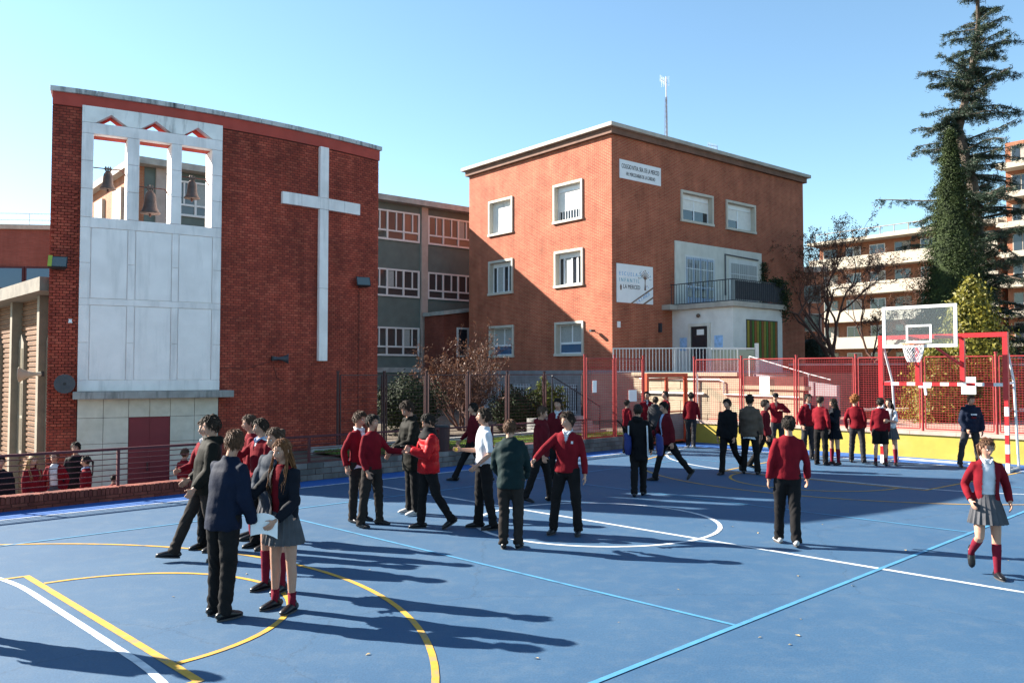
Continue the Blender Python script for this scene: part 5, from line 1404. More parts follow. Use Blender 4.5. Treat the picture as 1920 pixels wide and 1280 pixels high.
# local x along the goal, y to the back
sgn = 1 if Vector((-gd_.y, gd_.x, 0)).dot(E1) > 0 else -1
def gp(x, y, z): return (x, sgn * y, z)
def gbx(name, a, b_, w, m, par=hoop): return MB().bar(gp(*a), gp(*b_), w, w, up=(1, 0, 0) if abs(a[2] - b_[2]) > .01 and abs(a[0] - b_[0]) < .01 else (0, 0, 1)).build(name, m, par)
for x in (0, GW):
    z = 0; i = 0
    while z < 1.70:
        h = .22; gbx('post_band', (x, 0, z), (x, 0, min(z + h, 1.70)), .085, M_white_paint if i % 2 == 0 else M_bright_red); z += h; i += 1
    gbx('post', (x, 0, 1.76 - .06), (x, 0, 3.19), .11, M_bright_red)
gbx('top_beam', (-.055, 0, 3.25), (GW + .055, 0, 3.25), .11, M_bright_red)
x = .06; i = 0; nbd = 14; w_ = (GW - .12) / nbd
for i in range(nbd): gbx('crossbar_band', (.06 + i * w_, 0, 2.06), (.06 + (i + 1) * w_, 0, 2.06), .082, M_bright_red if i % 2 == 0 else M_white_paint)
for x in (.92, 1.98): gbx('board_upright', (x, .02, 2.105), (x, .02, 3.19), .10, M_bright_red)
# back stays
for x in (.02, GW - .02):
    b = MB(); b.tube([gp(x, .06, 3.1), gp(x, .62, 2.12), gp(x, .86, .0)], .03, 8); b.tube([gp(x, .04, 2.08), gp(x, .62, 2.1)], .028, 8); b.tube([gp(x, 0.05, .04), gp(x, .88, .04)], .028, 8); b.build('back_stay', M_white_paint, hoop)
b = MB(); b.tube([gp(0.02, .87, .05), gp(GW - .02, .87, .05)], .028, 8); b.build('ground_bar', M_white_paint, hoop)
# backboard, hung in front of the uprights on arms (towards the court)
BX0, BX1, BZ0, BZ1, BY = .50, 2.24, 2.95, 3.97, -1.05
M_clear = bpy.data.materials.new('backboard_glass'); M_clear.use_nodes = True
nt = M_clear.node_tree; pb = nt.nodes['Principled BSDF']
tb = nd(nt, 'ShaderNodeBsdfTransparent'); tb.inputs[0].default_value = (.86, .9, .92, 1)
gb = nd(nt, 'ShaderNodeBsdfGlossy'); gb.inputs['Roughness'].default_value = .08
df = nd(nt, 'ShaderNodeBsdfDiffuse'); df.inputs[0].default_value = (.7, .75, .8, 1)
fz = nd(nt, 'ShaderNodeFresnel'); fz.inputs[0].default_value = 1.3
m1 = nd(nt, 'ShaderNodeMixShader'); lk(nt, fz.outputs[0], m1.inputs[0]); lk(nt, tb.outputs[0], m1.inputs[1]); lk(nt, gb.outputs[0], m1.inputs[2])
m2_ = nd(nt, 'ShaderNodeMixShader'); m2_.inputs[0].default_value = .06; lk(nt, m1.outputs[0], m2_.inputs[1]); lk(nt, df.outputs[0], m2_.inputs[2])
lk(nt, m2_.outputs[0], nt.nodes['Material Output'].inputs[0])
bb = empty('backboard'); bb.parent = hoop
def bbx(name, x0, x1, y0, y1, z0, z1, m): 
    ya, yb = sorted((sgn * y0, sgn * y1)); return MB().box(x0, x1, ya, yb, z0, z1).build(name, m, bb)
bbx('glass', BX0 + .03, BX1 - .03, BY, BY + .02, BZ0 + .03, BZ1 - .03, M_clear)
for nm, a in (('frame', (BX0, BX1, BZ0, BZ0 + .075)), ('frame', (BX0, BX1, BZ1 - .075, BZ1)), ('frame', (BX0, BX0 + .075, BZ0 + .076, BZ1 - .076)), ('frame', (BX1 - .075, BX1, BZ0 + .076, BZ1 - .076))):
    bbx(nm, a[0], a[1], BY - .012, BY + .03, a[2], a[3], M_white_paint)
mx_ = (BX0 + BX1) / 2
for a in ((mx_ - .30, mx_ + .30, 3.06, 3.11), (mx_ - .30, mx_ + .30, 3.45, 3.50), (mx_ - .30, mx_ - .25, 3.111, 3.449), (mx_ + .25, mx_ + .30, 3.111, 3.449)): bbx('target_square', a[0], a[1], BY - .006, BY - .001, a[2], a[3], M_white_paint)
M_ring = mat('hoop_orange', (0.60, 0.13, 0.03), 0.5, 0.15, 8)
bbx('ring_plate', mx_ - .12, mx_ + .12, BY - .05, BY - .013, 2.96, 3.06, M_white_paint)
b = MB(); k = 28
rc = gp(mx_, BY - .33, 3.02)
ring = [(rc[0] + .235 * math.cos(2 * math.pi * i / k), rc[1] + .235 * math.sin(2 * math.pi * i / k), rc[2]) for i in range(k + 1)]
b.tube(ring, .014, 6, cap=False); b.bar(gp(mx_ - .05, BY - .11, 3.02), gp(mx_ - .05, BY - .03, 3.02), .02); b.bar(gp(mx_ + .05, BY - .11, 3.02), gp(mx_ + .05, BY - .03, 3.02), .02); b.build('ring', M_ring, bb)
b = MB(); nn = 12
for i in range(nn):
    for s in (1, -1):
        pts = []
        for j in range(6):
            f = j / 5; r = .23 - .10 * f + .02 * math.sin(f * 3.1); a = 2 * math.pi * (i + s * j * .5) / nn; pts.append((rc[0] + r * math.cos(a), rc[1] + r * math.sin(a), rc[2] - .02 - .40 * f))
        b.tube(pts, .0085, 4)
b.build('net', mat('net_white', (.75, .74, .72), .8, .1, 9), bb)
b = MB()
for x in (.92, 1.98):
    b.tube([gp(x, .0, 3.2), gp(x * .6 + mx_ * .4, BY + .04, 3.2)], .035, 8); b.tube([gp(x, .0, 2.5), gp(x * .6 + mx_ * .4, BY + .04, 2.95)], .03, 8)
b.build('support_arm', M_bright_red, hoop)
# goal net remains: a white bracket under the crossbar
b = MB(); b.bar(gp(.95, -.02, 1.99), gp(1.25, -.02, 1.99), .05); b.bar(gp(1.1, -.02, 1.97), gp(1.12, -.02, 1.78), .05, up=(1, 0, 0)); b.build('bracket', M_white_paint, hoop)
# dark litter bin by the railing
lbn = empty('litter_bin', (-1.75, 21.2, 0), CA, 'dark brown litter bin standing by the railing', 'bin')
b = MB(); b.tube([(0, 0, .12), (0, 0, .2), (0, 0, .95), (0, 0, 1.0)], [.15, .17, .19, .2], 16); b.build('bin_body', M_fence_dark, lbn)
b = MB(); b.tube([(0, 0, .0), (0, 0, .12)], .05, 8); b.tube([(0, 0, 0), (0, 0, .02)], .14, 12); b.build('bin_foot', M_fence_dark, lbn)
MB().tube([(0, 0, .985), (0, 0, 1.03)], [.205, .19], 16).build('bin_rim', M_lamp_body, lbn)
# ================================================================== PEOPLE
def remesh(V, F, vox, smooth=3, name='m'):
    me = bpy.data.meshes.new('tmp'); me.from_pydata(V, [], F); me.update()
    bm = bmesh.new(); bm.from_mesh(me); bmesh.ops.recalc_face_normals(bm, faces=bm.faces); bm.to_mesh(me); bm.free()
    o = bpy.data.objects.new('tmp', me); COL.objects.link(o)
    r = o.modifiers.new('r', 'REMESH'); r.mode = 'VOXEL'; r.voxel_size = vox; r.use_smooth_shade = True
    if smooth:
        s = o.modifiers.new('s', 'SMOOTH'); s.factor = .5; s.iterations = smooth
    dg = bpy.context.evaluated_depsgraph_get()
    out = bpy.data.meshes.new_from_object(o.evaluated_get(dg))
    bpy.data.objects.remove(o); bpy.data.meshes.remove(me)
    out.name = name
    return out
def put(me, name, m, parent):
    me.materials.clear(); me.materials.append(m)
    me.polygons.foreach_set('use_smooth', [True] * len(me.polygons))
    o = bpy.data.objects.new(name, me); link(o, parent); return o
def verts(me):
    a = np.empty(len(me.vertices) * 3); me.vertices.foreach_get('co', a); return a.reshape(-1, 3)
def norms(me):
    a = np.empty(len(me.vertices) * 3); me.vertices.foreach_get('normal', a); return a.reshape(-1, 3)
def wrinkle(me, amp, seed, freq=1.0, zfold=1.0):
    co = verts(me); no = norms(me); r = np.random.default_rng(seed)
    d = np.zeros(len(co))
    for k in range(5):
        w = r.normal(size=3); w /= np.linalg.norm(w); w[2] *= zfold; q = r.normal(size=3)
        f = freq * (16 + 11 * k); g = 6 + 5 * r.random()
        d += np.sin(co @ w * f + 2.2 * np.sin(co @ q * g + r.random() * 6) + r.random() * 6) / (1 + .5 * k)
    d = np.sign(d) * np.abs(d) ** .8 / 2.2
    co += no * (d * amp)[:, None]
    me.vertices.foreach_set('co', co.reshape(-1)); me.update()
def cut(me, fn):
    """delete the faces whose centre satisfies fn(c, normal)"""
    bm = bmesh.new(); bm.from_mesh(me)
    dead = [f for f in bm.faces if fn(f.calc_center_median(), f.normal)]
    bmesh.ops.delete(bm, geom=dead, context='FACES'); bm.to_mesh(me); bm.free(); me.update()

def cloth(name, col, rough=.85, var=.14, sheen=.0, bump=.12, bs=45, spec=.2):
    return mat(name, col, rough, var, 9, bump, bs, spec=spec, sheen=sheen)
M_skin = {}
def skin(k):
    cols = {'light': (0.40, 0.215, 0.145), 'mid': (0.34, 0.175, 0.115), 'tan': (0.36, 0.18, 0.11)}
    m = mat('skin_' + k, cols[k], .5, .08, 14, .05, 90, spec=.35)
    b = m.node_tree.nodes['Principled BSDF']; b.inputs['Subsurface Weight'].default_value = .12; b.inputs['Subsurface Radius'].default_value = (.02, .008, .004); b.inputs['Subsurface Scale'].default_value = .5
    return m
def hairmat(k):
    cols = {'black': (0.016, 0.011, 0.008), 'dark': (0.032, 0.019, 0.012), 'brown': (0.062, 0.033, 0.019), 'chestnut': (0.095, 0.045, 0.023), 'auburn': (0.15, 0.060, 0.022), 'blond': (0.30, 0.19, 0.085), 'ginger': (0.24, 0.085, 0.022)}
    nm = 'hair_' + k
    if nm in MATS: return MATS[nm]
    m = mat(nm, cols[k], .6, .45, 40, .4, 160, spec=.22)
    return m
CL = {
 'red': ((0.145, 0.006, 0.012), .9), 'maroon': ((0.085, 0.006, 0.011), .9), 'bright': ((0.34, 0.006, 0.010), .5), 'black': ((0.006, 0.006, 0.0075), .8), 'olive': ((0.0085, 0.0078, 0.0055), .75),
 'navy': ((0.0055, 0.0095, 0.024), .75), 'darknavy': ((0.0055, 0.007, 0.012), .75), 'green': ((0.006, 0.017, 0.018), .75), 'taupe': ((0.095, 0.068, 0.052), .8), 'white': ((0.55, 0.56, 0.59), .8), 'greyblue': ((0.022, 0.029, 0.043), .75),
 'ltblue': ((0.25, 0.33, 0.50), .8), 'trouser': ((0.0105, 0.0095, 0.010), .85), 'trouserb': ((0.024, 0.019, 0.017), .85), 'grey': ((0.070, 0.070, 0.077), .85), 'sock': ((0.14, 0.009, 0.022), .9), 'shoe': ((0.007, 0.006, 0.007), .35), 'sneaker': ((0.40, 0.39, 0.38), .6), 'darkgrey': ((0.026, 0.026, 0.030), .8)}
def cm(k):
    c, r = CL[k]; return cloth('cloth_' + k, c, r, .16, sheen=.0, spec=.4 if r < .5 else .12)

HEADC = Vector((0, -0.012, 1.605))     # centre of the head for a 1.72 m figure
def head_point(v):
    """unit vector -> point on the head surface (local to head centre, facing -y)"""
    x, y, z = v
    rx, ry, rz = .074, .093, .112
    if z < 0:                      # jaw: narrows and moves forward
        k = -z; rx *= 1 - .30 * k; ry *= 1 - .16 * k
        p = Vector((x * rx, y * ry - .012 * k, z * rz * 1.02))
        if y > 0: p.y *= 1 - .35 * k
    else:
        p = Vector((x * rx * (1 + .03 * (1 - abs(x))), y * ry * (1.03 if y > 0 else 1), z * rz))
    if y < 0:                      # face: flatter front, brow, sockets, cheeks
        f = max(0, -y) ** 1.5
        p.y *= 1 - .05 * f
        p.y += .011 * f * math.exp(-((abs(x) - .42) / .2) ** 2 - ((z - .03) / .13) ** 2)      # eye sockets
        p.y -= .006 * f * math.exp(-((z - .22) / .1) ** 2)                                    # brow
        p.y -= .006 * f * math.exp(-((abs(x) - .40) / .2) ** 2 - ((z + .32) / .18) ** 2)      # cheeks
        p.y -= .009 * f * math.exp(-(x / .3) ** 2 - ((z + .82) / .2) ** 2)                    # chin
    return p
def build_head(b, xf):
    n, mm = 28, 22; vs = []; fs = []
    vs.append(head_point((0, 0, 1)))
    for j in range(1, mm):
        th = math.pi * j / mm
        for k in range(n):
            ph = 2 * math.pi * k / n; vs.append(head_point((math.sin(th) * math.cos(ph), math.sin(th) * math.sin(ph), math.cos(th))))
    vs.append(head_point((0, 0, -1))); L = len(vs) - 1
    for k in range(n):
        fs.append((0, 1 + k, 1 + (k + 1) % n)); fs.append((L, L - n + (k + 1) % n, L - n + k))
    for j in range(mm - 2):
        for k in range(n):
            a = 1 + j * n + k; c = 1 + j * n + (k + 1) % n; fs.append((a, a + n, c + n, c))
    b.add([xf(p) for p in vs], fs)
    q = MB(); q.tube([(0, -.080, .022), (0, -.092, .0), (0, -.104, -.022), (0, -.098, -.033), (0, -.085, -.036)], [(.007, .007), (.009, .009), (.0135, .011), (.015, .009), (.010, .006)], 8)      # nose
    for s in (-1, 1):
        q.tube([(s * .070, .008, .022), (s * .079, .014, .018), (s * .080, .014, -.008), (s * .071, .006, -.028)], [(.007, .012), (.006, .018), (.006, .014), (.004, .008)], 8)                  # ears
    q.tube([(-.021, -.083, -.052), (0, -.0905, -.050), (.021, -.083, -.052)], [(.004, .003), (.0075, .006), (.004, .003)], 8)
    b.add([xf(Vector(p)) for p in q.v], q.f)

def build_hand(b, w, d, side, curl, pn, vox):
    """palm and five fingers from wrist w along d; pn = palm normal"""
    d = Vector(d).normalized(); pn = (Vector(pn) - d * d.dot(Vector(pn))).normalized(); th = d.cross(pn) * (1)
    if th.dot(Vector((0, -1, .15))) < 0: th = -th       # thumb side looks forward / up
    pc = w + d * .085
    b.tube([w - d * .02, w + d * .012, w + d * .05, pc, pc + d * .012], [(.024, .019), (.026, .017), (.036, .015), (.040, .0135), (.030, .010)], 10, ref=th)
    r = max(.0082, vox * .98)
    for i, (o_, L) in enumerate(((.030, .072), (.010, .080), (-.011, .075), (-.030, .058))):
        p = pc + th * o_ - d * .008; q = d; pts = [p - d * .015, p]
        for k, f in enumerate((.45, .32, .25)):
            a = R_(curl * (.55, .9, .7)[k]); q = (q * math.cos(a) + pn * math.sin(a)).normalized(); pts.append(pts[-1] + q * L * f)
        b.tube(pts, [r, r, r * .98, r * .92, r * .8], 7)
    p = w + d * .03 + th * .022; q = (th * .75 + d * .6 + pn * .25).normalized(); pts = [p - th * .012, p]
    for L in (.034, .028, .022):
        pts.append(pts[-1] + q * L); q = (q + d * .28 + pn * .12).normalized()
    b.tube(pts, [r * 1.25, r * 1.2, r * 1.12, r, r * .85], 7)

def person(label, pos, h=1.72, face=0, top='red', topkind='jumper', bottom='trouser', bkind='trousers', hair='dark', hstyle='short', skin_='light', legL=(0, 2, 3), legR=(0, 2, 3),
           armL=(5, 8, 15, 10), armR=(5, 8, 15, 10), lean=0, head=(0, 0), shoe='shoe', collar=None, group=None, z0=0.0, seed=0, build=1.0, tilt=0, curl=(28, 28), extra=None, open_front=0.0, vneck=True, hood=False, shirt='white', socks=None, sit=False, roll=0):
    random.seed(seed * 13 + 5)
    dist = math.hypot(pos[0], pos[1])
    rr_ = random.Random(seed * 7 + 3); head = (head[0] + rr_.uniform(-6, 6), head[1] + rr_.uniform(-4, 6)); roll = roll + rr_.uniform(-7, 7); tilt = tilt + rr_.uniform(-2.2, 2.2); lean = lean + rr_.uniform(-1.5, 2.5)
    vb = .0075 if dist < 10.5 else (.0105 if dist < 15 else .015)
    vc = .011 if dist < 10.5 else (.014 if dist < 15 else .019)
    S = h / 1.72
    root = empty('person', (pos[0], pos[1], z0), R_(face), label, 'person', group)
    root.scale = (S, S, S)
    girl = hstyle in ('long', 'pony', 'bun', 'girl')
    bw_ = build * (.93 if girl else 1.0)
    # ---- skeleton
    hips = {}; knees = {}; ank = {}
    for s, lg in ((1, legL), (-1, legR)):
        f, kn, ab = lg
        hp = Vector((s * .088, 0, 0)); d1 = Vector((s * math.sin(R_(ab)), -math.sin(R_(f)) * math.cos(R_(ab)), -math.cos(R_(f)) * math.cos(R_(ab))))
        k = hp + d1 * .425; g = f - kn; d2 = Vector((s * math.sin(R_(ab)) * .6, -math.sin(R_(g)), -math.cos(R_(g)))).normalized()
        a = k + d2 * .415; hips[s], knees[s], ank[s] = hp, k, a
    lift = .082 - min(ank[1].z, ank[-1].z)
    base = Vector((0, 0, lift))
    for D in (hips, knees, ank):
        for s in (1, -1): D[s] = D[s] + base
    pz = lift               # pelvis height
    off = Vector((0, 0, pz - .90))
    Rl = Matrix.Rotation(R_(lean), 4, 'X') @ Matrix.Rotation(R_(tilt), 4, 'Y')
    piv = Vector((0, 0, .95))
    def up(p):              # upper body: bend about the hips
        p = Vector(p); return (Rl @ (p - piv)) + piv + off
    Hy = Matrix.Rotation(R_(head[0]), 4, 'Z') @ Matrix.Rotation(R_(head[1]), 4, 'X') @ Matrix.Rotation(R_(roll), 4, 'Y')
    neckp = Vector((0, .012, 1.475))
    Rh = Matrix.Rotation(R_(lean * .55), 4, 'X')
    def hx(p):              # head-local -> person-local
        q = Hy @ Vector(p)
        return up(neckp) + Rh @ (q + HEADC - neckp)
    sh = {}; el = {}; wr = {}; fd = {}
    SX = .160 * bw_ if not girl else .145
    for s, ar in ((1, armL), (-1, armR)):
        f, ab, e, inw = ar
        sp_ = up((s * SX, .005, 1.372)); d1 = Vector((s * math.sin(R_(ab)), -math.sin(R_(f)) * math.cos(R_(ab)), -math.cos(R_(f)) * math.cos(R_(ab))))
        f2 = f + e; d2 = Vector((-s * math.sin(R_(inw)) * max(abs(math.sin(R_(f2))), .25) + s * .5 * math.sin(R_(ab)) * math.cos(R_(min(e, 90))), -math.cos(R_(inw)) * math.sin(R_(f2)), -math.cos(R_(f2)))).normalized()
        sh[s] = sp_; el[s] = sp_ + d1 * .285; wr[s] = el[s] + d2 * .245; fd[s] = d2
    fxs = {}; fmat = {}
    for s in (1, -1):
        A = ank[s]; rise = A.z - .082; shin = (A - knees[s]).normalized()
        pit = math.asin(min(.92, max(0, rise / .17))) if rise > .012 else 0
        if rise > .16: pit = max(pit, math.acos(max(-1, min(1, -shin.z))) * .9)
        if A.y < hips[s].y - .12 and rise < .12: pit = -R_(min(14, rise * 160))       # leading foot: heel first
        Rf = Matrix.Rotation(R_(s * 8), 4, 'Z') @ Matrix.Rotation(pit, 4, 'X')
        fmat[s] = Rf
        fxs[s] = (lambda A_, M_: (lambda p: A_ + M_ @ (Vector(p) - Vector((0, 0, .082)))))(A, Rf)
    # ---- body: one continuous surface
    b = MB()
    tors = [((0, 0, .86), (.135, .095)), ((0, 0, .95), (.15, .10)), ((0, 0, 1.06), (.122, .085)), ((0, 0, 1.22), (.145, .098)), ((0, 0, 1.36), (.150, .085)), ((0, .01, 1.43), (.10, .065)), ((0, .012, 1.455), (.056, .054)), ((0, .006, 1.50), (.050, .052)), ((0, .0, 1.56), (.047, .05))]
    pts = [up(p) for p, r in tors[:7]] + [up(neckp), hx((0, .012, -.06))]
    b.tube(pts, [(r[0] * bw_, r[1]) for p, r in tors], 16, ref=(1, 0, 0))
    build_head(b, hx)
    for s in (1, -1):
        H0, K, A = hips[s], knees[s], ank[s]
        c1 = K.lerp(A, .3) + Vector((0, .008, 0))
        b.tube([H0 + Vector((0, 0, .03)), H0.lerp(K, .3), K.lerp(H0, .12), K, c1, K.lerp(A, .75), A, A + Vector((0, 0, -.03))], [.078, .076, .058, .053, .053, .038, .034, .033], 12)
        # foot
        b.tube([fxs[s](q) for q in ((0, .03, .05), (0, -.02, .042), (0, -.12, .03))], [(.028, .028), (.030, .026), (.026, .014)], 10)
        b.tube([up((s * .085 * bw_, .005, 1.37)), sh[s], sh[s].lerp(el[s], .5), el[s], el[s].lerp(wr[s], .3), wr[s], wr[s] + fd[s] * .02], [.05, .048, .042, .036, .037, .0265, .025], 10)
        pn = Vector((-s, 0, 0)) if abs(fd[s].x) < .8 else Vector((0, 0, -1))
        build_hand(b, wr[s], fd[s], s, curl[0] if s == 1 else curl[1], pn, vb)
    me = remesh(b.v, b.f, vb, 2, 'body')
    body = put(me, 'body', skin(skin_), root)
    # eyes
    if head[0] + face is not None:
        for s in (-1, 1):
            q = MB(); q.ball((s * .031, -.0735, .006), (.0125, .0085, .0085), 10, 7); q.v = [tuple(hx(p)) for p in q.v]
            q.build('eye', mat('eye_white', (.6, .58, .56), .2, .03, 5), root, smooth=True)
            q = MB(); q.ball((s * .031, -.0800, .006), (.0055, .0035, .0058), 8, 6); q.v = [tuple(hx(p)) for p in q.v]
            q.build('iris', mat('eye_iris', (.02, .012, .008), .15, .03, 5), root, smooth=True)
        q = MB(); q.tube([(-.023, -.0845, -.0515), (-.008, -.0905, -.0475), (0, -.0915, -.049), (.008, -.0905, -.0475), (.023, -.0845, -.0515), (.0, -.0895, -.059), (-.023, -.0845, -.0515)], [.002, .0042, .0042, .0042, .002, .004, .002], 6); q.v = [tuple(hx(p)) for p in q.v]
        q.build('lips', mat('lips', (.30, .10, .085), .45, .05, 9), root, smooth=True)
    # ---- hair
    hm = hairmat(hair); hb = MB()
    def scalp(v, k=1.0, dz=0.0):
        p = head_point(v); return Vector((p.x * 1.06 * k, p.y * 1.05 * k + .006, p.z * 1.05 * k + .006 + dz))
    n, mm = 26, 12; vs = []; fs = []
    def hairline(ph):
        # polar angle down to which hair grows; ph=-90deg is the face
        c = -math.sin(ph)         # 1 at the face, -1 at the back
        return R_(56) if c > .75 else (R_(56) + (R_(98) - R_(56)) * min(1, (.75 - c) / .45) if c > .3 else R_(98) + R_(26) * min(1, (.3 - c) / .8))
    vol = {'curly': 1.20, 'short': 1.05, 'tousled': 1.09, 'long': 1.045, 'pony': 1.03, 'bun': 1.04, 'girl': 1.05, 'cap': 1.03, 'crop': 1.03}.get(hstyle, 1.07)
    for j in range(mm + 1):
        for k in range(n):
            ph = 2 * math.pi * k / n; th = max(.02, hairline(ph) * j / mm)
            kk = vol * (1 + .022 * math.sin(5 * ph + 3 * th + seed) * math.sin(4 * th)) if j < mm else .97
            vs.append(hx(scalp((math.sin(th) * math.cos(ph), math.sin(th) * math.sin(ph), math.cos(th)), kk)))
    for j in range(mm):
        for k in range(n): fs.append((j * n + k, (j + 1) * n + k, (j + 1) * n + (k + 1) % n, j * n + (k + 1) % n))
    fs.append(tuple(range(n))); hb.add(vs, fs)
    nl = {'curly': 260, 'tousled': 380, 'short': 340, 'crop': 160, 'cap': 0}.get(hstyle, 160)
    if dist > 15: nl = int(nl * .6)
    for i in range(nl):
        ph = random.uniform(0, 2 * math.pi); th = hairline(ph) * random.random() ** .7 * .97
        v = Vector((math.sin(th) * math.cos(ph), math.sin(th) * math.sin(ph), math.cos(th)))
        p = scalp(v, vol * .985)
        tang = Vector((math.cos(ph) * math.cos(th), math.sin(ph) * math.cos(th), -math.sin(th)))
        swirl = Vector((-math.sin(ph), math.cos(ph), 0)) * random.gauss(.2, .3)
        if hstyle == 'curly':
            d = (v + Vector((random.gauss(0, .8), random.gauss(0, .8), random.gauss(0, .8)))).normalized(); L = random.uniform(.03, .055)
            pts = [p, p + d * L * .5 + v * .006, p + (d * .5 + swirl.normalized() * .5) * L]; rr = [.011, .012, .006]
        else:
            d = (tang * .9 + swirl + v * random.uniform(.0, .5 if hstyle == 'tousled' else .22)).normalized(); L = random.uniform(.03, .058)
            pts = [p, p + d * L * .5 + v * (.006 if hstyle == 'tousled' else .003), p + d * L - v * .004]; rr = [.004, .004, .0008]
        hb.tube([hx(q) for q in pts], rr, 5, cap=False)
    for s in (-1, 1):     # eyebrows
        hb.tube([hx((s * .015, -.0885, .026)), hx((s * .032, -.0855, .032)), hx((s * .050, -.074, .027))], [.0035, .0042, .002], 5)
    if hstyle == 'long':
        q = MB(); nq = 15; rows_ = []
        for j in range(7):      # curtain of hair over the nape and back
            f = j / 6; row = []
            for k in range(nq):
                ph = R_(-12 + 204 * k / (nq - 1)); x0, y0 = math.cos(ph), math.sin(ph)
                a_ = hx((.080 * x0, .094 * y0 + .004, .03)); b_ = up((.098 * x0, .085 * y0 + .042, 1.43)); c_ = up((.115 * x0, .05 * y0 + .092 + .03 * abs(x0) * -1, 1.25 + .012 * math.sin(k * 2.1)))
                row.append(a_.lerp(b_, f * 2) if f < .5 else b_.lerp(c_, f * 2 - 1))
            rows_.append(row)
        hb.add([p for r_ in rows_ for p in r_], [(j * nq + k, (j + 1) * nq + k, (j + 1) * nq + k + 1, j * nq + k + 1) for j in range(6) for k in range(nq - 1)])
        for i in range(210 if dist < 15 else 60):
            a = random.uniform(-25, 205); ph = R_(a)
            x0, y0 = .073 * math.cos(ph), .082 * math.sin(ph)
            st_ = hx((x0, y0 + .006, .02 + random.uniform(-.02, .05)))
            side_ = 1 if x0 > 0 else -1
            fwd = -1 if y0 < .01 and random.random() < .8 else 1
            end = up((x0 * 1.35 + side_ * .025 if fwd > 0 else side_ * random.uniform(.045, .125), (.115 + random.gauss(0, .012)) * (1 if fwd > 0 else -1.02) + .0, 1.22 + random.uniform(-.05, .06)))
            mid = up((x0 * 1.3 + side_ * (.015 if fwd > 0 else random.uniform(.0, .03)), (.075 if fwd > 0 else -.06) + random.gauss(0, .01), 1.43))
            hb.tube([st_, st_.lerp(mid, .5) + Vector((side_ * .012, 0, 0)), mid, mid.lerp(end, .55) + Vector((random.gauss(0, .008), random.gauss(0, .008), 0)), end], [.004, .0048, .0048, .004, .001], 4, cap=False)
    if hstyle == 'pony':
        for i in range(16):
            st_ = hx((random.gauss(0, .012), .10, .03)); mid = hx((random.gauss(0, .02), .145, -.03)); end = up((random.gauss(0, .025), .13, 1.33 + random.uniform(-.06, .05)))
            hb.tube([st_, mid, end], [.014, .016, .004], 6, cap=False)
    if hstyle == 'bun':
        q = MB(); q.ball((0, .105, .055), (.042, .036, .04), 10, 8); hb.add([hx(Vector(p)) for p in q.v], q.f)
    hb.build('hair', hm, root, smooth=True)
    # ---- lower garments
    jac = topkind in ('jacket', 'coat', 'puffer')
    if bkind in ('trousers', 'shorts'):
        b = MB()
        b.tube([up((0, 0, 1.02)), up((0, 0, .95)), Vector((0, 0, pz + .0)), Vector((0, .002, pz - .09))], [(.132 * bw_, .096), (.146 * bw_, .104), (.150, .108), (.10, .085)], 18, ref=(1, 0, 0))
        for s in (1, -1):
            H0, K, A = hips[s], knees[s], ank[s]
            if bkind == 'trousers':
                e = A + (A - K).normalized() * .035
                b.tube([H0 + Vector((0, 0, .04)), H0.lerp(K, .25), H0.lerp(K, .65), K, K.lerp(A, .4), K.lerp(A, .8), e], [.094, .097, .083, .073, .069, .066, .068], 14)
            else:
                b.tube([H0 + Vector((0, 0, .04)), H0.lerp(K, .25), H0.lerp(K, .85)], [.094, .105, .102], 14)
        me = remesh(b.v, b.f, vc, 2); wrinkle(me, .0095 if bkind == 'trousers' else .005, seed + 1, .75, 1.6)
        if bkind == 'trousers':
            co = verts(me); no = norms(me); amp = np.zeros(len(co)); 
            for s in (1, -1):
                for q, sg_, a_ in ((knees[s], .08, .005), (ank[s] + Vector((0, 0, .04)), .07, .0085), (hips[s] + Vector((0, 0, -.05)), .06, .005)):
                    d2 = ((co - np.array(q)) ** 2).sum(1); amp += a_ * np.exp(-d2 / (2 * sg_ * sg_))
            d = np.sin(co[:, 2] * 70 + 4.5 * np.sin(co[:, 0] * 24 + seed) + 4.0 * np.sin(co[:, 1] * 21 + 2 * seed))
            co += no * (d * amp)[:, None]; me.vertices.foreach_set('co', co.reshape(-1)); me.update()
        put(me, bkind, cm(bottom), root)
    if bkind == 'skirt':
        n = 60; b = MB(); vs = []; fs = []
        zs = [1.03, .97, .88, .78, .665]
        mid = (knees[1] + knees[-1]) / 2
        for j, z in enumerate(zs):
            f = j / (len(zs) - 1)
            for k in range(n):
                a = 2 * math.pi * k / n; pl = 1 + (.075 * f) * (1 if k % 3 == 0 else (-.5 if k % 3 == 1 else 0))
                rx = (.125 + .095 * f) * pl; ry = (.095 + .095 * f) * pl
                p = up((rx * math.cos(a), ry * math.sin(a), z)) if z > .9 else Vector((rx * math.cos(a), ry * math.sin(a) + mid.y * f * .5, z + off.z))
                vs.append(p)
        for j in range(len(zs) - 1):
            for k in range(n): fs.append((j * n + k, (j + 1) * n + k, (j + 1) * n + (k + 1) % n, j * n + (k + 1) % n))
        b.add(vs, fs); o = b.build('skirt', cm(bottom), root, smooth=False)
        so = o.modifiers.new('thick', 'SOLIDIFY'); so.thickness = .004
    if socks:
        for s in (1, -1):
            K, A = knees[s], ank[s]; b = MB()
            q0 = .16 if socks == 'high' else .72
            P = [K.lerp(A, q0), K.lerp(A, q0 + .02), K.lerp(A, max(.35, q0 + .03)) + Vector((0, .008, 0)), K.lerp(A, max(.78, q0 + .06)), A, A + Vector((0, 0, -.04))]
            b.tube(P, [.050 if socks == 'high' else .040, .0545 if socks == 'high' else .043, .0565 if socks == 'high' else .043, .043, .0395, .038], 14)
            b.build('sock', cm('sock'), root, smooth=True)
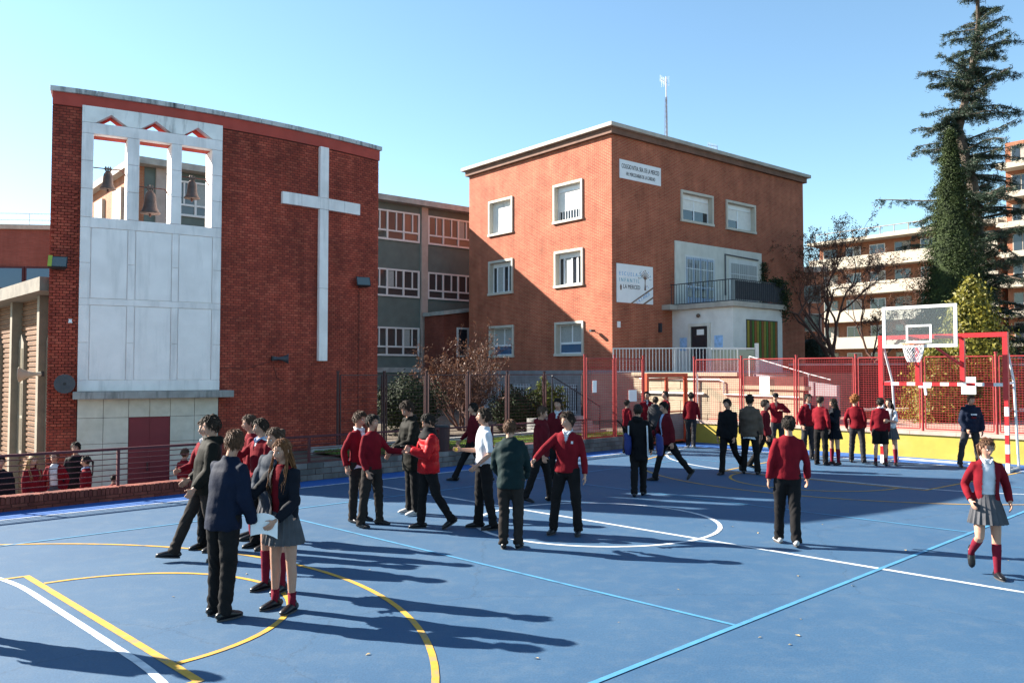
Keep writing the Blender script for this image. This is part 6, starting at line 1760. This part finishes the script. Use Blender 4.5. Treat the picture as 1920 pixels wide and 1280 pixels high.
    # ---- shoes
    for s in (1, -1):
        A = ank[s]; fx = fxs[s]
        b = MB()
        prof = [(.080, .020, .024, .030), (.066, .034, .033, .040), (.02, .042, .038, .046), (-.04, .042, .041, .042), (-.10, .034, .045, .032), (-.15, .027, .042, .024), (-.178, .022, .030, .016), (-.188, .018, .014, .010)]
        b.tube([fx((0, y, z + .006)) for y, z, rx, ry in prof], [(rx, ry) for y, z, rx, ry in prof], 14, ref=(1, 0, 0))
        b.tube([fx((0, .015, .05)), fx((0, .012, .105))], [.04, .041], 14)
        # flatten the sole
        V2 = []
        inv_ = fmat[s].inverted()
        for p in b.v:
            q = inv_ @ (Vector(p) - A) + Vector((0, 0, .082)); q.z = max(q.z, .004); V2.append(tuple(fx(q)))
        b.v = V2
        sh_o = b.build('shoe', cm(shoe), root, smooth=True)
        if dist < 13:
            q = MB(); n = 18; outl = [(-.043 * math.sin(t) * (1.0 if math.cos(t) < 0 else .9), -.055 + .14 * -math.cos(t) * -1, 0) for t in [2 * math.pi * i / n for i in range(n)]]
            vs = [fx((x, y, .001)) for x, y, _ in outl] + [fx((x * .98, y, .016)) for x, y, _ in outl]
            q.add(vs, [tuple(range(n))[::-1], tuple(range(n, 2 * n))] + [(i, (i + 1) % n, n + (i + 1) % n, n + i) for i in range(n)]); q.build('sole', mat('shoe_sole', (.05, .045, .045) if shoe != 'sneaker' else (.6, .6, .58), .7, .1, 9), sh_o)
    # ---- upper garments
    def upper(ex, hem, sleeve, end, hemx=1.0, neckz=1.468, nr=.070, rough=0):
        b = MB()
        secs = [(hem, .170 + ex, .126 + ex, 0), (hem + .05, .172 + ex, .127 + ex, 0), (1.06, .150 + ex, .110 + ex, 0), (1.20, .170 + ex, .120 + ex, -.004), (1.33, .178 + ex * .8, .112 + ex * .8, 0), (1.405, .155 + ex * .5, .088 + ex * .5, .004), (1.44, .105 + ex * .4, .075 + ex * .4, .008), (neckz, nr, nr, .010)]
        secs = [q for q in secs if q[0] >= hem]
        if girl: secs = [(z, rx * .93, ry * .95, y) for z, rx, ry, y in secs]
        pts = []
        for z, rx, ry, y in secs:
            pts.append(up((0, y, z)) if z > .9 else Vector((0, y, z)) + off + (up((0, 0, .92)) - (Vector((0, 0, .92)) + off)))
        b.tube(pts, [(rx * bw_, ry) for z, rx, ry, y in secs], 20, ref=(1, 0, 0))
        r0, r1, r2 = sleeve
        for s in (1, -1):
            e = el[s].lerp(wr[s], end)
            P = [up((s * .075 * bw_, .005, 1.372)), sh[s], sh[s].lerp(el[s], .45), el[s], el[s].lerp(wr[s], .45)]
            if end > .5: b.tube(P + [e], [r0 * .96, r0, r0 * .98, r1, r1 * .98, r2], 12)
            else: b.tube(P[:3] + [el[s].lerp(sh[s], .05)], [r0 * .96, r0, r0 * 1.0, r0 * 1.02], 12)
        return b
    def sheet_up(b, name, m, amp, fr, cutfn=None, smooth=2):
        me = remesh(b.v, b.f, vc, smooth); wrinkle(me, amp, seed + 7, fr, 1.3)
        if cutfn: cut(me, cutfn)
        return put(me, name, m, root)
    Ri = Rl.inverted()
    def tl(c):            # person-local -> upright torso coordinates
        return Ri @ (Vector(c) - off - piv) + piv
    def opening(w_top, w_bot, z_bot, z_top=1.47):
        def fn(c, nrm):
            p = tl(c)
            if p.y > -.02 or p.z < z_bot or p.z > z_top + .05: return False
            f = (p.z - z_bot) / (z_top - z_bot); return abs(p.x) < w_bot + (w_top - w_bot) * f
        return fn
    if topkind == 'shirt':
        sheet_up(upper(.004, .90, (.056, .052, .048), .12 if extra == 'short_sleeves' else .96), 'shirt', cm(top), .007, .9)
    elif topkind in ('jumper', 'cardigan'):
        if open_front or (vneck and collar):
            sheet_up(upper(-.012, .86 if open_front else 1.2,  (.044, .04, .036), .9), 'shirt', cm(shirt), .004, 1.0)
        fn = None
        if open_front: fn = opening(open_front * 1.0, open_front, .70)
        elif vneck: fn = opening(.050, .0, 1.29)
        sheet_up(upper(.008, .875, (.059, .052, .043), .97), topkind, cm(top), .0065, .95, fn)
    else:
        ex, hem, sl = {'jacket': (.024, .80, (.071, .063, .054)), 'coat': (.022, .66, (.068, .060, .052)), 'puffer': (.040, .84, (.083, .074, .058))}[topkind]
        if open_front:
            sheet_up(upper(.0, .86, (.05, .045, .04), .9), 'shirt', cm(shirt), .004, 1.0)
        bb_ = upper(ex, hem, sl, 1.0, neckz=1.485, nr=.078)
        if hood:      # folded hood behind the neck
            bb_.tube([up((-.085, .03, 1.455)), up((-.06, .085, 1.46)), up((0, .105, 1.45)), up((.06, .085, 1.46)), up((.085, .03, 1.455))], [.03, .046, .055, .046, .03], 10)
            bb_.tube([up((-.075, .04, 1.47)), up((-.07, -.045, 1.475)), up((-.03, -.082, 1.45))], [.03, .024, .018], 8); bb_.tube([up((.075, .04, 1.47)), up((.07, -.045, 1.475)), up((.03, -.082, 1.45))], [.03, .024, .018], 8)
        fn = opening(open_front, open_front * .8, .60) if open_front else None
        me = remesh(bb_.v, bb_.f, vc, 2)
        if topkind == 'puffer':
            co = verts(me); no = norms(me); d = np.abs(np.sin(co[:, 2] * 24 + .5 * np.sin(co[:, 0] * 7))) ** .5
            co += no * ((d - .6) * .014)[:, None]; me.vertices.foreach_set('co', co.reshape(-1)); me.update(); wrinkle(me, .006, seed + 7, 1.2)
        else: wrinkle(me, .013, seed + 7, .7, 1.2)
        if fn: cut(me, fn)
        put(me, topkind, cm(top), root)
    if extra == 'tail':
        b = MB(); n = 40; vs = []
        for j, (z, k) in enumerate(((.95, 1.0), (.80 if topkind == 'jacket' else .868, 1.04), (.768 if topkind == 'jacket' else .838, 1.07))):
            for i in range(n):
                a = 2 * math.pi * i / n; q = Vector((.166 * k * math.cos(a), .123 * k * math.sin(a), z + (.012 * math.sin(3 * a + seed) if j == 2 else 0))); vs.append(q + off)
        b.add(vs, [(j * n + i, j * n + (i + 1) % n, (j + 1) * n + (i + 1) % n, (j + 1) * n + i) for j in range(2) for i in range(n)])
        b.build('shirt_tail', cm('white'), root, smooth=True)
    if collar:
        b = MB()
        for s in (1, -1):
            b.tube([up((0, .075, 1.475)), up((s * .055, .055, 1.480)), up((s * .066, -.005, 1.470)), up((s * .045, -.062, 1.448)), up((s * .018, -.088, 1.415))], [(.010, .017), (.010, .018), (.010, .018), (.011, .020), (.009, .016)], 8)
        b.build('collar', cm(collar), root, smooth=True)
    root['_hand'] = 0
    del root['_hand']
    return dict(root=root, up=up, hx=hx, wr=wr, fd=fd, el=el, sh=sh, off=off, S=S, hips=hips, knees=knees, ank=ank)

def world_of(p, v):
    return p['root'].location + Matrix.Rotation(p['root'].rotation_euler.z, 3, 'Z') @ (Vector(v) * p['S'])
TR = dict(bottom='trouser'); TB = dict(bottom='trouserb')
walkA = dict(legL=(24, 6, 2), legR=(-20, 22, 2)); walkB = dict(legL=(-20, 24, 2), legR=(24, 6, 2))
stand = dict(legL=(2, 3, 4), legR=(-2, 3, 4)); apart = dict(legL=(3, 3, 8), legR=(-3, 3, 8))
hang = (4, 7, 14, 6); pocket = (-12, 18, 42, 30); behind = (-25, 10, 40, 10)
# ---------------------------------------------------------------- the cast, left group first
G1 = 'pupils on the court'
p3 = person('boy in navy jacket seen from behind holding a white sheet of paper', (-2.80, 8.2), 1.76, 150, 'navy', 'jacket', 'trouser', hair='chestnut', hstyle='short', armL=(14, 12, 40, 30), armR=(-4, 12, 30, 10), lean=8, head=(35, 14), legL=(3, 4, 3), legR=(-3, 4, 3), seed=1, group=G1, skin_='light')
p4 = person('girl in dark jacket with long auburn hair facing the camera', (-2.27, 8.42), 1.66, -28, 'darknavy', 'coat', 'grey', 'skirt', hair='auburn', hstyle='long', armL=(10, 10, 40, 30), armR=(42, 14, 66, -30), head=(-8, 4), socks='low', open_front=.055, shirt='red', seed=2, group=G1, legL=(1, 2, 3), legR=(-1, 2, 4))
p5 = person('girl in grey-blue jacket half hidden behind the auburn girl', (-2.58, 9.15), 1.72, -30, 'greyblue', 'jacket', 'grey', 'skirt', hair='brown', hstyle='bun', armL=hang, armR=(18, 10, 35, 25), head=(-12, 6), socks='high', seed=3, group=G1)
p1 = person('tall boy in olive black parka striding to the left', (-3.86, 10.62), 1.80, -62, 'olive', 'jacket', 'trouserb', hair='dark', hstyle='tousled', armL=(12, 12, 25, 15), armR=(-2, 10, 58, -5), head=(-5, 16), legL=(-9, 9, 3), legR=(24, 2, 2), lean=-6, hood=True, build=1.12, seed=4, group=G1)
p2 = person('boy whose face shows behind the parka boy', (-4.05, 11.25), 1.70, -35, 'red', 'jumper', 'trouser', hair='brown', hstyle='tousled', armL=hang, armR=(20, 10, 60, 20), head=(-10, 5), collar='white', seed=5, group=G1)
p6 = person('boy in red jumper raising a hand to his mouth', (-3.38, 11.35), 1.70, -40, 'red', 'jumper', 'trouser', hair='dark', hstyle='short', armL=(12, 10, 40, 20), armR=(48, 20, 108, 38), head=(-15, 5), collar='ltblue', seed=6, group=G1)
p7 = person('girl in red jumper with dark hair behind the group', (-3.70, 12.0), 1.72, -70, 'red', 'jumper', 'grey', 'skirt', hair='brown', hstyle='girl', armL=hang, armR=(15, 8, 50, 20), head=(-5, 10), socks='high', seed=7, group=G1, vneck=False)
p8 = person('boy in red cardigan over white shirt looking right', (-2.42, 13.35), 1.70, 55, 'red', 'cardigan', 'trouserb', hair='brown', hstyle='tousled', armL=behind, armR=behind, open_front=.05, head=(15, 4), collar='white', seed=8, group=G1, extra='tail')
p9 = person('boy in red jumper pointing to the right', (-2.15, 12.95), 1.68, 62, 'red', 'jumper', 'trouserb', hair='black', hstyle='short', armL=(38, 14, 50, -5), armR=(-6, 10, 32, 10), head=(10, 3), seed=9, group=G1, vneck=False, curl=(20, 30), **apart)
p10 = person('tall boy in long black-green coat bowing his head', (-1.66, 14.05), 1.84, -60, 'olive', 'coat', 'trouser', hair='dark', hstyle='tousled', armL=(20, 10, 50, 25), armR=(12, 10, 35, 15), head=(5, 24), lean=6, hood=True, build=1.12, shoe='sneaker', seed=10, group=G1)
p11 = person('boy in bright red puffer jacket looking at his phone', (-1.26, 12.75), 1.70, -68, 'bright', 'puffer', 'trouser', hair='black', hstyle='short', armL=(22, 10, 88, 38), armR=(22, 10, 88, 38), head=(-5, 26), legL=(-14, 18, 3), legR=(8, 5, 3), seed=11, group=G1)
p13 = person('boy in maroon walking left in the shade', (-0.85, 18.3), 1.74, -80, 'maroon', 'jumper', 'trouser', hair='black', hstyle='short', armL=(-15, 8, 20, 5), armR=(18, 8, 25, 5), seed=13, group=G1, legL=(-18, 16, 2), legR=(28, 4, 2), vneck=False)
p14 = person('boy in white shirt holding a yellow fruit', (-0.42, 12.75), 1.78, -75, 'white', 'shirt', 'trouser', hair='dark', hstyle='short', armL=(-8, 8, 58, 5), armR=(10, 8, 84, 0), extra='short_sleeves', head=(-8, -4), seed=14, group=G1, legL=(-5, 5, 3), legR=(6, 4, 3))
p15 = person('boy in dark green jacket leaning forward with his back turned', (-0.02, 11.3), 1.70, 172, 'green', 'jacket', 'trouserb', hair='chestnut', hstyle='short', armL=(10, 14, 45, 30), armR=(6, 16, 40, 25), lean=17, head=(-8, 5), legL=(5, 6, 1), legR=(8, 8, 1), seed=15, group=G1, tilt=4)
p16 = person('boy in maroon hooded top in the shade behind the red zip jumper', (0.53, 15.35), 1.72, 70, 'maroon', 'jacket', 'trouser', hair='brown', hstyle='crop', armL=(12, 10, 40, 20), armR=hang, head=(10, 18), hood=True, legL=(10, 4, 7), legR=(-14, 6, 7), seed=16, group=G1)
p17 = person('curly haired boy in red zip jumper with white collar stretching an arm', (0.80, 12.3), 1.74, -18, 'red', 'jumper', 'trouser', hair='dark', hstyle='tousled', armL=(-6, 14, 14, 5), armR=(42, 34, 12, -5), head=(-38, 6), collar='white', seed=17, group=G1, legL=(0, 3, 6), legR=(2, 3, 10), curl=(25, 70))
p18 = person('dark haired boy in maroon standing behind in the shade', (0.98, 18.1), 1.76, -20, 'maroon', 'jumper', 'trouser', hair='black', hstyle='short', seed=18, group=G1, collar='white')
p19 = person('pupil in long black hooded coat with pale stripes carrying blue bags', (2.42, 16.1), 1.72, 165, 'black', 'coat', 'trouser', hair='black', hstyle='girl', armL=(6, 14, 20, 5), armR=(6, 14, 20, 5), legL=(-6, 6, -1), legR=(10, 4, -2), shoe='shoe', hood=True, seed=19, group=G1)
p20 = person('boy in maroon blazer and pale blue shirt striding left', (3.36, 18.3), 1.72, -78, 'maroon', 'jacket', 'trouser', hair='black', hstyle='short', armL=(-16, 12, 20, 10), armR=(18, 12, 40, 10), legL=(-32, 8, 2), legR=(18, 3, 2), lean=5, open_front=.075, shirt='ltblue', head=(-5, 6), seed=20, group=G1)
p22 = person('boy in black jacket walking with his head down', (4.98, 19.45), 1.72, -38, 'black', 'jacket', 'trouser', hair='black', hstyle='short', armL=hang, armR=(0, 8, 20, 8), legL=(-22, 28, 1), legR=(10, 3, 1), head=(-15, 12), seed=22, group=G1)
p23 = person('boy in taupe jacket standing with his back turned', (5.52, 19.55), 1.80, 160, 'taupe', 'jacket', 'trouser', hair='black', hstyle='tousled', armL=hang, armR=(2, 12, 14, 5), legL=(5, 3, 5), legR=(-5, 3, 6), seed=23, group=G1, extra='tail')
p24 = person('boy in maroon jumper walking beside the taupe jacket', (6.15, 20.5), 1.70, 60, 'maroon', 'jumper', 'trouser', hair='black', hstyle='short', armL=hang, armR=hang, legL=(20, 4, 2), legR=(-18, 14, 2), seed=24, group=G1, vneck=False)
p25 = person('boy in dark cap and red jumper with bent elbow near the fence', (7.62, 24.2), 1.74, -10, 'red', 'jumper', 'darkgrey', hair='black', hstyle='cap', armL=(10, 45, 90, 60), armR=(35, 40, 30, 0), head=(-20, 10), seed=25, group=G1, tilt=-6)
p26 = person('boy in red jumper walking away in the middle of the court', (3.78, 11.6), 1.73, 172, 'red', 'jumper', 'trouser', hair='black', hstyle='short', armL=(-6, 16, 16, 6), armR=(6, 17, 18, 6), legL=(10, 4, 1), legR=(-8, 10, -1), shoe='sneaker', seed=26, group=G1, vneck=False, tilt=-2)
p27 = person('boy in red cardigan with hands in pockets facing the camera', (7.98, 22.75), 1.74, 15, 'red', 'jumper', 'darkgrey', hair='black', hstyle='short', armL=pocket, armR=pocket, collar='greyblue', seed=27, group=G1)
p28 = person('boy in red jumper turned towards the dark haired girl', (7.86, 21.45), 1.72, 130, 'red', 'jumper', 'trouser', hair='dark', hstyle='crop', armL=(10, 8, 40, 20), armR=pocket, seed=28, group=G1, vneck=False, head=(-10, 8))
p29 = person('girl in navy jacket with long dark hair and red knee socks', (8.22, 21.5), 1.66, -70, 'darknavy', 'jacket', 'darknavy', 'skirt', hair='dark', hstyle='long', armL=(30, 8, 100, 30), armR=(30, 8, 110, 30), head=(-20, 12), socks='high', seed=29, group=G1)
p30 = person('boy with curly ginger hair in red jumper', (8.98, 21.95), 1.72, 150, 'red', 'jumper', 'darkgrey', hair='ginger', hstyle='curly', armL=pocket, armR=pocket, head=(-35, 3), legL=(6, 3, 6), legR=(-8, 3, 7), seed=30, group=G1, vneck=False, tilt=5)
p31 = person('boy in red jumper and black shorts beside the goal post', (9.30, 21.3), 1.68, 165, 'red', 'jumper', 'black', 'shorts', hair='black', hstyle='short', armL=hang, armR=hang, collar='white', socks='low', seed=31, group=G1, vneck=False)
p32 = person('girl in white shirt and grey skirt next to the goal post', (9.62, 21.45), 1.66, -40, 'white', 'shirt', 'grey', 'skirt', hair='dark', hstyle='long', armL=(20, 10, 80, 30), armR=(20, 10, 80, 30), socks='high', seed=32, group=G1, extra='short_sleeves')
p33 = person('boy in dark padded jacket standing alone inside the goal', (11.42, 21.0), 1.76, -5, 'navy', 'puffer', 'darkgrey', hair='brown', hstyle='crop', armL=(0, 16, 25, 30), armR=(4, 16, 35, 35), head=(18, 4), legL=(0, 2, 8), legR=(4, 2, 17), seed=33, group=G1, skin_='light', hood=True)
p34 = person('girl in red cardigan and grey skirt walking with one foot lifted', (5.47, 9.75), 1.57, -15, 'red', 'cardigan', 'grey', 'skirt', hair='chestnut', hstyle='pony', armL=(-24, 22, 62, 10), armR=(-22, 18, 66, 15), legL=(4, 4, 1), legR=(18, 72, 4), open_front=.075, shirt='white', socks='high', head=(12, 14), collar='white', seed=34, group=G1)
# at the gate
pg1 = person('boy in red jumper seen from behind near the gate with dark leg stripe', (5.6, 26.4), 1.70, 160, 'red', 'jumper', 'darkgrey', hair='black', hstyle='short', armL=(-4, 12, 22, 8), armR=(2, 14, 30, 8), shoe='sneaker', seed=41, group=G1, legL=(6, 4, 1), legR=(-6, 8, 1), vneck=False)
pg2 = person('boy in red jumper by the fence partly hidden by the black coat', (3.35, 24.6), 1.52, 120, 'red', 'jumper', 'trouser', hair='dark', hstyle='short', seed=42, group=G1, vneck=False, legL=(2, 3, 4), legR=(-2, 3, 4))
pg3 = person('boy in red jumper with dark scarf by the square notice', (4.1, 25.6), 1.74, 0, 'red', 'jumper', 'trouser', hair='black', hstyle='short', seed=43, group=G1, collar='black')
pg4 = person('pupil in grey jacket with red hood at the gate', (4.15, 24.6), 1.62, 150, 'darkgrey', 'jacket', 'trouser', hair='dark', hstyle='short', hood=True, seed=44, group=G1, lean=8)
pg5 = person('boy in red jumper facing left beside the orange gate post', (4.62, 25.3), 1.76, -70, 'red', 'jumper', 'trouser', hair='black', hstyle='crop', armL=(15, 8, 60, 20), armR=(15, 8, 60, 20), seed=45, group=G1, vneck=False)
# lower yard
G2 = 'pupils in the lower yard'
YZ = -0.9
person('girl with long blond hair in red behind the railing', (-9.35, 16.5), 1.62, 60, 'red', 'jumper', 'grey', 'skirt', hair='blond', hstyle='long', z0=YZ, seed=51, group=G2, vneck=False)
person('fair haired girl with open red cardigan and white shirt in the lower yard', (-9.18, 17.0), 1.64, 8, 'red', 'cardigan', 'grey', 'skirt', hair='chestnut', hstyle='girl', open_front=.085, shirt='white', z0=YZ, seed=52, group=G2, armL=pocket, armR=pocket, socks='high')
person('boy in black standing behind the girl with the open cardigan', (-9.15, 17.75), 1.76, 10, 'black', 'jumper', 'trouser', hair='black', hstyle='short', z0=YZ, seed=53, group=G2, vneck=False)
person('dark haired girl in red with pale blue collar beside the railing post', (-8.52, 16.9), 1.56, -75, 'red', 'jumper', 'grey', 'skirt', hair='black', hstyle='pony', z0=YZ, seed=54, group=G2, collar='ltblue', socks='high')
person('dark haired pupil of whom only the head shows above the parapet', (-8.0, 17.0), 1.18, 170, 'red', 'jumper', 'trouser', hair='black', hstyle='girl', z0=YZ, seed=55, group=G2, vneck=False)
person('boy in red jumper with his back turned by the maroon door', (-6.92, 17.85), 1.62, 150, 'red', 'jumper', 'trouser', hair='brown', hstyle='crop', z0=YZ, seed=56, group=G2, vneck=False)
person('pupil in dark jacket cut off by the left edge behind the railing', (-9.25, 15.25), 1.72, 40, 'darknavy', 'jacket', 'trouser', hair='black', hstyle='short', z0=YZ, seed=57, group=G2)
# pupil just outside the left edge, whose shadow falls into the picture
person('pupil outside the left edge whose shadow lies across the lines', (-5.30, 7.65), 1.78, 40, 'navy', 'jacket', 'trouser', hair='dark', hstyle='short', seed=58, group=G1)

# ---------------------------------------------------------------- things they hold and wear
wp = world_of(p3, p3['wr'][-1] + p3['fd'][-1] * .07)
pp = empty('sheet_of_paper', wp, 0, 'white sheet of paper in the hand of the boy in navy', 'paper')
b = MB(); k = 6; vs = []; fs = []
for i in range(k + 1):
    for j in range(2):
        u = i / k; vs.append((-.03 + .27 * u, -.05 - .03 * u, -.07 + .05 * math.sin(u * 2.6) + (.0 if j else .20) - .05 * u))
for i in range(k): fs.append((2 * i, 2 * i + 1, 2 * i + 3, 2 * i + 2))
b.add(vs, fs); o = b.build('leaf', M_paper, pp); so = o.modifiers.new('t', 'SOLIDIFY'); so.thickness = .0015
wf = world_of(p14, p14['wr'][-1] + p14['fd'][-1] * .10)
fr_ = empty('fruit', wf, 0, 'yellow fruit held up by the boy in white', 'fruit')
b = MB(); b.ball((0, 0, .0), (.038, .038, .034), 14, 10); b.build('flesh', mat('fruit_yellow', (.62, .40, .04), .5, .15, 20), fr_, smooth=True); MB().tube([(0, 0, .03), (.004, 0, .045)], .004, 5).build('stalk', M_twig, fr_)
wph = world_of(p11, (p11['wr'][1] + p11['wr'][-1]) / 2 + p11['fd'][1] * .10)
ph_ = empty('mobile_phone', wph + Vector((0, 0, .02)), R_(-68), 'black mobile phone in the hands of the puffer jacket boy', 'phone')
b = MB(); b.box(-.036, .036, -.07, .07, -.004, .004); bevel(b.build('case', M_lamp_body, ph_), .003); MB().box(-.032, .032, -.065, .065, .0045, .006).build('screen', glass_mat('phone_glass', (.02, .02, .03), .05), ph_)
# black yoke on the puffer jacket, pale stripes on the black coat, crests
def patch(p, pts, name, m, thick=.004):
    b = MB(); b.add([p['up'](q) for q in pts], [tuple(range(len(pts)))]); o = b.build(name, m, p['root']); s = o.modifiers.new('t', 'SOLIDIFY'); s.thickness = thick; return o
b = MB(); b.tube([p11['up']((0, .0, 1.36)), p11['up']((0, .0, 1.42)), p11['up']((0, .004, 1.47)), p11['up']((0, .008, 1.53))], [(.226, .160), (.188, .132), (.112, .108), (.082, .085)], 20, ref=(1, 0, 0))
me = remesh(b.v, b.f, .012, 2); wrinkle(me, .006, 3); put(me, 'hood_yoke', cm('black'), p11['root'])
for s in (-1, 1):
    b = MB(); b.tube([p19['up']((s * .175, .105, 1.33)), p19['up']((s * .180, .112, 1.15)), p19['up']((s * .180, .10, .98))] + [Vector((s * .18, .095, .75)) + p19['off']], [(.014, .012)] * 4, 6); b.build('stripe', cm('white'), p19['root'])
patch(p17, [(.085, -.140, 1.30), (.115, -.136, 1.30), (.115, -.136, 1.335), (.085, -.140, 1.335)], 'crest', cm('white'))
patch(p33, [(-.07, -.172, 1.25), (.07, -.172, 1.25), (.07, -.172, 1.285), (-.07, -.172, 1.285)], 'chest_print', cm('white')); patch(p33, [(-.06, -.172, 1.17), (.06, -.172, 1.17), (.06, -.172, 1.215), (-.06, -.172, 1.215)], 'chest_print', cm('maroon'))
b = MB(); b.ball(p25['hx']((0, .002, .052)), (.088, .100, .072), 16, 10); b.tube([p25['hx']((0, -.06, .065)), p25['hx']((0, -.155, .05))], [(.07, .012), (.05, .006)], 12, ref=(1, 0, 0)); b.build('cap', cm('black'), p25['root'], smooth=True)
# blue bags beside the black coat
for s, lab in ((-1, 'blue sports bag on the left of the black coat'), (1, 'blue and black sports bag on the right of the black coat')):
    w = world_of(p19, Vector((-s * .30, .10, .98)) + p19['off'])
    bg = empty('sports_bag', w, R_(165), lab, 'bag')
    b = MB(); b.tube([(-.10, 0, -.20), (-.11, 0, -.05), (-.10, 0, .12), (-.05, 0, .2)], [(.05, .10), (.07, .13), (.065, .11), (.025, .05)], 14); b2 = remesh(b.v, b.f, .018, 2); wrinkle(b2, .008, 5); put(b2, 'bag_body', mat('bag_blue', (.008, .02, .13), .7, .2, 9), bg)
    MB().tube([(-.05, -.03, .16), (.02, -.04, .36), (.10, .0, .44)], .012, 6).build('strap', cm('black'), bg)
